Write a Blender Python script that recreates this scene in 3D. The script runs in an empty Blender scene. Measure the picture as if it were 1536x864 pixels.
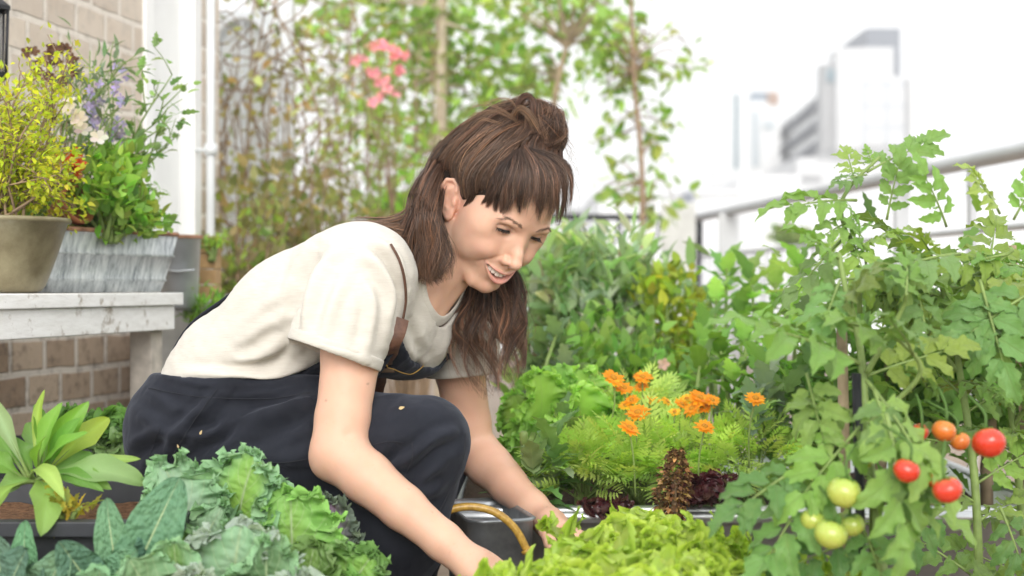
import bpy, math, random
import numpy as np
from mathutils import Vector, Matrix, noise as mnoise
SC = bpy.context.scene
COL = SC.collection
CAMZ, FPX = 0.70, 2133.333
rng = np.random.default_rng(7)
random.seed(7)

# ------------------------------------------------------------------ helpers
def px(x, y, d):
    """a point of the place seen at (x, y) of the 1536 wide photograph, d metres away"""
    return np.array([(x - 768) * d / FPX, d, CAMZ - (y - 432) * d / FPX])

def unit(v):
    v = np.asarray(v, float)
    return v / (np.linalg.norm(v, axis=-1, keepdims=True) + 1e-12)

class MB:
    """collects vertices, faces, colours and uvs; build() links them as one mesh object"""
    def __init__(s):
        s.V, s.F, s.C, s.UV, s.M, s.n = [], [], [], [], [], 0
    def add(s, V, F, col=None, uv=None, mi=0):
        V = np.asarray(V, np.float64).reshape(-1, 3)
        s.V.append(V)
        if isinstance(F, np.ndarray):
            s.F.append(F + s.n); s.M.append((len(F), mi))
        else:
            by = {}
            for f in F: by.setdefault(len(f), []).append(f)
            for k, fs in by.items():
                s.F.append(np.array(fs, np.int64) + s.n); s.M.append((len(fs), mi))
        c = np.ones((len(V), 4)) if col is None else np.asarray(col, float)
        if c.ndim == 1: c = np.tile(c, (len(V), 1))
        if c.shape[1] == 3: c = np.concatenate([c, np.ones((len(c), 1))], 1)
        s.C.append(c)
        s.UV.append(np.zeros((len(V), 2)) if uv is None else np.asarray(uv, float))
        s.n += len(V)
    def box(s, c, size, rot=None, col=None, mi=0, taper=(1, 1)):
        h = np.asarray(size, float) / 2
        V = np.array([[x, y, z] for z in (-1, 1) for y in (-1, 1) for x in (-1, 1)], float)
        V[4:, 0] *= taper[0]; V[4:, 1] *= taper[1]
        V = V * h
        if rot is not None: V = V @ np.asarray(rot).T
        s.add(V + np.asarray(c), [(0, 2, 3, 1), (4, 5, 7, 6), (0, 1, 5, 4), (2, 6, 7, 3), (0, 4, 6, 2), (1, 3, 7, 5)], col, None, mi)
    def bar(s, a, b, w, t, col=None, up=(0, 0, 1)):
        """a rectangular bar from a to b; w sideways, t along up"""
        a, b = np.asarray(a, float), np.asarray(b, float)
        d = unit(b - a); side = unit(np.cross(d, up)); u = np.cross(side, d)
        R = np.stack([d, side, u], 1)
        s.box((a + b) / 2, (np.linalg.norm(b - a), w, t), R, col)
    def tube(s, P, R, n=8, col=None, cap=True, mi=0):
        V, F, uv = tube_geo(P, R, n, cap)
        s.add(V, F, col, uv, mi)
    def lathe(s, prof, n=48, c=(0, 0, 0), col=None, sx=1, sy=1):
        prof = np.asarray(prof, float); k = len(prof)
        a = np.linspace(0, 2 * np.pi, n, endpoint=False)
        V = np.stack([np.outer(np.cos(a), prof[:, 0]) * sx, np.outer(np.sin(a), prof[:, 0]) * sy, np.tile(prof[:, 1], (n, 1))], -1).reshape(-1, 3)
        i = np.arange(n)[:, None]; j = np.arange(k - 1)[None]
        F = np.stack([i * k + j, ((i + 1) % n) * k + j, ((i + 1) % n) * k + j + 1, i * k + j + 1], -1).reshape(-1, 4)
        s.add(V + np.asarray(c), F, col)
    def build(s, name, mat, parent=None, smooth=True, bevel=0, wind=False):
        if not s.V: return None
        V = np.concatenate(s.V); me = bpy.data.meshes.new(name)
        me.vertices.add(len(V)); me.vertices.foreach_set('co', V.astype(np.float32).ravel())
        nl = sum(f.size for f in s.F); nf = sum(len(f) for f in s.F)
        me.loops.add(nl); me.polygons.add(nf)
        lv = np.concatenate([f.ravel() for f in s.F]).astype(np.int32)
        tot = np.concatenate([np.full(len(f), f.shape[1]) for f in s.F]).astype(np.int32)
        st = np.concatenate([[0], np.cumsum(tot)[:-1]]).astype(np.int32)
        me.loops.foreach_set('vertex_index', lv)
        me.polygons.foreach_set('loop_start', st); me.polygons.foreach_set('loop_total', tot)
        me.polygons.foreach_set('use_smooth', np.full(nf, bool(smooth)))
        mi = np.concatenate([np.full(k, m) for k, m in s.M]).astype(np.int32)
        me.polygons.foreach_set('material_index', mi)
        at = me.color_attributes.new('Col', 'FLOAT_COLOR', 'POINT')
        at.data.foreach_set('color', np.concatenate(s.C).astype(np.float32).ravel())
        uvl = me.uv_layers.new(name='UVMap'); uv = np.concatenate(s.UV).astype(np.float32)
        uvl.data.foreach_set('uv', uv[lv].ravel())
        me.update(calc_edges=True); me.validate()
        for m in (mat if isinstance(mat, (list, tuple)) else [mat]): me.materials.append(m)
        o = bpy.data.objects.new(name, me); COL.objects.link(o)
        if parent is not None:
            o.parent = parent
            o.matrix_parent_inverse = parent.matrix_basis.inverted()
        if bevel:
            b = o.modifiers.new('edge', 'BEVEL'); b.width = bevel; b.segments = 2; b.limit_method = 'ANGLE'; b.angle_limit = math.radians(40)
        return o

def tube_geo(P, R, n=8, cap=True):
    P = np.asarray(P, float); k = len(P)
    R = np.full(k, R) if np.isscalar(R) else np.asarray(R, float)
    T = unit(np.gradient(P, axis=0))
    up = np.array([0, 0, 1.0]) if abs(T[0, 2]) < .9 else np.array([1.0, 0, 0])
    N = np.zeros_like(P); u = unit(np.cross(T[0], up))
    for i in range(k):
        u = unit(u - T[i] * np.dot(u, T[i])); N[i] = u
    B = np.cross(T, N)
    a = np.linspace(0, 2 * np.pi, n, endpoint=False)
    V = (P[:, None] + R[:, None, None] * (np.cos(a)[None, :, None] * N[:, None] + np.sin(a)[None, :, None] * B[:, None])).reshape(-1, 3)
    i = np.arange(k - 1)[:, None]; j = np.arange(n)[None]
    F = np.stack([i * n + j, i * n + (j + 1) % n, (i + 1) * n + (j + 1) % n, (i + 1) * n + j], -1).reshape(-1, 4)
    uv = np.stack([np.repeat(np.linspace(0, 1, k), n), np.tile(np.linspace(0, 1, n), k)], 1)
    F = [tuple(f) for f in F]
    if cap: F += [tuple(range(n))[::-1], tuple((k - 1) * n + q for q in range(n))]
    return V, F, uv

def spline(P, m):
    """catmull-rom through P, m points; works on (k,d)"""
    P = np.asarray(P, float); k = len(P)
    Q = np.concatenate([[2 * P[0] - P[1]], P, [2 * P[-1] - P[-2]]])
    t = np.linspace(0, k - 1, m); i = np.minimum(t.astype(int), k - 2); f = (t - i)[:, None]
    a, b, c, d = Q[i], Q[i + 1], Q[i + 2], Q[i + 3]
    return .5 * (2 * b + (c - a) * f + (2 * a - 5 * b + 4 * c - d) * f ** 2 + (3 * b - a - 3 * c + d) * f ** 3)

def tag(o, label=None, cat=None, group=None, kind=None):
    if label: o['label'] = label
    if cat: o['category'] = cat
    if group: o['group'] = group
    if kind: o['kind'] = kind
    return o

def thing(name, label, cat, loc=(0, 0, 0), group=None):
    o = bpy.data.objects.new(name, None); COL.objects.link(o)
    o.empty_display_size = .05; o.location = [float(v) for v in loc]
    return tag(o, label, cat, group)

def copy_tree(o, parent=None):
    c = o.copy(); COL.objects.link(c)
    if parent is not None: c.parent = parent
    for ch in [x for x in bpy.data.objects if x.parent == o]: copy_tree(ch, c)
    return c

# ------------------------------------------------------------------ materials
class NT:
    def __init__(s, name):
        s.m = bpy.data.materials.new(name); s.m.use_nodes = True; s.t = s.m.node_tree; s.t.nodes.clear()
        s.out = s.n('ShaderNodeOutputMaterial')
    def n(s, typ, **kw):
        nd = s.t.nodes.new(typ)
        for k, v in kw.items():
            if k in ('ins',):
                for a, b in v.items():
                    if hasattr(b, 'is_output') or b.__class__.__name__.startswith('NodeSocket'): s.t.links.new(b, nd.inputs[a])
                    else: nd.inputs[a].default_value = b
            else: setattr(nd, k, v)
        return nd
    def link(s, a, b): s.t.links.new(a, b)
    def attr(s, name='Col'): return s.n('ShaderNodeAttribute', attribute_name=name).outputs['Color']
    def noise(s, scale, detail=4, rough=.55, vec=None, dist=0):
        nd = s.n('ShaderNodeTexNoise', ins={'Scale': scale, 'Detail': detail, 'Roughness': rough, 'Distortion': dist})
        if vec is None: vec = s.n('ShaderNodeTexCoord').outputs['Object']
        s.link(vec, nd.inputs['Vector']); return nd.outputs['Fac']
    def ramp(s, fac, stops):
        r = s.n('ShaderNodeValToRGB'); e = r.color_ramp.elements
        while len(e) < len(stops): e.new(.5)
        for q, (p, c) in zip(e, stops): q.position = p; q.color = (*c, 1) if len(c) == 3 else c
        s.link(fac, r.inputs['Fac']); return r.outputs['Color']
    def mix(s, fac, a, b, mode='MIX'):
        m = s.n('ShaderNodeMix', data_type='RGBA', blend_type=mode)
        for sock, v in ((m.inputs['Factor'], fac), (m.inputs[6], a), (m.inputs[7], b)):
            if hasattr(v, 'is_linked'): s.link(v, sock)
            else: sock.default_value = v if not isinstance(v, tuple) else ((*v, 1) if len(v) == 3 else v)
        return m.outputs[2]
    def math(s, op, a, b=0.0, c=None, clamp=False):
        m = s.n('ShaderNodeMath', operation=op, use_clamp=clamp)
        for i, v in enumerate((a, b) if c is None else (a, b, c)):
            if hasattr(v, 'is_linked'): s.link(v, m.inputs[i])
            else: m.inputs[i].default_value = v
        return m.outputs[0]
    def bump(s, h, strength=.3, dist=.002):
        b = s.n('ShaderNodeBump', ins={'Strength': strength, 'Distance': dist}); s.link(h, b.inputs['Height']); return b.outputs['Normal']
    def pbsdf(s, col, rough=.5, spec=.5, metal=0, normal=None, **kw):
        p = s.n('ShaderNodeBsdfPrincipled')
        for k, v in {'Base Color': col, 'Roughness': rough, 'Specular IOR Level': spec, 'Metallic': metal, **kw}.items():
            if hasattr(v, 'is_linked'): s.link(v, p.inputs[k])
            else: p.inputs[k].default_value = (*v, 1) if isinstance(v, tuple) and len(v) == 3 and k != 'Subsurface Radius' else v
        if normal is not None: s.link(normal, p.inputs['Normal'])
        return p.outputs[0]
    def done(s, sh): s.link(sh, s.out.inputs['Surface']); return s.m

def mat_plain(name, col, rough=.5, spec=.4, metal=0, var=.12, scale=30, bump=.15, bscale=None, bdist=.002):
    t = NT(name); f = t.noise(scale)
    a = tuple(c * (1 - var) for c in col); b = tuple(min(1, c * (1 + var)) for c in col)
    c = t.ramp(f, [(.3, a), (.7, b)])
    nm = t.bump(t.noise(bscale or scale * 3), bump, bdist) if bump else None
    return t.done(t.pbsdf(c, rough, spec, metal, nm))

def mat_leaf(name, trans=.35, rough=.45, spec=.35, vein=.25, veincol=(.35, .48, .2), nlat=9, bump=.25, bscale=160, spots=.12, slant=.55, cell=0, fuzz=0):
    """leaf: colour from the mesh, midrib and side veins from the uv (u along, v across -1..1)"""
    t = NT(name); base = t.attr()
    uv = t.n('ShaderNodeSeparateXYZ'); t.link(t.n('ShaderNodeUVMap', uv_map='UVMap').outputs[0], uv.inputs[0])
    u, v = uv.outputs[0], uv.outputs[1]; av = t.math('ABSOLUTE', v)
    mid = t.math('SUBTRACT', 1, t.math('SMOOTH_MIN', t.math('DIVIDE', av, .07), 1.0, .2), clamp=True)
    ph = t.math('MULTIPLY', t.math('SUBTRACT', u, t.math('MULTIPLY', av, slant * .35)), nlat)
    tri = t.math('ABSOLUTE', t.math('SUBTRACT', t.math('FRACT', ph), .5))
    lat = t.math('SUBTRACT', 1, t.math('MULTIPLY', tri, 9), clamp=True)
    vn = t.math('MAXIMUM', mid, t.math('MULTIPLY', lat, .55))
    nz = t.noise(bscale * .35, 3)
    c = t.mix(t.math('MULTIPLY', t.math('SUBTRACT', nz, .5), spots * 4, clamp=True), base, t.mix(.5, base, (.35, .42, .1)))
    c = t.mix(t.math('MULTIPLY', vn, vein), c, veincol)
    h = t.math('ADD', t.math('MULTIPLY', t.noise(bscale, 2), .6), t.math('MULTIPLY', vn, -.5))
    nm = t.bump(h, bump, .003)
    if cell:
        cb = t.n('ShaderNodeCombineXYZ'); t.link(t.math('MULTIPLY', u, cell), cb.inputs[0]); t.link(t.math('MULTIPLY', v, cell * .24), cb.inputs[1])
        vo = t.n('ShaderNodeTexVoronoi', feature='SMOOTH_F1', ins={'Scale': 1.0, 'Smoothness': .5}); t.link(cb.outputs[0], vo.inputs['Vector'])
        nm = t.bump(t.math('ADD', t.math('MULTIPLY', vo.outputs['Distance'], -1.0), t.math('MULTIPLY', h, .25)), .8, .005)
    p = t.pbsdf(c, rough, spec, 0, nm, **({'Sheen Weight': fuzz, 'Sheen Roughness': .4, 'Sheen Tint': (.8, .95, .7, 1)} if fuzz else {}))
    tr = t.n('ShaderNodeBsdfTranslucent')
    t.link(t.mix(1.0, c, (1.25, 1.3, .65), 'MULTIPLY'), tr.inputs['Color'])
    mx = t.n('ShaderNodeMixShader', ins={0: trans}); t.link(p, mx.inputs[1]); t.link(tr.outputs[0], mx.inputs[2])
    return t.done(mx.outputs[0])

# ------------------------------------------------------------------ implicit surfaces
def smin(a, b, k):
    h = np.maximum(k - np.abs(a - b), 0) / k
    return np.minimum(a, b) - h * h * k * .25
def smax(a, b, k): return -smin(-a, -b, k)
def sphere(P, c, r): return np.linalg.norm(P - np.asarray(c), axis=1) - r
def ell(P, c, r, R=None):
    Q = P - np.asarray(c, float)
    if R is not None: Q = Q @ R
    r = np.asarray(r, float); k0 = np.linalg.norm(Q / r, axis=1); k1 = np.linalg.norm(Q / r ** 2, axis=1)
    return k0 * (k0 - 1) / (k1 + 1e-9)
def cone(P, a, b, ra, rb):
    """capsule whose radius runs from ra to rb"""
    a, b = np.asarray(a, float), np.asarray(b, float); ba = b - a; L2 = ba @ ba + 1e-12
    t = np.clip((P - a) @ ba / L2, 0, 1)
    return np.linalg.norm(P - a - t[:, None] * ba, axis=1) - (ra + (rb - ra) * t)
def chain(P, pts, rad, k=0.0):
    d = None
    for i in range(len(pts) - 1):
        e = cone(P, pts[i], pts[i + 1], rad[i], rad[i + 1])
        d = e if d is None else (smin(d, e, k) if k else np.minimum(d, e))
    return d
def seg_dist(P, pts):
    d = np.full(len(P), 1e9)
    for i in range(len(pts) - 1): d = np.minimum(d, cone(P, pts[i], pts[i + 1], 0, 0))
    return d

def surf(f, lo, hi, h, slack=1.35, smooth=1):
    """surface nets of f < 0 in the box lo..hi at cell size h: vertices and quads"""
    lo, hi = np.asarray(lo, float), np.asarray(hi, float); B = 8
    nb = np.ceil((hi - lo) / (h * B)).astype(int); n = nb * B
    g = np.stack(np.meshgrid(*[np.arange(k) for k in nb], indexing='ij'), -1).reshape(-1, 3)
    dc = f(lo + (g * B + (B - 1) / 2) * h)
    act = np.abs(dc) < B * h * .87 * slack
    D = np.where(dc < 0, -1, 1).astype(np.float32).reshape(nb)
    D = D.repeat(B, 0).repeat(B, 1).repeat(B, 2)
    loc = np.stack(np.meshgrid(*[np.arange(B)] * 3, indexing='ij'), -1).reshape(-1, 3)
    ga = g[act]
    for s in range(0, len(ga), 700):
        I = (ga[s:s + 700, None] * B + loc[None]).reshape(-1, 3)
        D[I[:, 0], I[:, 1], I[:, 2]] = f(lo + I * h)
    S = D < 0
    def cn(A): return [A[(i or None) if i else 0:(None if i else -1), j:(None if j else -1), k:(None if k else -1)] for i in (0, 1) for j in (0, 1) for k in (0, 1)]
    cs = cn(S); cnt = sum(c.astype(np.int8) for c in cs)
    mixed = (cnt > 0) & (cnt < 8)
    idx = np.argwhere(mixed); vid = np.full(mixed.shape, -1, np.int64); vid[mixed] = np.arange(len(idx))
    corner = np.array([(i, j, k) for i in (0, 1) for j in (0, 1) for k in (0, 1)])
    vals = np.stack([D[idx[:, 0] + c[0], idx[:, 1] + c[1], idx[:, 2] + c[2]] for c in corner], 1)
    acc = np.zeros((len(idx), 3)); num = np.zeros(len(idx))
    for a in range(8):
        for b in range(a + 1, 8):
            if np.abs(corner[a] - corner[b]).sum() != 1: continue
            va, vb = vals[:, a], vals[:, b]; m = (va < 0) != (vb < 0)
            t = np.where(m, va / np.where(m, va - vb, 1), 0)
            acc += np.where(m[:, None], corner[a] + t[:, None] * (corner[b] - corner[a]), 0); num += m
    V = lo + (idx + acc / num[:, None]) * h
    Q = []
    for ax in range(3):
        o = [x for x in range(3) if x != ax]
        A = S.take(range(0, S.shape[ax] - 1), ax); Bq = S.take(range(1, S.shape[ax]), ax)
        e = np.argwhere(A != Bq); e = e[(e[:, o[0]] > 0) & (e[:, o[1]] > 0) & (e[:, o[0]] < S.shape[o[0]] - 1) & (e[:, o[1]] < S.shape[o[1]] - 1)]
        sg = S[e[:, 0], e[:, 1], e[:, 2]]
        c = []
        for du, dv in ((-1, -1), (0, -1), (0, 0), (-1, 0)):
            q = e.copy(); q[:, o[0]] += du; q[:, o[1]] += dv; c.append(vid[q[:, 0], q[:, 1], q[:, 2]])
        q = np.stack(c, 1); flip = sg if ax != 1 else ~sg
        q[~flip] = q[~flip][:, ::-1]; Q.append(q)
    Q = np.concatenate(Q); Q = Q[(Q >= 0).all(1)]
    for _ in range(smooth): V = relax(V, Q, .5)
    return V, Q

def relax(V, Q, w):
    A = np.zeros_like(V); N = np.zeros(len(V))
    for i in range(4):
        a, b = Q[:, i], Q[:, (i + 1) % 4]
        for d in range(3): A[:, d] += np.bincount(a, V[b, d], len(V)) + np.bincount(b, V[a, d], len(V))
        N += np.bincount(a, minlength=len(V)) + np.bincount(b, minlength=len(V))
    N = np.maximum(N, 1)
    return V * (1 - w) + A / N[:, None] * w

def vnormals(V, Q):
    fn = np.cross(V[Q[:, 2]] - V[Q[:, 0]], V[Q[:, 3]] - V[Q[:, 1]]); N = np.zeros_like(V)
    for i in range(4):
        for d in range(3): N[:, d] += np.bincount(Q[:, i], fn[:, d], len(V))
    return unit(N)

def vnoise(P, scale, seed=0):
    """smooth value noise -1..1, vectorised"""
    P = np.asarray(P) * scale + seed * 17.31; I = np.floor(P).astype(np.int64); f = P - I; f = f * f * (3 - 2 * f)
    def h(i): 
        n = i[:, 0] * 374761393 + i[:, 1] * 668265263 + i[:, 2] * 2147483647 + seed * 974711
        n = (n ^ (n >> 13)) * 1274126177; n = n & 0x7fffffff; n = (n ^ (n >> 16))
        return (n % 100003) / 50001.5 - 1
    r = 0
    for dx in (0, 1):
        for dy in (0, 1):
            for dz in (0, 1):
                w = (f[:, 0] if dx else 1 - f[:, 0]) * (f[:, 1] if dy else 1 - f[:, 1]) * (f[:, 2] if dz else 1 - f[:, 2])
                r = r + w * h(I + np.array([dx, dy, dz]))
    return r
def fbm(P, scale, oct=3, seed=0):
    r, a = 0, 1
    for o in range(oct): r = r + a * vnoise(P, scale * 2 ** o, seed + o); a *= .5
    return r / 1.75
# ------------------------------------------------------------------ the gardener
HR = np.array([[.740960, .445126, .502833], [.653380, -.650843, -.386651], [-.155156, -.615034, .773085]])
HO = np.array([.0136, 2.10, .7792])
def h2w(p): return HO + (np.asarray(p, float) * .001) @ HR.T
def w2h(P): return (P - HO) @ HR * 1000.0
def proj(V):
    V = np.asarray(V); return np.stack([768 + V[:, 0] / V[:, 1] * FPX, 432 - (V[:, 2] - CAMZ) / V[:, 1] * FPX], 1)

# ear frame (near, right ear)
EB, ET = np.array([-69, -80, -46.]), np.array([-72, -112, 4.])
EA = unit(ET - EB); EN = unit(np.array([-1, .26, .14]) - EA * np.dot([-1, .26, .14], EA)); EF = np.cross(EA, EN); EF = EF if EF[1] > 0 else -EF
EC = (EB + ET) / 2 + EN * 3.5
def ear_pt(b, a, n=0): return EC + EF * b + EA * a + EN * n

def zu(x): return -65.2 + 6.4 * (x / 30) ** 2
def zl(x): return -77.0 + 17.2 * (x / 30) ** 2
def yF(x): return 14.5 - 15.5 * (np.abs(x) / 30) ** 1.8
EYE = np.array([31, -13.5, 0.]); ER = 12.2
def lid_up(q): return 0.2 - 2.6 * q * q - .5 * q
def lid_lo(q): return -4.3 + 2.0 * q * q - .5 * q

def face_sdf(P, hair=False):
    """P in head millimetres: x left, y forward, z up, from between the eyes"""
    A = P.copy(); A[:, 0] = np.abs(A[:, 0])
    d = ell(P, (0, -86, 30), (73, 95, 85))
    d = smin(d, ell(P, (0, -46, -34), (57, 49, 72)), 26)
    d = smin(d, chain(A, [(51, -72, -56), (45, -52, -80), (18, -16, -100), (0, -10, -103)], [11, 11, 11.5, 12], 8), 16)
    d = smin(d, ell(P, (0, -5.5, -100), (15.5, 13, 11)), 8)
    d = smin(d, ell(P, (0, -13, -64), (29, 26, 27)), 18)
    d = smin(d, ell(A, (49, -31, -18), (16, 22, 13)), 22)
    d = smin(d, ell(A, (48, -36, 2), (14, 24, 20)), 22)
    d = smin(d, ell(A, (50, -50, -38), (13, 22, 26)), 22)
    d = smin(d, ell(A, (45, -33, -50), (13, 20, 20)), 22)
    d = smin(d, ell(A, (35, -13, -38), (15, 17, 14)), 18)
    d = smin(d, ell(A, (24, -4, 15), (24, 10, 7)), 12)
    if hair: return d
    # eye sockets
    d = smax(d, -ell(A, (32.5, 4.5, -2), (15, 11.5, 9.5)), 8)
    # nose
    n = chain(P, [(0, -1, 8), (0, 7, -8), (0, 18, -26), (0, 23.5, -37)], [6.0, 6.0, 7.4, 9.4], 5)
    n = smin(n, ell(A, (9, 3, -24), (9, 9, 17)), 9)
    n = smin(n, ell(P, (0, 24.5, -38.5), (8, 7.5, 7)), 5)
    n = smin(n, ell(A, (12.0, 13.5, -41.5), (6.6, 9, 6.6)), 5)
    n = smin(n, cone(P, (0, 12, -50), (0, 22, -44), 4.0, 4.5), 4)
    d = smin(d, n, 9)
    d = smax(d, -ell(A, (6.2, 16.0, -49.5), (3.0, 5.5, 3.0)), 2.5)
    # lids over the eyeballs
    E = A - EYE; q = E[:, 0] / 15.0
    lid = np.linalg.norm(E, axis=1) - 13.9
    lid = smax(lid, -(E[:, 1] + 1.0), 3)
    d = smin(d, lid, 4.5)
    crease = np.abs(E[:, 2] - (7.2 - 3.2 * q * q)) + 40 * np.maximum(np.abs(q) - 1, 0)
    d = d + 1.1 * np.exp(-(crease / 1.5) ** 2) * (np.abs(np.linalg.norm(E, axis=1) - 14) < 6)
    bag = np.abs(E[:, 2] - (-8.8 + 2.2 * q * q)) + 40 * np.maximum(np.abs(q) - .9, 0)
    d = d + .5 * np.exp(-(bag / 1.8) ** 2)
    ap = np.maximum.reduce([E[:, 2] - lid_up(q), lid_lo(q) - E[:, 2], (np.abs(q) - .98) * 15, -(E[:, 1] - 2)])
    d = smax(d, -ap, .8)
    # mouth: lips, opening, smile folds
    for (f, off, r0, r1, k) in ((zu, 2.5, 2.9, 1.5, 2.4), (zl, -3.5, 4.3, 1.7, 2.4)):
        xs = [0, 6, 12, 18, 24, 30]
        pts = [(x, yF(x) - (r0 + (r1 - r0) * (x / 30) ** 2) + 2.4 + (.6 if off < 0 else 1.0), f(x) + off * (1 - (x / 32) ** 2)) for x in xs]
        if off > 0: pts[0] = (0, pts[0][1] - .2, pts[0][2] - .8)
        d = smin(d, chain(A, pts, [r0 + (r1 - r0) * (x / 30) ** 2 for x in xs], 0), k)
    op = np.maximum.reduce([(P[:, 2] - zu(P[:, 0])), zl(P[:, 0]) - P[:, 2], A[:, 0] - 29.5, yF(P[:, 0]) - 15 - P[:, 1]])
    d = smax(d, -op, 1.2)
    d = d + .8 * np.exp(-(sphere(A, (32.5, -3.5, -59), 0) / 3.4) ** 2)
    fold = seg_dist(A, [(17, 9, -38), (26, 5, -46), (35, -3, -56), (38, -8, -67)])
    d = d + 1.35 * np.exp(-(fold / 2.6) ** 2)
    fold2 = seg_dist(A, [(45, -12, -48), (48, -17, -60), (45, -21, -73)])
    d = d + .5 * np.exp(-(fold2 / 3.0) ** 2)
    d = d + 2.2 * np.exp(-(seg_dist(A, [(0, 12, -88.5), (10, 7, -87)]) / 4.5) ** 2)
    d = d + .7 * np.exp(-(seg_dist(P, [(0, 17, -53), (0, 17.5, -59)]) / 2.2) ** 2)
    for a, b in (((47, -13, 2), (57, -27, 6)), ((47, -13, -2), (57, -26, -3)), ((46, -13, -6), (55, -24, -11))):
        d = d + .35 * np.exp(-(seg_dist(A, [a, b]) / 1.0) ** 2)
    # ears (built on the right side, mirrored to the left)
    B = P.copy(); B[:, 0] = -np.abs(B[:, 0])
    e = B - EC; Q = np.stack([e @ EF, e @ EA, e @ EN], 1)
    ear = ell(Q, (-1.5, 2, -2.2), (16.5, 29, 5.6))
    ear = smin(ear, ell(Q, (2, -23, -1.5), (8.5, 9.5, 4)), 6)
    ear = smax(ear, -ell(Q, (2.5, -1, 4.6), (8.0, 13, 5.4)), 2.5)
    ear = ear + 1.6 * np.exp(-(seg_dist(Q, [(6, 21, 3), (-4, 23, 3), (-10.5, 15, 3), (-12, 3, 3), (-8, -10, 3)]) / 2.2) ** 2)
    hel = chain(Q, [(8, 3, -2), (12, 12, 1), (12, 21.5, 1), (5, 28, 1.5), (-7, 27.5, 2.5), (-14.5, 17, 3.5), (-16, 4, 4), (-13, -9, 3), (-7, -19, 1), (1, -27, -.5)], [2.6, 3.0, 3.1, 3.1, 3.2, 3.2, 3.0, 3.2, 4.0, 5.0], 1.5)
    ear = smin(ear, hel, 2.5)
    ear = smin(ear, chain(Q, [(6, 17, 1), (-2, 14, 3), (-8, 5, 4), (-6, -8, 3.5), (0, -15, 2)], [2.2, 2.6, 2.8, 2.6, 3.0], 1.5), 3)
    ear = smin(ear, ell(Q, (11, -5, 1), (3.6, 6, 3.6)), 3)
    ear = smin(ear, cone(Q, (5, 9, -10), (3, -8, -10), 11, 11), 5)
    return smin(d, ear, 5)

NB = px(620, 426, 2.165)                       # the neck's foot
S1, E1, W1 = px(543, 412, 2.02), px(507, 680, 1.94), px(706, 846, 1.86)
S2, E2, W2 = px(674, 448, 2.30), px(708, 676, 2.345), px(822, 783, 2.17)
LAT = unit(S2 - S1)

def neck_sdf(P):
    a = h2w((0, -104, -42)); f = h2w((0, -74, -72))
    d = chain(P, [a, NB], [.046, .056])
    d = smin(d, cone(P, f, px(612, 455, 2.15), .030, .036), .022)
    d = smin(d, chain(P, [S1, NB - np.array([.012, 0, .012]), S2], [.035, .05, .035]), .04)
    d = smin(d, sphere(P, px(592, 462, 2.155), .058), .04)
    for s in (1, -1):   # the neck's two long muscles
        m = h2w((s * 52, -92, -46)); d = smin(d, chain(P, [m, px(641, 478, 2.13) + LAT * s * .012], [.012, .008]), .014)
    return d

def head_f(P):
    dh = face_sdf(w2h(P)) * .001
    return smin(dh, neck_sdf(P), .010)

def arm_f(S, E, W, hx, el):
    """arm from shoulder to wrist; hx: unit vector along the hand"""
    ax = unit(W - E)
    def f(P):
        d = chain(P, [S, S + (E - S) * .45, S + (E - S) * .82, E], [.048, .0410, .0368, .0342], .01)
        side = unit(np.cross(ax, unit(E - S)))
        d2 = chain(P, [E, E + (W - E) * .22, E + (W - E) * .5, E + (W - E) * .8, W], [.0340, .0345, .0298, .0248, .0232], .01)
        d = smin(d, d2, .022)
        d = smin(d, sphere(P, E + el * .019, .019), .016)
        cr = E - el * .030; d = d + .0022 * np.exp(-(cone(P, cr - side * .03, cr + side * .03, 0, 0) / .006) ** 2)
        d = d + .0016 * np.exp(-(cone(P, E + el * .02 + ax * .03, E + (W - E) * .75 + el * .01, 0, 0) / .008) ** 2)
        d = smin(d, cone(P, E + (W - E) * .1 + side * .012, E + (W - E) * .38 + side * .010, .028, .024), .015)
        return d
    return f

def hand_chains(W, hx, hn, thumb_side, curl=1.0, s=1.0):
    """hand at wrist W along hx, palm facing hn; thumb_side +1/-1 along hx x hn. returns list of (points, radii)"""
    hx = unit(hx); hn = unit(hn - hx * np.dot(hn, hx)); hs = np.cross(hx, hn) * thumb_side
    out = []
    for i, (o, L, r) in enumerate(((.027, .068, .0085), (.009, .076, .0088), (-.009, .071, .0083), (-.026, .055, .0075))):
        k0 = W + (hx * (.088 - abs(i - 1) * .004) + hs * o) * s
        P = [W + (hx * .02 + hs * o * .6) * s, k0]; ang = .25 * curl + .06 * i; d = hx
        for q, l in enumerate((.45, .30, .25)):
            d = unit(hx * math.cos(ang) + hn * math.sin(ang) + hs * o * (2.2 if q == 0 else 1.2)); P.append(P[-1] + d * L * l * s); ang += .55 * curl
        out.append((P, [.011 * s, r * 1.12 * s, r * s, r * .9 * s, r * .75 * s]))
    b = W + (hx * .022 + hs * .022) * s
    P = [b, b + unit(hx * .7 + hs * .75 + hn * .35) * .042 * s, None, None]
    P[2] = P[1] + unit(hx * .9 + hs * .3 + hn * .4) * .032 * s; P[3] = P[2] + unit(hx * .95 + hn * .45) * .025 * s
    out.append((P, [.015 * s, .0115 * s, .0098 * s, .0075 * s]))
    palm = [(W + (hx * .012 + hs * o) * s, W + (hx * .085 + hs * o * 1.45) * s) for o in (-.016, 0, .016)]
    return out, palm

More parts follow.
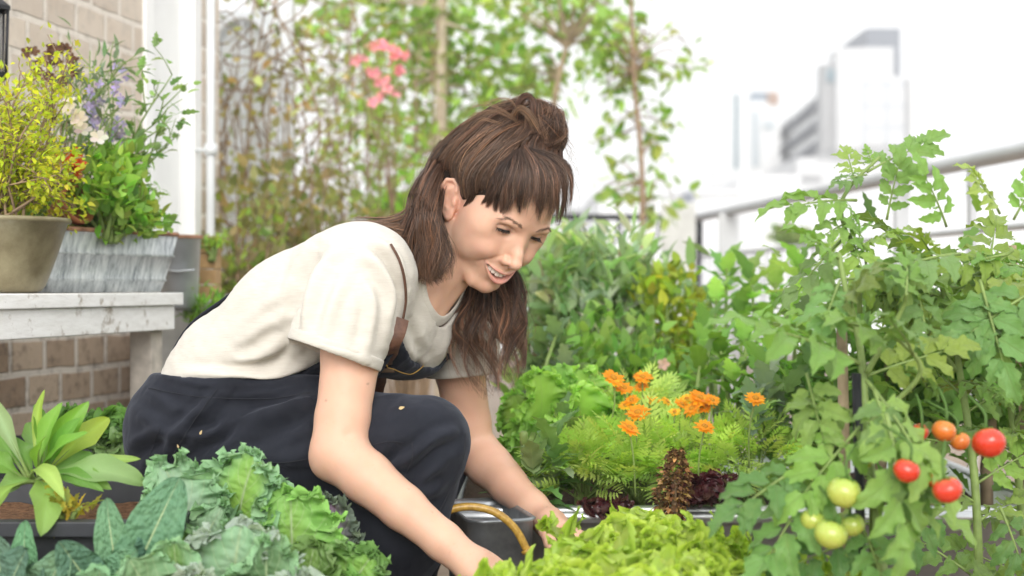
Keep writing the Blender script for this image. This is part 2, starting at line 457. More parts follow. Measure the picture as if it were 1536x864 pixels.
def limb(S, E, W, hx, hn, ts, el, curl):
    fing, palm = hand_chains(W, hx, hn, ts, curl, .96); fa = arm_f(S, E, W, hx, el)
    def f(P):
        d = fa(P)
        pm = None
        for a, b in palm:
            e = cone(P, a, b, .0165, .0145); pm = e if pm is None else smin(pm, e, .012)
        pts, rad = fing[4]; pm = smin(pm, chain(P, pts, rad, .004), .012)
        fg = None
        for pts, rad in fing[:4]:
            e = chain(P, pts, rad, .003); fg = e if fg is None else np.minimum(fg, e)
        return smin(d, smin(pm, fg, .006), .018)
    ends = np.array([S, E, W] + [p for c, _ in fing for p in c])
    return f, ends.min(0) - .07, ends.max(0) + .07

def skin_col(V, N, head=False):
    base = np.array([.67, .405, .29]); C = np.tile(base, (len(V), 1))
    m = fbm(V, 45, 3, 3)[:, None]; C = C * (1 + .085 * m * np.array([.45, 1.1, 1.2])); m2 = np.clip(fbm(V, 14, 2, 17), -1, 1)[:, None]; C = C * (1 + .05 * m2 * np.array([.3, 1.2, 1.3]))
    fre = np.clip((vnoise(V, 420, 9) - .72) * 4, 0, 1)[:, None]; C = C * (1 - .13 * fre * np.array([.6, 1, 1.1]))
    if head:
        P = w2h(V); A = P.copy(); A[:, 0] = np.abs(A[:, 0])
        def blend(w, c): nonlocal C; w = np.clip(w, 0, 1)[:, None]; C = C * (1 - w) + np.array(c) * w
        blend(.45 * np.exp(-(np.linalg.norm((A - (42, -16, -38)) / (17, 22, 15), axis=1)) ** 2), (.78, .40, .32))
        blend(.35 * np.exp(-(np.linalg.norm((P - (0, 26, -39)) / (11, 14, 10), axis=1)) ** 2), (.78, .42, .34))
        earm = np.exp(-np.maximum(np.linalg.norm(np.stack([-np.abs(P[:, 0]), P[:, 1], P[:, 2]], 1) - EC, axis=1) - 24, 0) ** 2 / 60) * (A[:, 0] > 62)
        blend(.28 * earm, (.70, .34, .25))
        E = A - EYE; q = E[:, 0] / 15
        blend(.35 * np.exp(-((E[:, 2] - 3) / 7) ** 2 - q ** 4) * (E[:, 1] > 0), (.60, .36, .29))
        # lips
        x = P[:, 0]; lim = 1 - (A[:, 0] / 32) ** 2
        ss = lambda v, w=1.3: np.clip(v / w + .5, 0, 1)
        up = ss(P[:, 2] - zu(x) + 3) * ss(zu(x) + 5.0 * np.maximum(lim, 0) + .2 - 1.6 * np.exp(-(x / 4) ** 2) - P[:, 2])
        lo = ss(zl(x) + 3 - P[:, 2]) * ss(P[:, 2] - zl(x) + 7.4 * np.maximum(lim, 0) + .1)
        lip = np.maximum(up, lo) * ss(31 - A[:, 0], 2) * (P[:, 1] > yF(x) - 8)
        blend(lip * (.72 + .12 * vnoise(P * np.array([1, .15, .15]), .9, 4)), (.60, .26, .23))
        inn = (P[:, 2] < zu(x) - .4) & (P[:, 2] > zl(x) + .4) & (A[:, 0] < 29) & (P[:, 1] < yF(x) - 2.5) & (P[:, 1] > -10)
        blend(inn * .9, (.16, .05, .04))
    else:
        for c_, r_, k_ in ((E1, .035, .30), (E2, .035, .25), (W1 + (.05, 0, -.05), .05, .22), (W2 + (.05, -.05, -.03), .05, .30)):
            w = (k_ * np.exp(-(np.linalg.norm(V - c_, axis=1) / r_) ** 2))[:, None]; C = C * (1 - w) + np.array([.70, .33, .24]) * w
        mole = np.clip((vnoise(V, 95, 29) - .86) * 14, 0, 1)[:, None]; C = C * (1 - .35 * mole)
    return np.clip(C, 0, 1)

def mat_skin():
    t = NT('skin'); c = t.attr()
    nz = t.noise(900, 3); n2 = t.noise(140, 4)
    nm = t.bump(t.math('ADD', t.math('MULTIPLY', nz, .35), t.math('MULTIPLY', n2, .6)), .22, .0012)
    r = t.math('ADD', t.math('MULTIPLY', n2, .22), .40)
    return t.done(t.pbsdf(c, r, .36, 0, nm, **{'Subsurface Weight': .28, 'Subsurface Radius': (.012, .0045, .002), 'Subsurface Scale': 1.0}))

M_skin = mat_skin()
person = thing('person', 'smiling woman with brown half-up hair crouching in a cream T-shirt and black dungarees', 'person', (px(420, 700, 2.15)[0], 2.15, 0))
body = MB()
V, Q = surf(head_f, h2w((0, -86, 0)) - .20, h2w((0, -60, 0)) + .17, .0016, smooth=1)
body.add(V, Q, skin_col(V, None, True))
f, lo, hi = limb(S1, E1, W1, unit(np.array([.80, -.15, -.52])), np.array([-.35, .35, -.8]), 1, unit(np.array([-.75, .1, -.75])), .8)
V, Q = surf(f, lo, hi, .0024, smooth=2); body.add(V, Q, skin_col(V, None))
f, lo, hi = limb(S2, E2, W2, unit(np.array([.62, -.70, -.26])), np.array([-.5, -.1, -.8]), -1, unit(np.array([-.3, .5, -.8])), 1.25)
V, Q = surf(f, lo, hi, .0024, smooth=2); body.add(V, Q, skin_col(V, None))
body.build('body', M_skin, person)

# eyes
def mat_eye():
    t = NT('eyeball'); s = t.n('ShaderNodeSeparateXYZ'); t.link(t.n('ShaderNodeUVMap', uv_map='UVMap').outputs[0], s.inputs[0])
    c = t.ramp(s.outputs[0], [(0, (.004, .004, .004)), (.115, (.006, .005, .005)), (.135, (.10, .075, .05)), (.25, (.055, .045, .04)), (.285, (.02, .018, .018)), (.31, (.62, .58, .55)), (1, (.6, .42, .38))])
    return t.done(t.pbsdf(c, .06, .6, 0, None, **{'Coat Weight': .6}))
M_eye = mat_eye(); M_lash = mat_plain('lash', (.012, .009, .008), .55, .3, bump=0)
GAZE = unit(np.array([.05, .80, -.60]))
for s in (-1, 1):
    m = MB(); k, n = 28, 40
    th = np.linspace(0.0001, np.pi, k); ph = np.linspace(0, 2 * np.pi, n, endpoint=False)
    a1 = unit(np.cross(GAZE, (0, 0, 1.))); a2 = np.cross(a1, GAZE)
    rr = ER + .5 * np.exp(-(th / .45) ** 2) - .25
    V = rr[:, None, None] * (np.cos(th)[:, None, None] * GAZE + np.sin(th)[:, None, None] * (np.cos(ph)[None, :, None] * a1 + np.sin(ph)[None, :, None] * a2))
    V = V.reshape(-1, 3) + EYE * (s, 1, 1)
    i = np.arange(k - 1)[:, None]; j = np.arange(n)[None]
    F = np.stack([i * n + j, (i + 1) * n + j, (i + 1) * n + (j + 1) % n, i * n + (j + 1) % n], -1).reshape(-1, 4)
    m.add(h2w(V), F, None, np.stack([np.repeat(th / np.pi * 1.55, n), np.zeros(k * n)], 1))
    m.build('eye', M_eye, person)
    # lashes and the dark lid line
    L = MB()
    q = np.linspace(-.98, .98, 26)
    def lidpt(q, z, r): 
        x = q * 15; y = np.sqrt(np.maximum(r * r - x * x - z * z, 0)); return np.stack([x, y, z], -1)
    up = lidpt(q, lid_up(q) - .1, 14.0) + EYE; up[:, 0] *= s
    L.tube(h2w(up), .0007 * (.35 + .65 * np.clip(1.15 - np.abs(q - .25) , 0, 1)), 6)
    for i in range(58):
        t = rng.uniform(-.92, 1.0); z = lid_up(t) - .1
        b = lidpt(np.array([t]), np.array([z]), 14.1)[0]
        ln = (6.0 + 3.5 * max(t, -.3)) * rng.uniform(.75, 1.1)
        d0 = unit(np.array([t * .55 + .12, .75, -.75])); d1 = unit(np.array([t * 1.0 + .25, .9, .15]))
        pts = np.array([b, b + d0 * ln * .35, b + d0 * ln * .6 + d1 * ln * .1, b + d0 * ln * .72 + d1 * ln * .4]) + EYE
        pts[:, 0] *= s; L.tube(h2w(spline(pts, 6)), np.linspace(.00034, .00008, 6), 3, cap=False)
    lo_ = lidpt(q, lid_lo(q) + .1, 13.9) + EYE; lo_[:, 0] *= s
    L.tube(h2w(lo_), .0003, 5)
    for i in range(10):
        t = rng.uniform(-.7, .95); b = lidpt(np.array([t]), np.array([lid_lo(t)]), 13.9)[0]; ln = rng.uniform(2, 3.6)
        pts = np.array([b, b + unit(np.array([t * .8, .6, -.6])) * ln]) + EYE; pts[:, 0] *= s
        L.tube(h2w(spline(pts, 4)), np.linspace(.00022, .00006, 4), 3, cap=False)
    L.build('eyelashes', M_lash, person)
    B = MB()
    for i in range(120):
        t = rng.uniform(0, 1); w = rng.normal(0, .62) * (2.7 - 1.8 * t)
        bx = 13 + 38 * t; bz = 15.0 + 7.0 * math.sin(min(t, .72) / .72 * 1.57) - max(t - .68, 0) * 22 + w
        P0 = np.array([[bx * s, 40., bz]])
        for _ in range(26):
            dd = face_sdf(P0)[0]; P0[0, 1] -= max(dd, .02) * .9
            if dd < .15: break
        d = unit(np.array([s * (.75 + .3 * t), -.35 * t, .55 - 1.0 * t + rng.normal(0, .14)]))
        ln = rng.uniform(4, 8); p = P0[0]
        pts = np.array([p, p + d * ln * .5 + (0, .7, 0), p + d * ln - (0, ln * .10, 0)])
        B.tube(h2w(spline(pts, 4)), np.linspace(.00021, .00006, 4), 3, cap=False)
    B.build('eyebrow', mat_plain('brow_hair', (.22, .15, .11), .6, .3, bump=0) if s < 0 else bpy.data.materials['brow_hair'], person)
# teeth: the upper row
T = MB(); edges = np.array([-28, -21.5, -15.6, -8.6, 0, 8.6, 15.6, 21.5, 28.])
for a, b in zip(edges[:-1], edges[1:]):
    xs = np.linspace(a + .12, b - .12, 9); zs = np.linspace(0, 1, 9)
    X, Z = np.meshgrid(xs, zs, indexing='ij'); tt = (X - (a + b) / 2) / ((b - a) / 2)
    bot = -74.4 + 9.5 * ((a + b) / 2 / 30) ** 2 + (.8 if 8 < abs((a + b) / 2) < 13 else 0)
    zz = -60 + (bot + 60) * Z + .9 * (tt ** 4) * (Z > .85)
    yy = yF(X) - 4.6 - 1.3 * np.abs(tt) ** 3 - 1.2 * np.maximum(Z - .9, 0) * 10 * .4 - .8 * (1 - Z)
    V = np.stack([X, yy, zz], -1).reshape(-1, 3)
    back = V - (0, 3.0, 0); n = 9
    F = [(i * n + j, (i + 1) * n + j, (i + 1) * n + j + 1, i * n + j + 1) for i in range(n - 1) for j in range(n - 1)]
    T.add(h2w(np.concatenate([V, back])), F + [(81 + i * n + 8, i * n + 8, (i + 1) * n + 8, 81 + (i + 1) * n + 8) for i in range(8)])
T.build('teeth', mat_plain('teeth', (.88, .84, .77), .22, .5, var=.03, bump=0), person)
# ------------------------------------------------------------------ hair
CAM = np.array([0, 0, CAMZ])
def scalp_f(P):
    """skull with the thickness of the hair lying on it, metres"""
    return ell(w2h(P), (0, -86, 30), (74, 96, 86)) * .001
def on_head(x, y, off, back=False):
    """the point on the skull, off mm proud of it, that is seen at (x, y); beside the silhouette: the nearest point of the ray"""
    d = unit(px(x, y, 1.0) - CAM); t = np.linspace(1.85, 2.45, 240)
    P = CAM + d[None] * (t / d[1])[:, None]; s = scalp_f(P) - off * .001
    neg = np.where(s < 0)[0]
    if len(neg) == 0: return P[np.argmin(s)]
    i = neg[-1] if back else neg[0]
    return P[i]

class Hair:
    def __init__(s): s.m = MB()
    def strands(s, guides, n, m=14, jit=.004, wav=.0, rad=.00030, col=(.055, .034, .024), cv=.35, tip=.35, clump=0, depth=.006, hi=.0, short=.0, fz=0.0, conv=0.0, rt=0.0):
        """n strands between neighbouring guides (each a (k,3) curve); jit: sideways scatter, depth: scatter towards and away from the viewer"""
        G = np.stack([spline(g, m) for g in guides]); k = len(G)
        cl = rng.uniform(0, k - 1, max(clump, 1))
        coff = rng.normal(0, 1, (max(clump, 1), 3)) * jit * 1.2; cdep = rng.normal(0, depth * .8, max(clump, 1)); cph = rng.uniform(0, 6.28, max(clump, 1))
        ccol = rng.normal(0, 1, max(clump, 1)); ccut = rng.uniform(0, 1, max(clump, 1)) ** 1.6
        P0, Rr, Cc = [], [], []
        tt = np.linspace(0, 1, m)
        for i in range(n):
            c = rng.integers(0, max(clump, 1))
            u = float(np.clip(cl[c] + rng.normal(0, .10 * (k - 1) / max(clump, 1) ** .5 + .02), 0, k - 1)) if clump else rng.uniform(0, k - 1)
            a = min(int(u), k - 2); f = u - a
            C_ = G[a] * (1 - f) + G[a + 1] * f
            spread = (.45 + .55 * tt)[:, None]
            if conv and clump:
                a2 = min(int(cl[c]), k - 2); f2 = cl[c] - a2; wc = (conv * tt ** 1.3)[:, None]; C_ = C_ * (1 - wc) + (G[a2] * (1 - f2) + G[a2 + 1] * f2) * wc; spread = (1 - conv * tt ** 1.3)[:, None]
            o = (coff[c] if clump else 0) + rng.normal(0, 1, 3) * jit * (.45 if clump else 1)
            dep = (cdep[c] if clump else 0) + rng.normal(0, depth * (.5 if clump else 1))
            C_ = C_ + o * spread + np.array([0, dep, 0]) * spread
            if wav:
                ph = cph[c] + rng.normal(0, .22); fr = 1 + .12 * math.sin(cph[c] * 7) + rng.normal(0, .03)
                sdir = unit(np.cross(C_[-1] - C_[0], (0, 1, 0)))
                C_ = C_ + (np.sin(tt * 6.28 * 1.6 * fr + ph) * wav * tt)[:, None] * sdir + (np.cos(tt * 6.28 * 1.3 * fr + ph) * wav * .8 * tt)[:, None] * np.array([0, 1, 0])
            if fz: C_ = C_ + np.cumsum(rng.normal(0, fz, (m, 3)), 0)
            if short: 
                cut = 1 - short * (.55 * ccut[c] + .45 * rng.uniform() ** 1.5 if clump else rng.uniform()); C_ = spline(C_, 40)[:max(4, int(40 * cut))]; C_ = C_[np.linspace(0, len(C_) - 1, m).astype(int)]
            if rt: st_ = rng.uniform(0, rt); C_ = spline(C_, 40)[int(40 * st_):]; C_ = C_[np.linspace(0, len(C_) - 1, m).astype(int)]
            P0.append(C_); Rr.append(rad * rng.uniform(.7, 1.3))
            v = math.exp(cv * (.7 * ccol[c] + .6 * rng.normal())) if clump else math.exp(cv * rng.normal())
            w = np.array(col) * v
            if hi and rng.uniform() < hi: w = w * np.array([2.3, 1.95, 1.6])
            Cc.append(np.clip(w, 0, .5))
        P = np.array(P0); R = np.array(Rr)[:, None] * np.minimum(1, (1 - tt) / tip * .75 + .25)[None] * (np.minimum(1, .25 + tt / .14)[None] if rt else 1) 
        s.tubes(P, R, np.array(Cc))
    def tubes(s, P, R, C_):
        N, m, _ = P.shape
        T = unit(np.gradient(P, axis=1)); up = np.array([.31, .52, .79])
        A = unit(np.cross(T, up)); B = np.cross(T, A)
        V = np.stack([P + R[..., None] * (math.cos(a) * A + math.sin(a) * B) for a in (0, 2.094, 4.189)], 2)   # N,m,3,3
        idx = np.arange(N * m * 3).reshape(N, m, 3)
        F = np.stack([np.stack([idx[:, :-1, q], idx[:, :-1, (q + 1) % 3], idx[:, 1:, (q + 1) % 3], idx[:, 1:, q]], -1) for q in range(3)], 2).reshape(-1, 4)
        col = np.repeat(C_[:, None, :], m * 3, 1).reshape(-1, 3)
        tip = np.tile(np.linspace(.8, 1.25, m)[None, :, None, None], (N, 1, 3, 1)).reshape(-1, 1)
        s.m.add(V.reshape(-1, 3), F, col * tip)

def mat_hair():
    t = NT('hair')
    return t.done(t.pbsdf(t.attr(), .40, .45, 0, None))
M_hair = mat_hair()
M_under = mat_plain('hair_under', (.022, .014, .010), .6, .2, var=.3, bump=0)

BUN = on_head(790, 208, 10)
ROOT = (778, 226)
def og(pts): return np.array([on_head(*p) for p in pts])
BRN, LBR = (.088, .049, .032), (.175, .10, .062)
# the dark mass under the strands: skull cap and the falling hair behind the neck
def cap_f(P):
    H = w2h(P)
    d = ell(H, (0, -88, 34), (76, 95, 86))
    hairline = np.maximum(H[:, 1] - (-18 + 0 * H[:, 2]), 0)
    front = H[:, 1] + .35 * (H[:, 2] - 60) - (-32)            # forehead stays free
    side = -(H[:, 2] - (-2 - .42 * (H[:, 1] + 60)))           # above the ear
    d = smax(d, smin(front, 0 * front + 1e3, 1), 6)
    d = smax(d, side - 18, 6)
    d = d * .001
    b = sphere(P, on_head(806, 186, 12), .030); b = smin(b, sphere(P, on_head(822, 205, 8), .030), .02)
    d = smin(d, b, .025)
    fall = chain(P, [h2w((-50, -142, 20)), h2w((-58, -136, -38)), px(634, 372, 2.085), px(633, 396, 2.08)], [.016, .022, .016, .006], .02)
    d = smin(d, fall, .02)
    far = chain(P, [h2w((30, -150, 0)), px(700, 425, 2.25), px(740, 455, 2.235), px(748, 505, 2.22)], [.03, .020, .018, .006], .02)
    return smin(d, far, .02)
hair = None
hm = MB()
V, Q = surf(cap_f, h2w((0, -86, 0)) - .22, h2w((0, -86, 20)) + .19, .003, smooth=2)
hm.add(V, Q, (.03, .018, .013)); hair = hm.build('hair', M_under, person)

H = Hair()
# swept back from the temple over the ear to the bun
side = [og([(736, 280, 3), (744, 262, 7), (755, 242, 10), (776, 220, 12), (792, 202, 14)]),
        og([(716, 290, 3), (718, 270, 7), (735, 240, 10), (765, 212, 13), (789, 194, 15)]),
        og([(699, 298, 3), (697, 272, 8), (712, 238, 11), (752, 203, 14), (786, 184, 17)]),
        og([(689, 274, 6), (687, 250, 10), (702, 222, 13), (746, 190, 16), (784, 174, 19)]),
        og([(670, 262, 9), (676, 236, 12), (699, 205, 16), (745, 177, 18), (785, 163, 20)]),
        og([(642, 286, 12), (656, 240, 14), (690, 200, 17), (742, 169, 19), (787, 153, 21)]),
        og([(636, 282, 12), (652, 232, 14), (688, 194, 17), (742, 165, 19), (788, 150, 21)])]
H.strands(side, 1900, rt=.22, jit=.0022, wav=.0022, clump=80, depth=.002, col=BRN, hi=.10, cv=.38)
H.strands(side[2:], 420, jit=.003, wav=.003, clump=30, depth=.003, col=LBR, hi=.2, cv=.3)
H.strands(side, 160, jit=.005, wav=.006, depth=.004, col=LBR, rad=.00022, cv=.3)
# right flank of the crown, up into the bun
crown = [og([(778, 228, 6), (785, 215, 12), (797, 200, 16), (806, 186, 16)]),
         og([(800, 232, 6), (803, 216, 12), (808, 200, 16), (810, 186, 16)]),
         og([(824, 240, 8), (826, 218, 12), (824, 200, 16), (818, 184, 16)]),
         og([(846, 250, 12), (845, 222, 14), (838, 200, 16), (826, 184, 16)])]
H.strands(crown, 900, jit=.003, wav=.002, clump=40, depth=.003, col=BRN, hi=.08)
# the bun and its loops
bc = np.array(px(814, 194, 2.118))
for q in range(150):
    ax = unit(rng.normal(0, 1, 3) * (1, .7, .6) + np.array([.5, -.9, .5])); a1 = unit(np.cross(ax, rng.normal(0, 1, 3))); a2 = np.cross(ax, a1)
    sh_ = rng.uniform(-.6, .6); rr = math.sqrt(1 - sh_ * sh_); r0 = rng.uniform(.86, 1.04)
    ang = np.linspace(0, rng.uniform(1.6, 3.2), 9)
    g = (ax * sh_ + rr * (np.cos(ang)[:, None] * a1 + np.sin(ang)[:, None] * a2)) * np.array([.033, .034, .037]) * r0 + bc
    H.strands([g, g + rng.normal(0, .002, 3)], 26, jit=.0036, depth=.003, wav=.003, col=(BRN, BRN, LBR)[q % 3], hi=.1, cv=.4, rad=.00026)
for q in range(9):
    a = rng.uniform(0, 6.28); ang = np.linspace(a, a + rng.uniform(2.2, 3.4), 8); e = unit(rng.normal(0, 1, 3) * (1, .3, 1)); e2 = unit(np.cross(e, (.2, 1, .1)))
    g = bc + np.array([-.012, -.004, .022]) + (np.cos(ang)[:, None] * e + np.sin(ang)[:, None] * e2) * rng.uniform(.016, .026)
    H.strands([g, g + rng.normal(0, .002, 3)], 30, jit=.0016, depth=.0015, col=LBR, hi=.1, cv=.3)
top = [np.array([px(768, 196, 2.10), px(772, 160, 2.095), px(786, 142, 2.09), px(800, 147, 2.09), px(803, 170, 2.09), px(795, 190, 2.095)]),
       np.array([px(776, 200, 2.10), px(777, 166, 2.09), px(787, 148, 2.085), px(797, 153, 2.085), px(798, 172, 2.085), px(790, 192, 2.09)])]
H.strands(top, 150, jit=.0026, depth=.002, col=(.085, .045, .03), hi=.1, cv=.25)
top2 = [np.array([px(765, 178, 2.10), px(778, 160, 2.085), px(792, 166, 2.08), px(806, 186, 2.082), px(814, 200, 2.085)]),
        np.array([px(768, 186, 2.10), px(778, 166, 2.085), px(790, 172, 2.08), px(802, 190, 2.082), px(810, 204, 2.085)])]
H.strands(top2, 80, jit=.0024, depth=.002, col=(.20, .12, .07), hi=.1, cv=.2)
# loose flyaway hoops to the left of the bun
for (a, b, c, d, n) in (((775, 182), (745, 168), (715, 172), (693, 196), 14), ((770, 175), (735, 158), (712, 160), (690, 180), 7), ((782, 172), (765, 150), (740, 148), (722, 160), 7), ((768, 190), (740, 182), (720, 180), (706, 190), 8)):
    H.strands([np.array([px(*q, 2.09) for q in (a, b, c, d)])] * 2, n, jit=.0022, depth=.002, wav=.002, col=(.24, .13, .065), rad=.0002, cv=.2)
# fringe
fr = [og([(770, 229, 8), (744, 258, 12), (731, 285, 10), (719, 311, 4)]),
      og([(774, 227, 9), (757, 260, 14), (746, 290, 12), (737, 319, 6)]),
      og([(778, 226, 9), (772, 258, 15), (764, 292, 13), (757, 325, 7)]),
      og([(782, 225, 9), (788, 256, 16), (785, 290, 14), (779, 323, 8)]),
      og([(788, 225, 9), (806, 254, 17), (810, 290, 16), (803, 334, 9)]),
      og([(794, 226, 9), (824, 250, 17), (834, 290, 17), (826, 344, 11)]),
      og([(800, 226, 9), (838, 246, 18), (850, 285, 19), (842, 343, 14)]),
      og([(806, 224, 10), (846, 240, 19), (858, 276, 21), (857, 325, 18)])]
H.strands(fr, 2100, conv=.5, jit=.0026, clump=40, depth=.0026, col=(.080, .047, .034), cv=.5, short=.34, hi=.12, tip=.3, wav=.0028)
H.strands(fr, 420, jit=.0022, depth=.003, col=(.15, .098, .072), cv=.3, short=.5, rad=.00022, hi=.1)
H.strands(fr, 130, jit=.004, wav=.006, depth=.004, col=(.13, .085, .062), cv=.35, short=.35, rad=.00022)
H.strands(side, 220, rt=.25, jit=.005, wav=.008, depth=.005, col=(.15, .10, .07), cv=.35, rad=.00022)
H.strands(side, 500, rt=.3, jit=.003, wav=.005, clump=26, depth=.004, col=(.115, .075, .055), cv=.4, hi=.15)
# strands tucked in front of the ear
fe = [og([(712, 272, 7), (700, 300, 5), (690, 318, 4), (678, 336, 6)]), og([(720, 280, 6), (706, 306, 4), (692, 326, 4), (684, 340, 5)])]
H.strands(fe, 60, jit=.0016, depth=.001, col=BRN, rad=.00024)
# long hair falling behind the ear on the near side
nf = [np.array([on_head(668, 222, 8), on_head(650, 248, 13), px(626, 292, 2.07), px(610, 345, 2.055), px(600, 390, 2.055), px(622, 424, 2.06)]),
      np.array([on_head(674, 226, 8), on_head(656, 252, 13), px(634, 298, 2.06), px(622, 350, 2.045), px(612, 402, 2.045), px(636, 428, 2.055)]),
      np.array([on_head(676, 232, 8), on_head(658, 256, 12), px(641, 302, 2.055), px(634, 355, 2.04), px(628, 404, 2.04), px(646, 429, 2.055)]),
      np.array([on_head(676, 238, 8), on_head(656, 260, 11), px(645, 308, 2.055), px(646, 355, 2.042), px(648, 398, 2.045), px(652, 428, 2.058)]),
      np.array([on_head(674, 244, 8), on_head(655, 264, 10), px(648, 312, 2.06), px(660, 355, 2.05), px(670, 392, 2.052), px(656, 425, 2.06)])]
H.strands(nf, 2100, conv=.45, m=18, jit=.0040, wav=.0125, clump=52, depth=.006, col=BRN, cv=.42, hi=.14, short=.22)
H.strands(nf, 320, m=18, jit=.006, wav=.014, depth=.007, col=LBR, cv=.3, rad=.00022, short=.15)
# hair lying over the back of the shoulder
sh = [np.array([on_head(655, 258, 12), px(632, 296, 2.09), px(600, 325, 2.075), px(555, 332, 2.07), px(512, 338, 2.075)]),
      np.array([on_head(660, 262, 12), px(634, 308, 2.08), px(604, 335, 2.06), px(570, 340, 2.05), px(530, 338, 2.065)]),
      np.array([on_head(655, 268, 10), px(632, 318, 2.07), px(610, 350, 2.045), px(592, 352, 2.04), px(566, 343, 2.04)]),
      np.array([on_head(655, 272, 10), px(634, 326, 2.07), px(618, 360, 2.045), px(606, 372, 2.035), px(598, 368, 2.03)])]
H.strands(sh, 900, m=16, jit=.003, wav=.003, clump=40, depth=.004, col=(.12, .07, .044), cv=.36, hi=.16, short=.25)
# far side, hanging below the chin
ff = [np.array([px(700, 400, 2.22), px(690, 440, 2.215), px(672, 475, 2.20), px(668, 510, 2.19), px(705, 588, 2.18)]),
      np.array([px(710, 400, 2.23), px(705, 445, 2.22), px(694, 485, 2.2), px(700, 525, 2.19), px(728, 600, 2.18)]),
      np.array([px(720, 400, 2.23), px(722, 445, 2.22), px(720, 490, 2.2), px(725, 530, 2.19), px(742, 606, 2.18)]),
      np.array([px(735, 400, 2.24), px(742, 445, 2.225), px(748, 490, 2.21), px(752, 530, 2.2), px(762, 596, 2.19)]),
      np.array([px(752, 400, 2.24), px(764, 440, 2.225), px(772, 490, 2.21), px(774, 520, 2.2), px(770, 580, 2.19)]),
      np.array([px(768, 395, 2.24), px(783, 430, 2.225), px(784, 470, 2.21), px(780, 505, 2.2), px(772, 558, 2.19)])]
H.strands(ff, 1900, conv=.72, m=20, jit=.0034, wav=.018, clump=34, depth=.012, col=(.085, .047, .031), cv=.45, hi=.18, short=.5)
H.strands(ff, 160, m=18, jit=.007, wav=.012, depth=.01, col=(.2, .115, .07), cv=.3, rad=.00024, short=.1)
# fine flyaways catching the light
fl = [og([(690, 210, 16), (670, 240, 22), (650, 270, 26)]), og([(700, 205, 18), (720, 180, 26), (745, 165, 30)]), og([(740, 170, 20), (765, 150, 30), (790, 140, 30)]), og([(820, 160, 24), (842, 180, 26), (852, 210, 28)]), og([(850, 230, 26), (862, 260, 30), (862, 300, 30)])]
H.strands(fl, 110, m=10, jit=.006, wav=.006, depth=.006, col=(.2, .12, .07), rad=.00013, cv=.2, fz=.0008)
H.m.build('strands', M_hair, hair)
# ------------------------------------------------------------------ leaves
def prof(kind, u):
    if kind == 'ovate': return np.sin(np.pi * u ** .62) ** .9
    if kind == 'lance': return np.sin(np.pi * u ** .75) ** 1.1
    if kind == 'spat': return (.11 + .89 * np.clip((u - .2) / .45, 0, 1) ** 1.3) * np.clip((1 - u) / .38, 0, 1) ** .62 * 1.05
    if kind == 'strap': return np.minimum(1, np.clip(u / .22, 0, 1) ** .6) * np.clip((1 - u) / .35, 0, 1) ** .5
    if kind == 'round': return np.where(u < .55, np.clip(u / .55, 0, 1) ** .7, np.sqrt(np.clip(1 - ((u - .55) / .4505) ** 2, 0, 1)))
    if kind == 'kale': return np.clip(u / .38, 0.0, 1) ** .9 * np.clip((1.02 - u) / .34, 0, 1) ** .5
    return np.sin(np.pi * u)

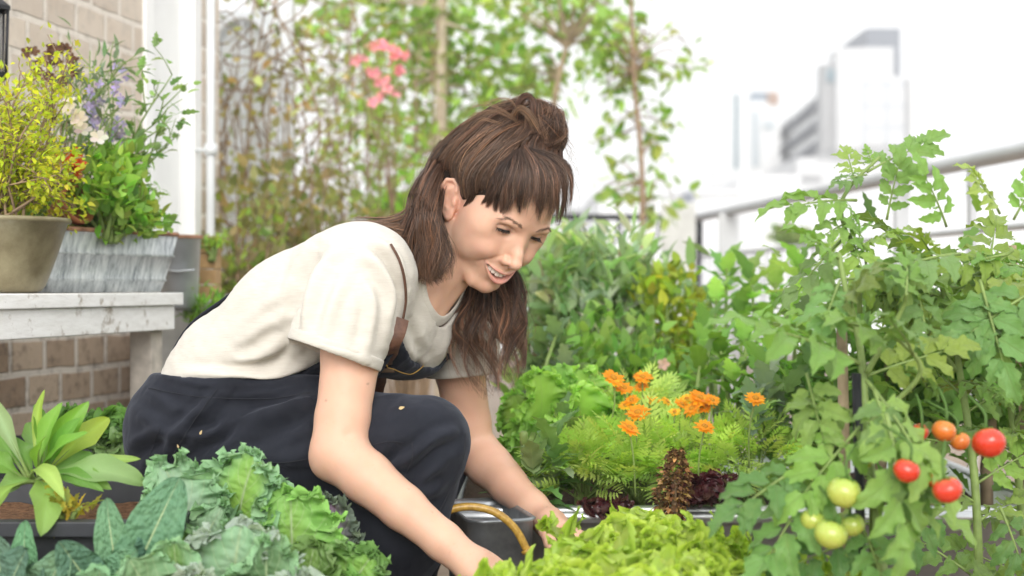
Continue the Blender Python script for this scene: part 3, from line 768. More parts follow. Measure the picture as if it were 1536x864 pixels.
def leaf_geo(L, W, kind='ovate', nu=12, nv=5, fold=.25, droop=.5, cup=0, ruf=0, ruf_n=5, teeth=0, nt=7, frill=0, frill_n=14, blister=0, seed=0, twist=0, bow=0.0, jag=0):
    """a leaf blade along +x, across y, its face +z; returns vertices, faces, uv (u along, v across -1..1)"""
    r = np.random.default_rng(seed)
    u = np.linspace(0.001, 1, nu)
    if kind == 'round': u = .001 + .999 * (1 - (1 - np.linspace(0, 1, nu)) ** 1.5)
    v = np.linspace(-1, 1, nv)
    if frill: v = .45 * v + .55 * np.sin(v * np.pi / 2)
    U, Vv = np.meshgrid(u, v, indexing='ij')
    w = prof(kind, u); 
    wt = np.ones_like(U)
    if teeth:
        ph = r.uniform(0, 1); saw = np.abs(((U * nt + ph + .12 * Vv) % 1) * 2 - 1)
        wt = 1 - teeth * saw * (.35 + .65 * np.abs(Vv))
    if jag:
        J = np.stack([U * frill_n * 3.2, np.sign(Vv) * 3, np.full_like(U, seed * .37 % 23)], -1).reshape(-1, 3)
        wt = wt * (1 + jag * np.clip(np.abs(Vv) * 1.6 - .6, 0, 1) * (vnoise(J, 1, 4) + .6 * vnoise(J * .4, 1, 6)).reshape(U.shape))
    Y = Vv * W / 2 * w[:, None] * wt
    a = np.abs(Vv)
    Z = fold * np.abs(Y) + cup * Y * Y / max(W, 1e-6) * 4
    X0 = U * L + np.where(teeth > 0, .10 * W * a * wt, 0.0)
    if ruf:
        p1, p2 = r.uniform(0, 6.28, 2); s = np.where(Vv > 0, p1, p2)
        Z = Z + ruf * W * a ** 1.8 * np.sin(U * 6.28 * ruf_n + s) * np.minimum(1, w[:, None] * 1.4)
        X0 = X0 + ruf * W * .45 * a ** 2 * np.cos(U * 6.28 * ruf_n + s)
    if frill:
        P = np.stack([U * frill_n, Vv * 2.6, np.full_like(U, seed * .73 % 31)], -1).reshape(-1, 3)
        n1 = vnoise(P, 1.0, 3).reshape(U.shape); n2 = vnoise(P + 5, 1.0, 5).reshape(U.shape); n3 = vnoise(P + 9, 1.0, 8).reshape(U.shape); n4 = vnoise(P * 2.1 + 3, 1.0, 12).reshape(U.shape)
        e = np.clip((a - .45) / .55, 0, 1) ** 1.2 * np.minimum(1, w[:, None] * 1.6)
        ph_ = 3 * n2
        Z = Z + frill * W * (n1 * .8 + n4 * .45 + .55 * np.sin(6.283 * frill_n * .8 * U + ph_ + np.sign(Vv))) * e; X0 = X0 + frill * W * n2 * .8 * e; Y = Y + frill * W * (n3 * .7 - np.sign(Vv) * .35 * np.abs(n1)) * e
    if blister:
        P = np.stack([U * L / W * 7.5, np.abs(Vv) * 3.8, np.full_like(U, seed * 1.3 % 17)], -1).reshape(-1, 3)
        Z = Z + blister * W * np.abs(vnoise(P, 1.0, 2).reshape(U.shape)) * np.minimum(1, a * 4)
    th = -droop * u ** 1.35; 
    cx = np.concatenate([[0], np.cumsum(np.cos((th[1:] + th[:-1]) / 2) * np.diff(u))]) * L; cz = np.concatenate([[0], np.cumsum(np.sin((th[1:] + th[:-1]) / 2) * np.diff(u))]) * L
    dx = X0 - U * L
    X = cx[:, None] + dx * np.cos(th)[:, None] - Z * np.sin(th)[:, None]; Zf = cz[:, None] + dx * np.sin(th)[:, None] + Z * np.cos(th)[:, None]
    if twist:
        t = twist * U; Y, Zf = Y * np.cos(t) - (Zf - cz[:, None]) * np.sin(t), cz[:, None] + Y * np.sin(t) + (Zf - cz[:, None]) * np.cos(t)
    if bow: Y = Y + bow * L * (U ** 2)
    V = np.stack([X, Y, Zf], -1).reshape(-1, 3)
    i = np.arange(nu - 1)[:, None]; j = np.arange(nv - 1)[None]
    F = np.stack([i * nv + j, (i + 1) * nv + j, (i + 1) * nv + j + 1, i * nv + j + 1], -1).reshape(-1, 4)
    return V, F, np.stack([U, Vv], -1).reshape(-1, 2)

def frame(d, up=(0, 0, 1), roll=0.0):
    """columns: along, across, face"""
    d = unit(np.asarray(d, float)); up = np.asarray(up, float)
    if abs(d @ unit(up)) > .985: up = np.array([.3, -1, .1])
    s = unit(np.cross(up, d)); n = np.cross(d, s)
    if roll: s, n = s * math.cos(roll) + n * math.sin(roll), n * math.cos(roll) - s * math.sin(roll)
    return np.stack([d, s, n], 1)

def put(mb, geo, base, R, col, mi=0, tipcol=None, midcol=None, edgecol=None):
    V, F, uv = geo; C = np.tile(np.asarray(col, float), (len(V), 1))
    if tipcol is not None: C = C + (np.asarray(tipcol) - C) * (uv[:, :1] ** 2)
    if midcol is not None: C = C + (np.asarray(midcol) - C) * np.clip(1 - np.abs(uv[:, 1:]) * 1.6, 0, 1) * np.clip(1.25 - uv[:, :1], 0, 1)
    if edgecol is not None: C = C + (np.asarray(edgecol) - C) * np.clip(np.abs(uv[:, 1:]) * 1.4 - .5, 0, 1)
    mb.add(V @ R.T + base, F, C, uv, mi)

# ------------------------------------------------------------------ clothes
def fold_disp(V, N, folds, face=.15):
    """raise or sink soft folds; each fold: (points in the photograph, height m, width m), on the side turned to the viewer"""
    p = proj(V); facing = -np.einsum('ij,ij->i', N, unit(V - np.array([0, 0, CAMZ])))
    w = np.clip((facing - face * .2) / .25, 0, 1); d = np.zeros(len(V))
    for pts, h, wd in folds:
        q = spline(np.array(pts, float), max(6, 5 * len(pts))); m = 2133 / 2.1
        lo, hi = q.min(0) - wd * m * 3.5, q.max(0) + wd * m * 3.5
        I = np.where(((p > lo) & (p < hi)).all(1))[0]
        if len(I) == 0: continue
        P = p[I]; best = np.full(len(I), 1e9); tb = np.zeros(len(I)); sg = np.zeros(len(I))
        for i in range(len(q) - 1):
            a, b = q[i], q[i + 1]; ab = b - a; t = np.clip((P - a) @ ab / (ab @ ab + 1e-9), 0, 1)
            r = P - a - t[:, None] * ab; e = np.hypot(r[:, 0], r[:, 1]); k = e < best
            best = np.where(k, e, best); tb = np.where(k, (i + t) / (len(q) - 1), tb)
        fade = np.sin(np.clip(tb, .02, .98) * np.pi) ** .6
        x = best / m / wd
        d[I] += h * fade * (np.exp(-x * x) - .35 * np.exp(-((x - 1.9) / .8) ** 2))
    return d * w

# trunk of the body as both garments see it
TN = [(px(320, 640, 2.17), .072, .070), (px(376, 560, 2.165), .074, .055), (px(470, 480, 2.155), .076, .066), (px(548, 446, 2.145), .090, .078)]
def trunk(P, off=0.0):
    d = None
    for s in (1, -1):
        e = chain(P, [c + LAT * w * s for c, r, w in TN], [r + off for c, r, w in TN], .05)
        d = e if d is None else smin(d, e, .10)
    return d
HEM = px(501, 533, 1.972); HN = unit(np.array([-44, 0, -122.]) + np.array([0, -14, 0]))
HEM2 = px(697, 560, 2.318); HN2 = unit(np.array([10, 5, -118.]))
COLC = px(616, 432, 2.155); CA = px(643, 488, 2.125) - COLC; CB = LAT * .076 + np.array([0, 0, -.002])
CN = unit(np.cross(CA, CB)); CN = CN if CN[2] > 0 else -CN
def sleeve(P, S, hem, hn, r0, r1):
    ax = hem - S; d = chain(P, [S, S + ax * .5, hem + ax * .4], [r0, (r0 + r1) / 2, r1 * .99], .02)
    pl = (P - hem) @ hn
    inner = cone(P, S + ax * .55, hem + ax * .5, r1 - .0045, r1 - .0055)
    d = smax(d, pl, .003)
    return smax(d, -np.maximum(inner, -(pl + .035)), .002)
def shirt_base(P):
    d = trunk(P)
    yoke = chain(P, [S1 + np.array([.0, 0, -.004]), px(590, 410, 2.13), px(618, 420, 2.16), S2], [.062, .052, .052, .058], .04)
    d = smin(d, yoke, .05)
    d = smin(d, cone(P, px(528, 412, 2.19), px(600, 402, 2.19), .050, .040), .04)
    d = smin(d, sphere(P, px(588, 500, 2.115) , .046), .06)         # bust
    d = smin(d, sphere(P, px(622, 512, 2.20), .048), .05)
    d = smin(d, sleeve(P, S1, HEM, HN, .074, .0645), .022)
    return smin(d, sleeve(P, S2, HEM2, HN2, .066, .062), .02)
def shirt_f(P):
    d = shirt_base(P)
    # neck opening
    Q = P - COLC; a = Q @ CA / (CA @ CA); b = Q @ CB / (CB @ CB)
    n = (np.sqrt(a * a + b * b + 1e-9) - 1) * .068
    d = smax(d, -np.maximum(n, -(Q @ CN + .045)), .004)
    return d
WP = px(400, 578, 2.07); WN = unit(np.cross(np.array([1, 0, -.075]), LAT)); WN = WN if WN[2] > 0 else -WN
def mat_shirt():
    t = NT('cream_jersey'); co = t.n('ShaderNodeTexCoord').outputs['Object']
    mp = t.n('ShaderNodeMapping', ins={'Scale': (60, 60, 620), 'Rotation': (0, .62, 0)}); t.link(co, mp.inputs[0])
    slub = t.noise(1, 5, .65, mp.outputs[0]); knit = t.noise(1400, 2); big = t.noise(55, 3)
    c = t.ramp(slub, [(.2, (.53, .49, .43)), (.55, (.59, .555, .495)), (.85, (.62, .59, .535))])
    h = t.math('ADD', t.math('MULTIPLY', slub, .8), t.math('ADD', t.math('MULTIPLY', knit, .25), t.math('MULTIPLY', big, .9)))
    return t.done(t.pbsdf(c, .9, .15, 0, t.bump(h, .45, .0016), **{'Sheen Weight': .25, 'Sheen Roughness': .5}))
M_shirt = mat_shirt()
V, Q = surf(shirt_f, (-.62, 1.85, .42), (.12, 2.48, .90), .0034, smooth=3)
N = vnormals(V, Q)
SF = [([(438, 505), (448, 450), (462, 405), (480, 375)], -.007, .010), ([(452, 500), (470, 440), (500, 395)], .005, .011),
      ([(480, 515), (500, 450), (520, 400)], .0035, .010), ([(545, 540), (560, 470), (552, 420)], .004, .009), ([(575, 520), (585, 450), (565, 400), (545, 380)], .005, .009),
      ([(590, 490), (598, 440), (585, 395), (560, 372)], -.005, .007), ([(430, 500), (390, 530), (350, 545)], .0045, .009), ([(440, 470), (400, 490), (345, 530)], .004, .010),
      ([(425, 430), (390, 470), (330, 515)], .003, .012), ([(470, 540), (420, 555), (350, 562), (270, 560)], .006, .008), ([(465, 556), (400, 568), (330, 570)], -.005, .005),
      ([(440, 520), (400, 545), (330, 556)], -.004, .006), ([(520, 370), (490, 390), (465, 430)], .003, .009), ([(380, 420), (340, 470), (300, 520)], .0025, .012),
      ([(600, 500), (618, 530), (640, 545)], .003, .008), ([(612, 480), (625, 520), (620, 555)], -.003, .007), ([(560, 360), (590, 385), (604, 420)], .004, .006),
      ([(470, 515), (520, 530), (560, 545)], .0015, .006)]
d = 1.9 * fold_disp(V, N, SF) + .0022 * fbm(V * np.array([1, 1, 1.3]), 22, 3, 5) + .0010 * fbm(V @ np.array([[.8, 0, .6], [0, 1, 0], [-.6, 0, .8]]) * np.array([.35, 1, 1.6]), 60, 2, 8)
rdg = lambda A, sc, sd: (1 - np.abs(fbm(V @ A, sc, 2, sd))) ** 3
A1_ = np.array([[.8, 0, .6], [0, 1, 0], [-.6, 0, .8]]) @ np.diag([.35, 1, 1.5])
d = d + .0022 * rdg(A1_, 26, 21) * np.clip(fbm(V, 9, 2, 3) * 2 + .5, 0, 1) + .0011 * rdg(np.diag([1, 1, .5]), 34, 31) * np.clip(fbm(V, 8, 2, 13) * 2 + .4, 0, 1)
V = relax(V + N * d[:, None], Q, .2)
m = MB(); m.add(V, Q); shirt = m.build('t_shirt', M_shirt, person)
# ribbed collar and the doubled hems
def snap(P, f, off, it=8):
    P = np.array(P)
    for _ in range(it):
        e = .0015; g = np.stack([(f(P + np.eye(3)[k] * e) - f(P - np.eye(3)[k] * e)) / (2 * e) for k in range(3)], 1)
        P = P - unit(g) * ((f(P) - off) * .8)[:, None]
    return P
def band(ring, w, th, axis_of, n=10):
    """a flat band swept round a closed ring; axis_of(i): the direction of its width, second: its outward direction"""
    k = len(ring); a = np.linspace(0, 2 * np.pi, n, endpoint=False); V = []
    for i in range(k):
        A, B = axis_of(i); c = np.sign(np.cos(a)) * np.abs(np.cos(a)) ** .6; s = np.sign(np.sin(a)) * np.abs(np.sin(a)) ** .6
        V.append(ring[i] + (c * w / 2)[:, None] * A + (s * th / 2)[:, None] * B)
    i = np.arange(k)[:, None]; j = np.arange(n)[None]
    F = np.stack([i * n + j, i * n + (j + 1) % n, ((i + 1) % k) * n + (j + 1) % n, ((i + 1) % k) * n + j], -1).reshape(-1, 4)
    return np.concatenate(V), F
an = np.linspace(0, 2 * np.pi, 72, endpoint=False)
ring = COLC + np.cos(an)[:, None] * CA * 1.0 + np.sin(an)[:, None] * CB * 1.0
# slide the ring along the opening's axis until it meets the cloth
tt = np.linspace(-.10, .10, 161)
def top_t(r):
    v = np.minimum(shirt_base(r + CN * tt[:, None]), neck_sdf(r + CN * tt[:, None]) - .001); I = np.where(v < 0)[0]
    return tt[I[-1]] if len(I) else 0
ring = np.array([r + CN * top_t(r) for r in ring])
for _ in range(6): ring = (ring + np.roll(ring, 1, 0) + np.roll(ring, -1, 0)) / 3
rad = unit(ring - ring.mean(0))
m = MB(); V, F = band(ring + rad * .003, .018, .0042, lambda i: (unit(rad[i] * .75 - CN * .75), unit(CN + rad[i] * .6))); m.add(V, F, (1, 1, 1)); m.build('collar', M_shirt, shirt)
for hem, hn, r in ((HEM, HN, .0655), (HEM2, HN2, .062)):
    u = unit(np.cross(hn, (0, 1, 0))); v = np.cross(hn, u); rg = hem - hn * .0085 + r * 1.012 * (np.cos(an)[:, None] * u + np.sin(an)[:, None] * v)
    rg = snap(rg, shirt_f, .0006, 5); rd = unit(rg - rg.mean(0)); m = MB()
    V, F = band(rg, .016, .0030, lambda i: (hn, rd[i])); m.add(V, F); m.build('sleeve_hem', M_shirt, shirt)

# dungarees
H1, K1, A1 = px(300, 668, 2.12), px(638, 662, 1.99), px(510, 1060, 2.03)
H2, K2, A2 = px(300, 655, 2.30), px(640, 690, 2.34), px(560, 1060, 2.38)
def dung_f(P):
    w = trunk(P, .0115)
    w = smin(w, sphere(P, px(292, 612, 2.19), .060), .05)
    body = smax(w, (P - WP) @ WN - .004, .004)
    inn = trunk(P, .004)
    body = smax(body, -np.maximum(inn, -((P - WP) @ WN + .03)), .002)
    leg = chain(P, [H1, H1 + (K1 - H1) * .55, K1], [.098, .080, .0625], .03)
    leg = smin(leg, chain(P, [K1, K1 + (A1 - K1) * .35, A1], [.060, .066, .052], .02), .012)
    leg = smin(leg, cone(P, K1 + (H1 - K1) * .2 + np.array([0, 0, -.03]), K1 + (A1 - K1) * .35 + np.array([-.055, 0, 0]), .045, .06), .03)
    leg2 = chain(P, [H2, H2 + (K2 - H2) * .55, K2], [.108, .084, .064], .03)
    leg2 = smin(leg2, chain(P, [K2, A2], [.063, .05], .02), .02)
    d = smin(body, leg, .045); d = smin(d, leg2, .04)
    # bib: a thick sheet lying on the front of the chest
    sh = np.abs(shirt_f(P) - .0045) - .003
    Q = P - px(600, 560, 2.13)
    fr = unit(np.cross(LAT, px(548, 440, 2.145) - px(370, 552, 2.165))); fr = fr if fr[2] < 0 else -fr
    up = unit(px(548, 440, 2.145) - px(370, 552, 2.165))
    lat = Q @ LAT; v = Q @ up
    top = v - (.030 + 2.2 * lat * lat)
    b = np.maximum.reduce([sh, np.abs(lat - .0) - (.125 - .0 * v), top, -(Q @ fr + .055), -v - .26])
    return smin(d, b, .006)
def mat_denim():
    t = NT('black_cotton'); co = t.n('ShaderNodeTexCoord').outputs['Object']
    mp = t.n('ShaderNodeMapping', ins={'Rotation': (0, .8, .3), 'Scale': (1, 1, 1)}); t.link(co, mp.inputs[0])
    tw = t.n('ShaderNodeTexWave', ins={'Scale': 420, 'Distortion': 1.5}); t.link(mp.outputs[0], tw.inputs[0])
    big = t.noise(14, 5); fine = t.noise(700, 2); mid = t.noise(75, 4)
    c = t.ramp(big, [(.3, (.0075, .0085, .0135)), (.6, (.015, .017, .025)), (.8, (.029, .032, .043))])
    c = t.mix(t.math('MULTIPLY', t.math('SUBTRACT', fine, .58), 1.2, clamp=True), c, (.026, .029, .038))
    h = t.math('ADD', t.math('MULTIPLY', tw.outputs['Fac'], .15), t.math('ADD', t.math('MULTIPLY', fine, .3), mid))
    return t.done(t.pbsdf(c, .82, .22, 0, t.bump(h, .4, .0015), **{'Sheen Weight': .18, 'Sheen Roughness': .45, 'Sheen Tint': (.6, .65, .8, 1)}))
M_denim = mat_denim()
V, Q = surf(dung_f, (-.70, 1.78, .06), (.08, 2.52, .78), .0036, smooth=3)
N = vnormals(V, Q)
DF = [([(218, 585), (260, 620), (300, 632)], .006, .010), ([(205, 620), (250, 645), (285, 640)], .006, .010), ([(196, 660), (240, 655), (280, 668)], .005, .010), ([(190, 700), (225, 668), (262, 660)], -.006, .009),
      ([(225, 600), (270, 625), (320, 640)], -.005, .008), ([(240, 690), (262, 655), (300, 620), (325, 590)], .006, .009), ([(345, 625), (330, 648), (290, 655), (262, 652)], .007, .007),
      ([(352, 640), (320, 668), (270, 690)], -.006, .008), ([(470, 600), (420, 620), (360, 632)], .006, .010), ([(465, 625), (420, 648), (370, 668)], -.005, .010), ([(460, 580), (400, 592), (330, 590)], .004, .008),
      ([(470, 680), (420, 690), (350, 688)], .005, .012), ([(450, 720), (400, 720)], .004, .012),
      ([(690, 645), (655, 655), (610, 690), (582, 700)], .006, .008), ([(688, 665), (650, 680), (612, 715)], -.005, .008), ([(672, 690), (640, 712), (622, 740)], .005, .008), ([(560, 665), (600, 655), (640, 630)], .003, .012),
      ([(600, 668), (586, 688), (575, 700)], -.004, .006), ([(620, 740), (650, 735), (668, 712)], .004, .009), ([(575, 640), (610, 618), (655, 612)], .002, .012), ([(590, 770), (620, 760), (645, 730)], .004, .009),
      ([(235, 560), (300, 577), (400, 577), (470, 568)], .0018, .004)]
d = 1.6 * fold_disp(V, N, DF) + .003 * fbm(V, 16, 3, 2) + .0012 * fbm(V, 60, 2, 4)
# patch pocket and the buttoned side flap stand proud of the cloth
def in_poly(p, poly):
    r = np.zeros(len(p), bool); k = len(poly)
    for i in range(k):
        (x1, y1), (x2, y2) = poly[i], poly[(i + 1) % k]
        c = ((y1 > p[:, 1]) != (y2 > p[:, 1])) & (p[:, 0] < (x2 - x1) * (p[:, 1] - y1) / (y2 - y1 + 1e-9) + x1); r ^= c
    return r
pp = proj(V); near = (N @ unit(np.array([0, -1, .1]))) > .1
d += .0030 * (near & in_poly(pp, [(318, 582), (352, 584), (285, 676), (252, 690), (246, 668)])) + .0035 * (near & in_poly(pp, [(352, 630), (470, 600), (470, 700), (300, 690)]))
A2_ = np.array([[.75, 0, -.66], [0, 1, 0], [.66, 0, .75]]) @ np.diag([.4, 1, 1.4])
d = d + .0032 * (1 - np.abs(fbm(V @ A2_, 18, 2, 41))) ** 3 * np.clip(fbm(V, 7, 2, 43) * 2 + .5, 0, 1)
V = relax(V + N * d[:, None], Q, .2)
m = MB(); m.add(V, Q); dung = m.build('dungarees', M_denim, person)
DV, DN = V, N
def on_mesh(path, V=None, off=.001, n=40):
    """points of the garment's near side seen along a path of the photograph"""
    V = DV if V is None else V
    q = spline(np.array(path, float), n); p = proj(V); out = []
    for a in q:
        e = np.hypot(*(p - a).T); I = np.where(e < 5)[0]
        if len(I) == 0: I = np.array([np.argmin(e)])
        j = I[np.argmin(V[I, 1])]; dd = V[j, 1]; out.append(px(a[0], a[1], dd - off))
    out = np.array(out); 
    for _ in range(3): out[1:-1, 1] = (out[:-2, 1] + out[1:-1, 1] * 2 + out[2:, 1]) / 4
    return out
M_seam = mat_plain('seam_thread', (.028, .029, .036), .8, .2, bump=.3, scale=400)
st = MB()
for path in ([(222, 582), (300, 595), (400, 598), (466, 588)], [(326, 583), (292, 630), (256, 688)], [(555, 668), (585, 662), (604, 664)], [(618, 664), (618, 690), (606, 715)],
             [(698, 650), (694, 690), (668, 750), (632, 815)], [(350, 690), (420, 694), (466, 688)], [(240, 640), (222, 690)]):
    st.tube(on_mesh(path, off=.0002), .00055, 5)
st.build('seam', M_seam, dung)
def strip(m, P, side, w, th, uvs=True):
    """a strap along P; side: its width direction per point"""
    P = np.asarray(P); T = unit(np.gradient(P, axis=0)); S = unit(side - T * np.einsum('ij,ij->i', side, T)[:, None]); U = np.cross(S, T); k = len(P)
    V = np.concatenate([np.stack([P[i] + S[i] * w / 2 * a + U[i] * th / 2 * b for a, b in ((-1, -1), (1, -1), (1, 1), (-1, 1))]) for i in range(k)])
    F = [(i * 4 + j, i * 4 + (j + 1) % 4, i * 4 + 4 + (j + 1) % 4, i * 4 + 4 + j) for i in range(k - 1) for j in range(4)] + [(3, 2, 1, 0), tuple((k - 1) * 4 + j for j in range(4))]
    m.add(V, F)
M_leather = mat_plain('brown_leather', (.115, .055, .035), .5, .4, var=.3, scale=120, bump=.35)
# leather tab in front, cloth strap over the shoulder and down the back
SV = np.concatenate(shirt_f and [v for v in [np.array([vv.co[:] for vv in shirt.data.vertices])]])
fp = on_mesh([(566, 592), (575, 560), (586, 530), (598, 500), (604, 478)], V=SV, off=.005, n=16)
m = MB(); strip(m, fp, np.tile(unit(np.array([1, .45, .15])), (len(fp), 1)), .019, .0025); m.build('leather_strap', M_leather, dung, bevel=.0008)
sp = on_mesh([(604, 482), (609, 450), (606, 415), (598, 388), (586, 366)], V=SV, off=.0015, n=18)
m = MB(); strip(m, sp, np.tile(unit(np.array([.45, .9, .15])), (len(sp), 1)), .0045, .0016); m.build('shoulder_strap', M_leather, dung)
bp = np.array([px(226, 546, 2.17), px(262, 506, 2.17), px(300, 466, 2.17), px(340, 430, 2.17), px(385, 394, 2.18), px(440, 361, 2.19), px(500, 338, 2.20)])
bp = snap(spline(bp, 24), shirt_f, .009, 6)
m = MB(); strip(m, bp, np.tile(LAT, (24, 1)), .03, .003); m.build('back_strap', M_denim, dung)
m = MB(); b = fp[5]
m.box(b + np.array([0, -.003, 0]), (.026, .0022, .018), None); m.tube(b + np.array([[-.008, -.004, 0], [.008, -.006, .004]]), .0022, 8)
m.build('buckle', mat_plain('dark_brass', (.16, .11, .07), .4, .5, metal=.8, bump=.1), dung, bevel=.0008)
m = MB(); q = on_mesh([(580, 548), (600, 558), (618, 561), (636, 548), (650, 530)], off=.002, n=20)
m.tube(q, .0008, 6); m.build('bib_stitching', mat_plain('mustard_thread', (.42, .25, .06), .7, .3, scale=600, bump=.5), dung)
M_flake = mat_plain('dry_flake', (.50, .38, .20), .8, .2, bump=0)
for (x, y, s_, a_) in ((598, 613, .0045, .3), (300, 652, .0035, 1.2), (268, 672, .003, 2.0)):
    FK = MB(); c_ = on_mesh([(x - 3, y), (x, y), (x + 3, y)], off=.0025, n=5)[2]; g_ = leaf_geo(s_ * 2, s_, 'ovate', 6, 3, seed=x); put(FK, g_, c_, frame((math.cos(a_), 0, math.sin(a_)), (0, -1, .2)), (.50, .38, .20))
    FK.build('leaf_flake', M_flake, dung)
# work boots under the turn-ups
M_boot = mat_plain('boot_leather', (.06, .035, .025), .55, .4, var=.3, scale=60)
for A in (A1, A2):
    fwd = unit(np.array([.93, -.28, 0])); g = np.array([A[0], A[1], 0])
    bf = lambda P, A=A, g=g, fwd=fwd: smax(smin(chain(P, [A + np.array([0, 0, .03]), g + np.array([0, 0, .06])], [.052, .048], .02), chain(P, [g + np.array([0, 0, .042]) - fwd * .03, g + fwd * .1 + np.array([0, 0, .042]), g + fwd * .17 + np.array([0, 0, .03])], [.042, .042, .034], .02), .03), -(P[:, 2] - .012), .004)
    V, Q = surf(bf, g - np.array([.15, .15, .01]), g + np.array([.27, .2, .22]), .005, smooth=2)
    m = MB(); m.add(V, Q); m.build('boot', M_boot, person)
def vary(c, a=.2, r=None):
    r = r or rng; return np.clip(np.array(c) * math.exp(r.normal(0, a)) * np.exp(r.normal(0, a * .45, 3)), 0, .9)

def scatter(mb, P, D, size, tmpl, cols, cv=.2, up=None, mi=0):
    """many copies of a few leaf templates: P points, D directions, size per leaf"""
    N = len(P); D = unit(D); up = np.tile([0, 0, 1.0], (N, 1)) + rng.normal(0, .45, (N, 3)) if up is None else up
    S = unit(np.cross(up, D)); Nn = np.cross(D, S); which = rng.integers(0, len(tmpl), N)
    cols = np.asarray(cols, float); cc = cols[rng.integers(0, len(cols), N)] * np.exp(rng.normal(0, cv, (N, 1))) * np.exp(rng.normal(0, cv * .35, (N, 3)))
    for k, (V, F, uv) in enumerate(tmpl):
        I = np.where(which == k)[0]
        if len(I) == 0: continue
        W = P[I, None] + size[I, None, None] * (V[None, :, :1] * D[I, None] + V[None, :, 1:2] * S[I, None] + V[None, :, 2:] * Nn[I, None])
        n = len(V); Fk = (F[None] + (np.arange(len(I)) * n)[:, None, None]).reshape(-1, 4)
        mb.add(W.reshape(-1, 3), Fk, np.repeat(np.clip(cc[I], 0, .95), n, 0), np.tile(uv, (len(I), 1)), mi)

def templates(n=5, **kw):
    out = []
    for i in range(n):
        k = dict(L=1.0, W=.45, nu=6, nv=3, seed=i, droop=rng.uniform(.2, .9), fold=rng.uniform(.1, .4)); k.update({a: (b(i) if callable(b) else b) for a, b in kw.items()})
        out.append(leaf_geo(**k))
    return out

def cluster(templ_leaf, layout):
    """one compound leaf of several leaflets: layout of (x, y, angle, size)"""
    Vs, Fs, Us, n = [], [], [], 0
    for x, y, a, s in layout:
        V, F, uv = templ_leaf[rng.integers(0, len(templ_leaf))]
        c, q = math.cos(a), math.sin(a); R = np.array([[c, -q, 0], [q, c, 0], [0, 0, 1]])
        z = -.16 * (x * x) + rng.normal(0, .015); Vs.append((V * s) @ R.T + (x, y, z)); Fs.append(F + n); Us.append(uv); n += len(V)
    return np.concatenate(Vs), np.concatenate(Fs), np.concatenate(Us)

M_leaf = mat_leaf('fresh_leaf', trans=.38, rough=.42, vein=.22)
M_soft = mat_leaf('background_leaf', trans=.55, rough=.5, vein=.1, bump=.05)
M_kale = mat_leaf('kale_leaf', trans=.22, rough=.55, spec=.3, vein=.55, veincol=(.42, .52, .30), nlat=8, bump=.35, bscale=120, slant=1.2, cell=15)
M_laci = mat_leaf('dark_kale_leaf', trans=.15, rough=.6, spec=.25, vein=.5, veincol=(.40, .50, .30), nlat=0.01, bump=.4, bscale=200, cell=24)
M_lett = mat_leaf('lettuce_leaf', trans=.48, rough=.34, spec=.4, vein=.35, veincol=(.62, .70, .34), nlat=5, bump=.3, bscale=90, slant=1.6)
M_tom = mat_leaf('tomato_leaf', trans=.34, rough=.5, spec=.35, vein=.42, fuzz=.25, spots=.35, veincol=(.26, .36, .12), nlat=6, bump=.6, bscale=140, slant=1.0)
M_wood = mat_plain('stem_bark', (.30, .23, .15), .8, .2, var=.35, scale=25, bump=.4)
M_stem = mat_plain('green_stem', (.20, .28, .08), .5, .35, var=.2, scale=60)
M_twig = mat_plain('dry_twig', (.27, .19, .12), .85, .2, var=.35, scale=40, bump=.4)

def stem(mb, pts, r0, r1, n=10, k=6, col=None):
    P = spline(pts, n); mb.tube(P, np.linspace(r0, r1, n), k, col)

def plant_obj(name, label, cat, base, group=None): return thing(name, label, cat, base, group)

def frill_strip(mb, G, col, wave, depth, amp, seed, inset=1, lift=0.0):
    """a curled lace along the edge of a leaf grid G (nu, nv, 3): short waves that loop over themselves"""
    r = np.random.default_rng(seed); k0 = int(G.shape[0] * .16)
    E = np.concatenate([G[k0:, inset], G[-1, inset + 1:-1 - inset], G[k0:, -1 - inset][::-1]]); I = np.concatenate([G[k0:, inset + 4], G[-2, inset + 1:-1 - inset], G[k0:, -5 - inset][::-1]])
    L = np.linalg.norm(np.diff(E, axis=0), axis=1).sum(); n = max(40, int(L / wave * 9)); E = spline(E, n); I = spline(I, n)
    O = unit(E - I); T = unit(np.gradient(E, axis=0)); N = unit(np.cross(T, O))
    for _ in range(3): O = unit(O + np.roll(O, 1, 0) + np.roll(O, -1, 0)); N = unit(N + np.roll(N, 1, 0) + np.roll(N, -1, 0))
    ph = np.linspace(0, 6.283 * n / 9, n) + np.cumsum(r.normal(0, .22, n)); am = 1 + .45 * np.interp(np.arange(n), np.arange(0, n + 12, 12), r.normal(0, 1, n // 12 + 2)[:len(np.arange(0, n + 12, 12))])
    rows = 6; V = []
    for j in range(rows):
        f = j / (rows - 1); a = amp * am * f ** 1.2
        V.append(E + O * (depth * f * (1 - .25 * f) * (.8 + .35 * am))[:, None] + N * (a * np.sin(ph + .5 * f) + lift * f)[:, None] + T * (a * .75 * np.sin(2 * ph + 1.0))[:, None] + O * (a * .4 * np.cos(ph * 2))[:, None])
    V = np.stack(V, 1).reshape(-1, 3); i = np.arange(n - 1)[:, None]; j = np.arange(rows - 1)[None]
    F = np.stack([i * rows + j, (i + 1) * rows + j, (i + 1) * rows + j + 1, i * rows + j + 1], -1).reshape(-1, 4)
    f = np.tile(np.linspace(0, 1, rows), n)[:, None]; C = np.asarray(col) * (.92 + .22 * f) * np.exp(r.normal(0, .05, (len(V), 1)))
    mb.add(V, F, C, np.stack([np.repeat(np.linspace(0, 1, n), rows), np.full(n * rows, .5)], 1))

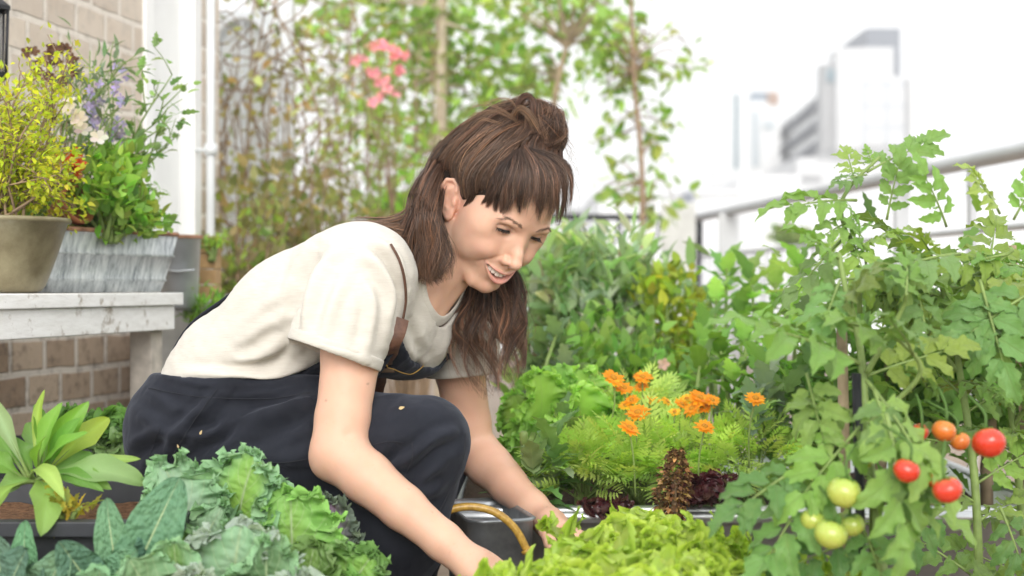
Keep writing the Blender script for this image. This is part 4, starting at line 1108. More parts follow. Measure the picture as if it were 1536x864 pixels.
# ------------------------------------------------------------------ the kale in front
KG = 'kale plants in the front bed'; KD = .20
def kale_leaf(mb, sm, base, tip, width, d, kind, col, rootp, lean=0.0, seed=0, edge=None, mid=None):
    """a blade from one pixel to another at depth d; lean: how much the tip comes towards the viewer"""
    dy = 28 if kind != 'dino' else 14; base = (base[0], base[1] + dy); tip = (tip[0], tip[1] + dy); d = min(d + KD, 1.645) if kind == 'dino' else (d + KD if base[0] > 215 else min(d + KD, 1.63)); a = px(base[0], base[1], d); b = px(tip[0], tip[1], d - lean); L = np.linalg.norm(b - a); W = width * d / FPX
    dr = rng.uniform(.5, .8); di = unit(b - a)
    face = unit(np.array([rng.normal(0, .25), -1, .45]))
    R = frame(di, face, rng.normal(0, .18)); 
    # lift the blade so that the bow ends at the tip
    c, s = math.cos(dr * .42), math.sin(dr * .42); R = R @ np.array([[c, 0, -s], [0, 1, 0], [s, 0, c]])
    if kind == 'curly': g = leaf_geo(L * 1.06, W, 'kale', 72, 31, fold=.22, droop=dr, ruf=.10, ruf_n=3.3, frill=.17, frill_n=11, jag=.16, seed=seed)
    elif kind == 'dino': g = leaf_geo(L * 1.04, W, 'strap', 60, 21, fold=.18, droop=dr, ruf=.035, ruf_n=5, blister=.055, seed=seed)
    else: g = leaf_geo(L * 1.05, W, 'kale', 56, 21, fold=.25, droop=dr, ruf=.09, ruf_n=4.2, frill=.08, frill_n=11, jag=.10, blister=.03, seed=seed)
    put(mb, g, a, R, col, 0, midcol=mid, edgecol=edge)
    if kind != 'dino':
        nv_ = {'curly': 31}.get(kind, 21); Gd = (g[0] @ R.T + a).reshape(-1, nv_, 3); ec = np.array(edge if edge is not None else col)
        q = 1.0 if kind == 'curly' else .55
        frill_strip(mb, Gd, ec, .0100, .0125 * q, .0058 * q, seed + 1, 1); frill_strip(mb, Gd, ec * .95, .0110, .0100 * q, .0055 * q, seed + 2, 3, .006 * q)
        if q == 1: frill_strip(mb, Gd, ec * 1.02, .0120, .0095, .0050, seed + 3, 6, .008)
    # midrib and petiole
    V = (g[0] @ R.T + a).reshape(-1, {'curly': 31, 'dino': 21}.get(kind, 21), 3); mid_ = V[:, V.shape[1] // 2]
    n = len(mid_); k = int(n * .86); sm.tube(mid_[:k:3] - R[:, 2] * .0006, np.linspace(.0026, .0007, len(mid_[:k:3])), 6, None, True)
    stem(sm, [rootp, (rootp * .45 + a * .55) + np.array([0, 0, -.012]), a], .0055, .0030, 8)
BLU, GRN, DIN = (.25, .43, .23), (.24, .47, .11), (.15, .30, .165)
M_kst = mat_plain('kale_stalk', (.36, .46, .24), .5, .35, var=.15, scale=50)
def kale_plant(name, label, root, leaves, mat):
    rp = px(root[0], root[1], root[2] + KD); t = plant_obj(name, label, 'plant', (rp[0], rp[1], .20), KG); mb, sm = MB(), MB()
    stem(sm, [np.array([rp[0], rp[1], .19]), rp], .012, .009)
    for i, (b, tp, w, d, k, col, lean, e, m_) in enumerate(leaves): kale_leaf(mb, sm, b, tp, w, d, k, vary(col, .10), rp, lean, i * 7 + len(label), e, m_)
    mb.build('leaves', mat, t); sm.build('stalk', M_kst, t)
YG, PALE, PUR = (.25, .41, .06), (.36, .44, .37), (.25, .17, .26)
kale_plant('curly_kale', 'tall curly kale with a bright green frilled leaf, in front of the dark trousers', (350, 930, 1.62), [
    ((358, 812), (382, 664), 140, 1.62, 'curly', GRN, .03, BLU, YG), ((318, 822), (248, 676), 118, 1.60, 'curly', BLU, .02, BLU, PALE), ((330, 830), (312, 690), 110, 1.66, 'curly', (.11, .20, .11), .0, BLU, None),
    ((300, 880), (262, 762), 90, 1.57, 'flat', GRN, .03, BLU, YG), ((392, 850), (418, 705), 100, 1.67, 'curly', GRN, .0, BLU, None), ((285, 860), (330, 740), 90, 1.58, 'curly', BLU, .02, BLU, PALE)], M_kale)
kale_plant('curly_kale', 'grey green curly kale nearest the lens, broad pale leaf with a light midrib', (380, 960, 1.48), [
    ((352, 935), (362, 765), 165, 1.48, 'curly', BLU, .04, PALE, PALE), ((300, 925), (262, 792), 105, 1.46, 'flat', (.13, .26, .10), .05, BLU, YG), ((405, 935), (400, 800), 120, 1.46, 'curly', (.14, .27, .12), .05, BLU, None),
    ((330, 940), (290, 840), 120, 1.42, 'curly', BLU, .04, PALE, None), ((250, 930), (196, 815), 110, 1.44, 'flat', (.16, .27, .13), .05, BLU, None), ((430, 950), (455, 845), 100, 1.43, 'curly', BLU, .03, PALE, None)], M_kale)
kale_plant('curly_kale', 'green curly kale with one purple leaf beside the forearm', (470, 950, 1.60), [
    ((440, 868), (436, 722), 128, 1.60, 'curly', GRN, .03, GRN, YG), ((478, 880), (492, 732), 82, 1.64, 'curly', PUR, .0, (.13, .17, .13), (.26, .13, .30)), ((498, 905), (553, 812), 120, 1.56, 'curly', GRN, .03, (.15, .29, .08), YG),
    ((455, 930), (470, 800), 110, 1.54, 'curly', (.15, .29, .07), .03, None, YG), ((505, 930), (530, 850), 100, 1.52, 'curly', (.14, .28, .07), .03, None, YG), ((420, 900), (395, 770), 90, 1.63, 'curly', BLU, .0, None, None)], M_kale)
kale_plant('dinosaur_kale', 'dark blistered strap leaved kale rising before the black trough', (190, 960, 1.56), [
    ((188, 905), (160, 735), 52, 1.60, 'dino', DIN, .0, None, None), ((182, 892), (268, 706), 84, 1.56, 'dino', DIN, .0, None, None), ((160, 900), (90, 800), 66, 1.50, 'dino', (.10, .19, .12), .06, None, None), ((215, 900), (232, 760), 60, 1.60, 'dino', (.075, .15, .10), .0, None, None),
    ((200, 930), (150, 830), 92, 1.44, 'flat', (.17, .29, .16), .06, None, None), ((140, 905), (205, 812), 56, 1.50, 'dino', DIN, .04, None, None)], M_laci)
kale_plant('dinosaur_kale', 'blue green strap leaved kale in the lower corner beneath the trough', (20, 970, 1.52), [
    ((45, 930), (38, 770), 44, 1.55, 'dino', DIN, .0, None, None), ((20, 930), (-6, 790), 70, 1.50, 'dino', (.10, .20, .13), .04, None, None), ((50, 940), (100, 812), 74, 1.48, 'dino', DIN, .05, None, None), ((0, 950), (40, 812), 84, 1.46, 'dino', (.11, .21, .14), .05, None, None), ((70, 950), (60, 830), 70, 1.44, 'dino', (.11, .20, .13), .04, None, None), ((-30, 930), (-60, 810), 70, 1.50, 'dino', DIN, .03, None, None)], M_laci)
# small seedling leaves by the wrist
t = plant_obj('kale_seedling', 'small kale seedling whose grey green leaves poke up under the reaching wrist', 'plant', px(700, 930, 1.58 + KD)); mb, sm = MB(), MB()
for b, tp, w, col in (((740, 900), (752, 832), 26, (.20, .36, .07)), ((700, 905), (650, 853), 34, (.16, .27, .16)), ((705, 900), (697, 846), 26, (.16, .28, .17)), ((748, 905), (775, 842), 26, (.18, .34, .07)), ((720, 905), (720, 862), 30, (.17, .30, .12))):
    kale_leaf(mb, sm, b, tp, w, 1.58, 'flat', col, px(715, 950, 1.58 + KD), .02, int(w) + b[0])
mb.build('leaves', M_kale, t); sm.build('stalk', M_kst, t)

# ------------------------------------------------------------------ lettuces
def lettuce(name, label, c, r, n, col, col2, mat=M_lett, group=None, h=1.0, ruf=.13, n_r=3.2, frill=.075, upright=0.0, lace=True):
    cw = px(*c) if len(c) == 3 and c[0] > 5 else np.array(c)
    t = plant_obj(name, label, 'lettuce', cw, group); mb = MB()
    for i in range(n):
        f = i / (n - 1); a = i * 2.4 + rng.normal(0, .25); el = .25 + 1.15 * (1 - f) ** .8 + upright * .4 if False else (1.35 - 1.05 * f + upright * .35 + rng.normal(0, .08))
        L = r * (.50 + .42 * f) * rng.uniform(.85, 1.12); W = L * rng.uniform(1.0, 1.25)
        d = np.array([math.cos(a) * math.cos(el), math.sin(a) * math.cos(el), math.sin(el)])
        g = leaf_geo(L, W, 'round', 34, 25, fold=.04, droop=rng.uniform(-.1, .55) + .25 * f, cup=.05, ruf=ruf * rng.uniform(.8, 1.3), ruf_n=n_r, frill=frill, frill_n=7, jag=.06, seed=i + int(1000 * r))
        fc = np.array([-math.cos(a), -math.sin(a), .6])
        k = np.array(col) * (1 - f) + np.array(col2) * f
        put(mb, g, cw + np.array([math.cos(a), math.sin(a), 0]) * r * (.10 + .28 * f) + np.array([0, 0, r * rng.uniform(-.1, .15)]), frame(d, fc, rng.normal(0, .2)), vary(k, .08), midcol=np.array(k) * (1.3, 1.12, 1.6))
        if lace: Gd = mb.V[-1].reshape(-1, 25, 3); frill_strip(mb, Gd, np.array(k) * 1.05, .020, .011, .0050, i + 7, 1); frill_strip(mb, Gd, np.array(k), .024, .010, .0055, i + 70, 3, .003)
    mb.build('leaves', mat, t); return t
LY, LG = (.50, .60, .11), (.38, .52, .08)
LGp = 'pale green lettuces in the front bed'
lettuce('lettuce', 'broad pale yellow green lettuce next to the bucket handle', (880, 940, 1.58), 0.112, 26, LY, LG, group=LGp, upright=.5)
lettuce('lettuce', 'tall upright light green lettuce left of the dried seed head', (950, 868, 1.72), 0.100, 22, LY, (.34, .48, .07), group=LGp, upright=.9)
lettuce('lettuce', 'pale lettuce at the lower edge between two taller lettuces', (975, 960, 1.56), 0.125, 28, LY, LG, group=LGp, upright=.6)
lettuce('lettuce', 'wide spreading lettuce in front of the galvanised rim beside the tomato vine', (1090, 935, 1.64), 0.130, 30, LY, (.34, .48, .07), group=LGp, upright=.6)
lettuce('lettuce', 'small lettuce tuft against the foot of the tomato stake', (1180, 960, 1.66), 0.104, 18, LY, (.28, .44, .06), group=LGp, upright=.6)
M_red = mat_leaf('red_lettuce_leaf', trans=.2, rough=.35, spec=.5, vein=.3, veincol=(.25, .12, .10), nlat=5, bump=.4, bscale=130)
for i, (c, lab) in enumerate((((1066, 752, 2.22), 'dark red frilled lettuce behind the dried seed head'), ((912, 775, 2.26), 'small dark red lettuce under the ferny marigold leaves'))):
    lettuce('red_lettuce', lab, c, .056 if i == 0 else .034, 16, (.075, .014, .020), (.06, .018, .022), M_red, 'dark red lettuces in the tub', ruf=.12, n_r=6, frill=.08, upright=.6)

# ------------------------------------------------------------------ rosette in the black trough
def rosette():
    c = px(58, 722, 1.80); t = plant_obj('leafy_plant', 'fresh green plant with long smooth spoon shaped leaves in the black trough', 'plant', (c[0], c[1], .42)); mb, sm = MB(), MB()
    L = [((2, 584), 26, .0, (.24, .34, .18)), ((-22, 628), 30, .02, (.13, .27, .05)), ((70, 590), 15, .04, (.26, .38, .06)), ((113, 598), 34, .0, (.15, .32, .045)), ((122, 634), 28, -.03, (.12, .28, .045)), ((153, 625), 36, .05, (.30, .42, .06)),
         ((130, 656), 28, -.06, (.16, .33, .05)), ((206, 690), 20, .0, (.24, .38, .09)), ((188, 700), 32, .06, (.17, .32, .08)), ((222, 742), 50, -.02, (.22, .34, .14)), ((62, 815), 46, -.13, (.22, .36, .09)), ((113, 750), 26, -.10, (.33, .45, .12)),
         ((-25, 690), 34, -.02, (.15, .30, .06)), ((-20, 800), 26, -.10, (.22, .36, .07)), ((138, 772), 20, -.06, (.48, .36, .03)), ((30, 640), 24, .08, (.13, .26, .06)), ((95, 640), 22, .10, (.12, .25, .05)), ((170, 660), 24, .10, (.12, .26, .06)), ((160, 735), 26, -.05, (.13, .27, .06)), ((45, 612), 30, .03, (.14, .29, .05)), ((90, 606), 30, -.02, (.17, .33, .06)), ((18, 660), 30, .0, (.13, .27, .05)), ((138, 690), 34, .02, (.14, .29, .06)), ((-8, 735), 34, -.04, (.16, .30, .07)), ((75, 650), 26, -.06, (.20, .36, .07)), ((175, 720), 34, -.03, (.18, .32, .09))]
    for i, (tp, w, dd, col) in enumerate(L):
        b = px(tp[0], tp[1], 1.80 + dd); s = c + np.array([rng.normal(0, .006), rng.normal(0, .006), 0]); v = b - s; Ln = np.linalg.norm(v); di = unit(v)
        dr = .75 if tp[1] < 700 else 1.1
        if tp[1] > 740: dr = 1.5
        R = frame(di, (rng.normal(0, .25), -.75, .8), rng.normal(0, .15)); k = dr * .45; cc, ss = math.cos(k), math.sin(k); R = R @ np.array([[cc, 0, -ss], [0, 1, 0], [ss, 0, cc]])
        g = leaf_geo(Ln * 1.07, w * 1.80 / FPX * 1.15, 'spat', 26, 9, fold=.30, droop=dr, ruf=.06, ruf_n=2.6, seed=i, bow=rng.normal(0, .07), twist=rng.normal(0, .25))
        put(mb, g, s, R, vary(np.array(col) * np.array([1.15, 1.15, 1.0]), .06), midcol=np.array(col) * 1.7)
        V = (g[0] @ R.T + s).reshape(26, 9, 3)[:, 4]; sm.tube(V[:18:2] - R[:, 2] * .0012, np.linspace(.0030, .0006, 9), 6)
    mb.build('leaves', M_leaf, t); sm.build('stalk', M_stem, t)
rosette()

# ------------------------------------------------------------------ generic soft plants of the background
def bush(name, label, cat, c, rad, n, size, tmpl, cols, mat, group=None, stems=8, base_z=None, gap=.5, outward=.7, stem_r=.006, sm_mat=None, lop=1.0, dens=1.0, cv=.22, upb=.35):
    """leaves on twigs that spread from a foot; c: centre, rad: half sizes of the crown"""
    c = np.array(c, float); rad = np.array(rad, float); bz = c[2] - rad[2] if base_z is None else base_z
    foot = np.array([c[0], c[1], bz]); t = plant_obj(name, label, cat, foot, group); lm, sm = MB(), MB()
    tips = []
    for i in range(stems):
        v = unit(rng.normal(0, 1, 3)); v[2] = abs(v[2]) * .9 + .1 if base_z is None else v[2]; e = c + v * rad * rng.uniform(.55, 1.0)
        m = foot * .45 + e * .55 + rng.normal(0, .1, 3) * rad; stem(sm, [foot + rng.normal(0, .08, 3) * rad * (1, 1, 0), m, e], stem_r, stem_r * .3, 8, 5)
        for q in range(5): tips.append(m + (e - m) * rng.uniform(0, 1.15) + rng.normal(0, .12, 3) * rad)
    tips = np.array(tips)
    P = tips[rng.integers(0, len(tips), n)] + rng.normal(0, 1, (n, 3)) * rad * (gap * .42)
    q = (P - c) / rad; k = np.linalg.norm(q, axis=1); P = np.where((k > 1.08)[:, None], c + q / k[:, None] * rad * rng.uniform(.7, 1.08, (n, 1)), P)
    D = unit(P - foot) * outward + rng.normal(0, .55, (n, 3)) + np.array([0, 0, upb])
    scatter(lm, P, D, size * rng.uniform(.6, 1.25, n), tmpl, cols, cv)
    lm.build('leaves', mat, t); sm.build('stem', sm_mat or M_stem, t); return t

T_ov = templates(5, W=.55, kind='ovate'); T_la = templates(5, W=.26, kind='lance', nu=7); T_rd = templates(4, W=.85, kind='round'); T_fern = None
T_lobe = templates(5, W=.6, kind='ovate', nu=15, nv=5, teeth=.55, nt=4); T_tiny = templates(4, W=.5, kind='ovate', nu=4, nv=3)
G1, G2, G3, G4 = (.21, .38, .085), (.30, .48, .11), (.14, .27, .065), (.42, .56, .13)
# ------------------------------------------------------------------ ground, wall, bench, pots
def gz(x, y, z):
    """the point of the height z seen at pixel row y and column x (not at the horizon)"""
    d = (CAMZ - z) * FPX / (y - 432); return px(x, y, d)
def mat_deck():
    t = NT('terrace_planks'); co = t.n('ShaderNodeTexCoord').outputs['Object']
    mp = t.n('ShaderNodeMapping', ins={'Scale': (1, 1, 1)}); t.link(co, mp.inputs[0])
    br = t.n('ShaderNodeTexBrick', ins={'Scale': 1.0, 'Mortar Size': .004, 'Brick Width': 1.8, 'Row Height': .12, 'Color1': (.33, .25, .19, 1), 'Color2': (.25, .19, .145, 1), 'Mortar': (.04, .03, .025, 1)}); t.link(mp.outputs[0], br.inputs[0])
    mp2 = t.n('ShaderNodeMapping', ins={'Scale': (3, 60, 3)}); t.link(co, mp2.inputs[0]); g = t.noise(1, 5, .6, mp2.outputs[0])
    c = t.mix(.5, br.outputs['Color'], t.ramp(g, [(.3, (.20, .15, .11)), (.7, (.42, .34, .27))]))
    return t.done(t.pbsdf(c, .75, .3, 0, t.bump(g, .3, .002)))
m = MB(); m.box((0, 6.6, -.06), (14, 17, .12)); tag(m.build('terrace_floor', mat_deck()), kind='structure')
m = MB(); m.box((0, 105, -12.1), (360, 270, .2)); tag(m.build('city_ground', mat_plain('pale_ground', (.55, .55, .54), .9, .2, scale=.05, bump=0)), kind='structure')

WD = unit(np.array([.226, 1, 0])); WNn = np.array([WD[1], -WD[0], 0]); W0 = np.array([-1.044, 2.9, 0])     # wall: direction, normal towards us, a point of it
def wl(s, n=0, z=0): return W0 + WD * s + WNn * n + np.array([0, 0, z])
WR = np.stack([WD, -WNn, np.array([0, 0, 1])], 1)
def wall_s(x):                                               # where pixel column x meets the wall
    k = (x - 768) / FPX; d = (W0[0] - WD[0] / WD[1] * W0[1]) / (k - WD[0] / WD[1]); return (d - W0[1]) / WD[1]
def mat_brick():
    t = NT('whitewashed_brick'); co = t.n('ShaderNodeTexCoord').outputs['Object']
    sp = t.n('ShaderNodeSeparateXYZ'); t.link(co, sp.inputs[0])
    # run the courses along the wall
    al = t.math('ADD', t.math('MULTIPLY', sp.outputs[0], float(WD[0])), t.math('MULTIPLY', sp.outputs[1], float(WD[1])))
    cb = t.n('ShaderNodeCombineXYZ'); t.link(al, cb.inputs[0]); t.link(sp.outputs[2], cb.inputs[1])
    nz = t.n('ShaderNodeTexNoise', ins={'Scale': 9, 'Detail': 3}); t.link(co, nz.inputs[0])
    vec = t.n('ShaderNodeVectorMath', operation='MULTIPLY_ADD'); vec.inputs[1].default_value = (.012, .012, 0); t.link(nz.outputs['Color'], vec.inputs[0]); t.link(cb.outputs[0], vec.inputs[2])
    br = t.n('ShaderNodeTexBrick', ins={'Scale': 1.0, 'Mortar Size': .0085, 'Mortar Smooth': .35, 'Brick Width': .132, 'Row Height': .075, 'Color1': (.33, .235, .165, 1), 'Color2': (.52, .41, .31, 1), 'Mortar': (.66, .60, .53, 1)}); br.offset = .5
    t.link(vec.outputs[0], br.inputs[0])
    n1 = t.noise(5, 5); n2 = t.noise(38, 5, .65); n3 = t.noise(1.1, 3)
    c = t.mix(t.math('MULTIPLY', t.math('SUBTRACT', n2, .50), 3.5, clamp=True), br.outputs['Color'], (.15, .115, .09))
    # old lime wash, heavier up the wall
    up = t.math('MULTIPLY', t.math('SUBTRACT', sp.outputs[2], .72), 2.6, clamp=True)
    ws = t.math('MULTIPLY', t.math('ADD', t.math('MULTIPLY', up, .50), t.math('MULTIPLY', t.math('SUBTRACT', n1, .5), .8)), 1.0, clamp=True)
    c = t.mix(ws, c, (.74, .68, .60))
    h = t.math('ADD', t.math('MULTIPLY', br.outputs['Fac'], -.9), t.math('MULTIPLY', n2, .5))
    return t.done(t.pbsdf(c, .9, .2, 0, t.bump(h, .7, .008)))
M_brick = mat_brick()
def wallpiece(name, label, s0, s1, z0, z1, th, n, mat, cat='wall', bev=0):
    m = MB(); m.box(wl((s0 + s1) / 2, n - th / 2, (z0 + z1) / 2), (s1 - s0, th, z1 - z0), WR)
    return tag(m.build(name, mat, smooth=False, bevel=bev), label, cat)
s_a, s_b, s_c, s_d = wall_s(-260), wall_s(214), wall_s(297), wall_s(386)
wallpiece('brick_wall', 'weathered brick wall with thick pale mortar behind the white bench', s_a, s_b, 0, 2.2, .25, 0, M_brick)
M_white = mat_plain('white_paint', (.82, .82, .81), .55, .3, var=.05, scale=8, bump=.12)
t = thing('white_door', 'flat white painted door panel set between two strips of brick', 'door', wl(s_b))
m = MB(); m.box(wl((s_b + s_c) / 2, -.06, 1.46), (s_c - s_b - .01, .05, 1.47), WR); m.build('panel', M_white, t, False)
m = MB(); m.box(wl((s_b + s_c) / 2, -.02, .64), (s_c - s_b - .006, .14, .16), WR); m.build('sill', mat_plain('pale_stone', (.52, .50, .46), .8, .2, scale=20), t, False)
m = MB()
for s in (s_b + .02, s_c - .02): m.box(wl(s, -.015, 1.46), (.04, .05, 1.46), WR)
m.build('frame', M_white, t, False)
m = MB(); m.box(wl((s_b + s_c) / 2, -.045, .28), (s_c - s_b - .004, .16, .555), WR); m.build('plinth', M_brick, t, False)
wallpiece('brick_pier', 'narrow pale brick pier beside the drainpipe', s_c, s_c + (s_d - s_c) * .28, 0, 2.2, .25, .01, M_brick, 'pier')
# drainpipe with its arch, a tall arched trellis window behind the dry climber
M_galv = mat_plain('galvanised', (.50, .52, .54), .42, .5, metal=.75, var=.16, scale=14, bump=.1)
M_pale = mat_plain('pale_metal', (.66, .68, .69), .5, .4, metal=.1, var=.06, scale=10, bump=.05)
q = px(316, 470, 3.75); t = thing('drainpipe', 'thin white drainpipe running up past the end of the wall', 'pipe', (q[0], q[1], 0)); m = MB()
m.tube([(q[0], q[1], 0), (q[0], q[1], 2.2)], .011, 10); m.build('pipe', M_pale, t)
for z in (.5, 1.05, 1.6): m = MB(); m.tube([(q[0], q[1], z), (q[0], q[1], z + .03)], .017, 10); m.tube([(q[0], q[1], z + .015), (q[0] - .05, q[1] + .02, z + .015)], .006, 6); m.build('bracket', M_pale, t)
q0 = px(318, 150, 4.6); q1 = px(408, 150, 4.6); t = thing('arched_window', 'white arched garden window half hidden by the dry climber', 'window', ((q0[0] + q1[0]) / 2, 4.6, 0)); m = MB()
cx, rr = (q0[0] + q1[0]) / 2, (q1[0] - q0[0]) / 2
arc = [(q0[0], 4.6, .3)] + [(cx - rr * math.cos(a), 4.6, 1.45 + rr * 1.3 * math.sin(a)) for a in np.linspace(0, math.pi, 14)] + [(q1[0], 4.6, .3)]
m.tube(spline(arc, 60), .013, 8); m.tube([(cx, 4.6, .3), (cx, 4.6, 1.45 + rr * 1.3)], .006, 6)
for z in (.6, .85, 1.1, 1.35): m.tube([(q0[0], 4.6, z), (q1[0], 4.6, z)], .006, 6)
m.build('frame', M_pale, t)
m = MB(); m.box((cx, 4.63, .95), (rr * 1.9, .008, 1.3)); m.build('pane', mat_plain('frosted_pane', (.70, .73, .74), .3, .5, var=.05, scale=5, bump=0), t, False)
# lantern hung on the wall, top left corner
q = px(-22, 60, 2.6); t = thing('wall_lantern', 'black metal lantern fixed high on the brick wall', 'lantern', q); m = MB()
M_black = mat_plain('black_iron', (.025, .026, .03), .5, .4, metal=.5, var=.2, bump=.1)
m.lathe([(.0, .115), (.012, .11), (.03, .075), (.046, .062), (.046, .055), (.038, .055)], 6, q, None); m.build('cap', M_black, t, False); m = MB(); m.lathe([(.036, -.075), (.04, -.07), (.04, -.06), (.034, -.06)], 6, q)
m.build('base', M_black, t, False)
m = MB()
for a in range(6): m.tube([q + np.array([.037 * math.cos(a * 1.047), .037 * math.sin(a * 1.047), -.065]), q + np.array([.041 * math.cos(a * 1.047), .041 * math.sin(a * 1.047), .058])], .0032, 5)
m.build('bars', M_black, t)
m = MB(); m.tube([q + np.array([0, 0, -.07]), q + np.array([0, 0, .05])], .03, 6); m.build('glass', mat_plain('smoky_glass', (.12, .13, .15), .1, .6, bump=0), t)
m = MB(); m.tube(spline([q + np.array([0, 0, .11]), q + np.array([-.03, .04, .16]), q + np.array([-.09, .10, .13])], 10), .006, 6); m.build('bracket', M_black, t)

# the white bench
def mat_oldwhite():
    t = NT('chipped_white_wood'); co = t.n('ShaderNodeTexCoord').outputs['Object']
    mp = t.n('ShaderNodeMapping', ins={'Scale': (90, 12, 90), 'Rotation': (0, 0, -.22)}); t.link(co, mp.inputs[0])
    g = t.noise(1, 6, .65, mp.outputs[0]); n = t.noise(26, 5, .7); n2 = t.noise(6, 3)
    c = t.ramp(g, [(.25, (.74, .72, .69)), (.6, (.88, .87, .85))])
    chip = t.math('MULTIPLY', t.math('SUBTRACT', t.math('ADD', t.math('MULTIPLY', n, .7), t.math('MULTIPLY', n2, .35)), .585), 11, clamp=True)
    c = t.mix(t.math('MULTIPLY', chip, .8), c, (.33, .27, .21))
    return t.done(t.pbsdf(c, .7, .25, 0, t.bump(t.math('ADD', g, t.math('MULTIPLY', chip, -.8)), .35, .0025)))
M_old = mat_oldwhite()
BN = lambda s, n, z: np.array([-.634, 2.81, 0]) + WD * s + WNn * n + np.array([0, 0, z])
sE = (2.78 - 2.81) / WD[1]; sS = sE - 1.5
t = thing('potting_bench', 'white painted wooden bench with chipped paint, carrying the pots along the brick wall', 'bench', BN((sE + sS) / 2, -.2, 0))
m = MB()
for k in range(3): m.box(BN((sE + sS) / 2 + .005 * k, -.065 - .132 * k, .679), (sE - sS, .128, .024), WR)
m.build('tabletop', M_old, t, False, .002)
m = MB(); m.box(BN((sE + sS) / 2 - .012, -.02, .643), (sE - sS - .02, .022, .047), WR); m.build('apron', M_old, t, False, .002)
for s in (sE - .06, sS - .05):
    for n in (-.05,): m = MB(); m.box(BN(s, n, .31), (.046, .046, .62), WR); m.build('leg', mat_plain('grey_wood', (.50, .45, .39), .8, .2, var=.25, scale=30, bump=.4) if 'grey_wood' not in bpy.data.materials else bpy.data.materials['grey_wood'], t, False, .003)
m = MB(); m.box(BN((sE + sS) / 2, -.385, .635), (sE - sS - .1, .03, .05), WR); m.build('wall_cleat', M_old, t, False, .002)
q = px(262, 474, 3.25); q2 = px(372, 474, 3.45)
t = thing('low_bench', 'low white plank bench end seen between the potting bench and the woman', 'bench', (q + q2) / 2 * (1, 1, 0)); m = MB()
m.bar(q + (0, .12, -.02), q2 + (0, .12, -.02), .26, .036); m.build('plank', M_old, t, False, .002)
for f in (.15, .85):
    m = MB(); b = q * (1 - f) + q2 * f + np.array([0, .13, 0]); m.box((b[0], b[1], (q[2] - .04) / 2), (.05, .2, q[2] - .04)); m.build('leg', mat_plain('brown_board', (.22, .12, .07), .7, .2, var=.3, scale=20), t, False, .003)

# pots on the bench
def mat_bronze():
    t = NT('olive_glaze'); n = t.noise(22, 5, .65); n2 = t.noise(260, 2)
    c = t.ramp(n, [(.25, (.15, .12, .065)), (.6, (.27, .235, .14)), (.8, (.36, .34, .24))])
    return t.done(t.pbsdf(c, t.math('ADD', t.math('MULTIPLY', n, .3), .25), .5, .25, t.bump(n2, .3, .001)))
ZB = .692
q = px(-4, 437, 2.34); t = thing('olive_pot', 'round olive bronze pot with a pale rolled rim at the near end of the bench', 'pot', (q[0], q[1], ZB)); m = MB()
H_ = px(0, 330, 2.34)[2] - ZB
m.lathe([(0, .004), (.062, .0), (.070, .004), (.076, .012), (.094, H_ * .5), (.111, H_ - .006), (.116, H_ - .005), (.1175, H_ - .001), (.116, H_ + .003), (.110, H_ + .003), (.107, H_ - .004), (.09, H_ * .5), (.0, H_ * .5)], 56, (q[0], q[1], ZB)); m.build('bowl', mat_bronze(), t)
m = MB(); m.lathe([(0, H_ - .014), (.05, H_ - .013), (.106, H_ - .016)], 30, (q[0], q[1], ZB)); 
M_soil = mat_plain('dark_soil', (.045, .028, .018), .95, .15, var=.5, scale=90, bump=1.0, bscale=140, bdist=.006); m.build('soil', M_soil, t)
POT1 = np.array([q[0], q[1], ZB + H_])
def mat_washed():
    t = NT('limewashed_metal'); co = t.n('ShaderNodeTexCoord').outputs['Object']
    mp = t.n('ShaderNodeMapping', ins={'Scale': (85, 85, 9)}); t.link(co, mp.inputs[0]); s = t.noise(1, 5, .7, mp.outputs[0]); n = t.noise(30, 4)
    c = t.ramp(t.math('ADD', t.math('MULTIPLY', s, .75), t.math('MULTIPLY', n, .25)), [(.36, (.20, .22, .24)), (.47, (.50, .53, .55)), (.6, (.74, .76, .77))])
    return t.done(t.pbsdf(c, .45, .45, .2, t.bump(s, .4, .002)))
A, B = px(66, 437, 2.44), px(246, 437, 2.74); A[2] = B[2] = ZB; dv = unit(B - A); nv = np.array([-dv[1], dv[0], 0]) * -1
Hh = px(100, 342, 2.42)[2] - ZB
t = thing('metal_planter', 'long limewashed metal trough with a rusty rim, standing on the bench', 'planter', (A + B) / 2); m = MB(); mr = MB(); ms = MB()
nv = nv if nv[0] < 0 else -nv
def ringp(grow, z): return [A - dv * grow + np.array([0, 0, z]) - nv * grow, B + dv * grow + np.array([0, 0, z]) - nv * grow, B + dv * grow + nv * (.17 + grow) + np.array([0, 0, z]), A - dv * grow + nv * (.17 + grow) + np.array([0, 0, z])]
levels = [(0, 0), (.006, Hh * .18), (.009, Hh * .2), (.007, Hh * .24), (.016, Hh * .6), (.020, Hh * .62), (.017, Hh * .66), (.024, Hh), (.018, Hh), (.014, Hh - .02)]
def oblong(g, z, n=10, r=.02):
    c = ringp(g, z); out = []
    for i in range(4):
        p, a, b = c[i], unit(c[i - 1] - c[i]), unit(c[(i + 1) % 4] - c[i])
        for k in range(n): 
            th = k / (n - 1); out.append(p + a * r * (1 - th) ** 2 + b * r * th ** 2)
        for f in np.linspace(.1, .9, 9): out.append((p + b * r) * (1 - f) + (c[(i + 1) % 4] - b * r) * f)
    return np.array(out)
rings = np.array([oblong(g, z) for g, z in levels]); k, n = rings.shape[:2]
F = [(i * n + j, i * n + (j + 1) % n, (i + 1) * n + (j + 1) % n, (i + 1) * n + j) for i in range(k - 1) for j in range(n)]
m.add(rings.reshape(-1, 3), F + [tuple(range(n))[::-1]]); m.build('trough', mat_washed(), t)
M_rust = mat_plain('rust', (.36, .19, .12), .85, .2, var=.4, scale=60, bump=.5)
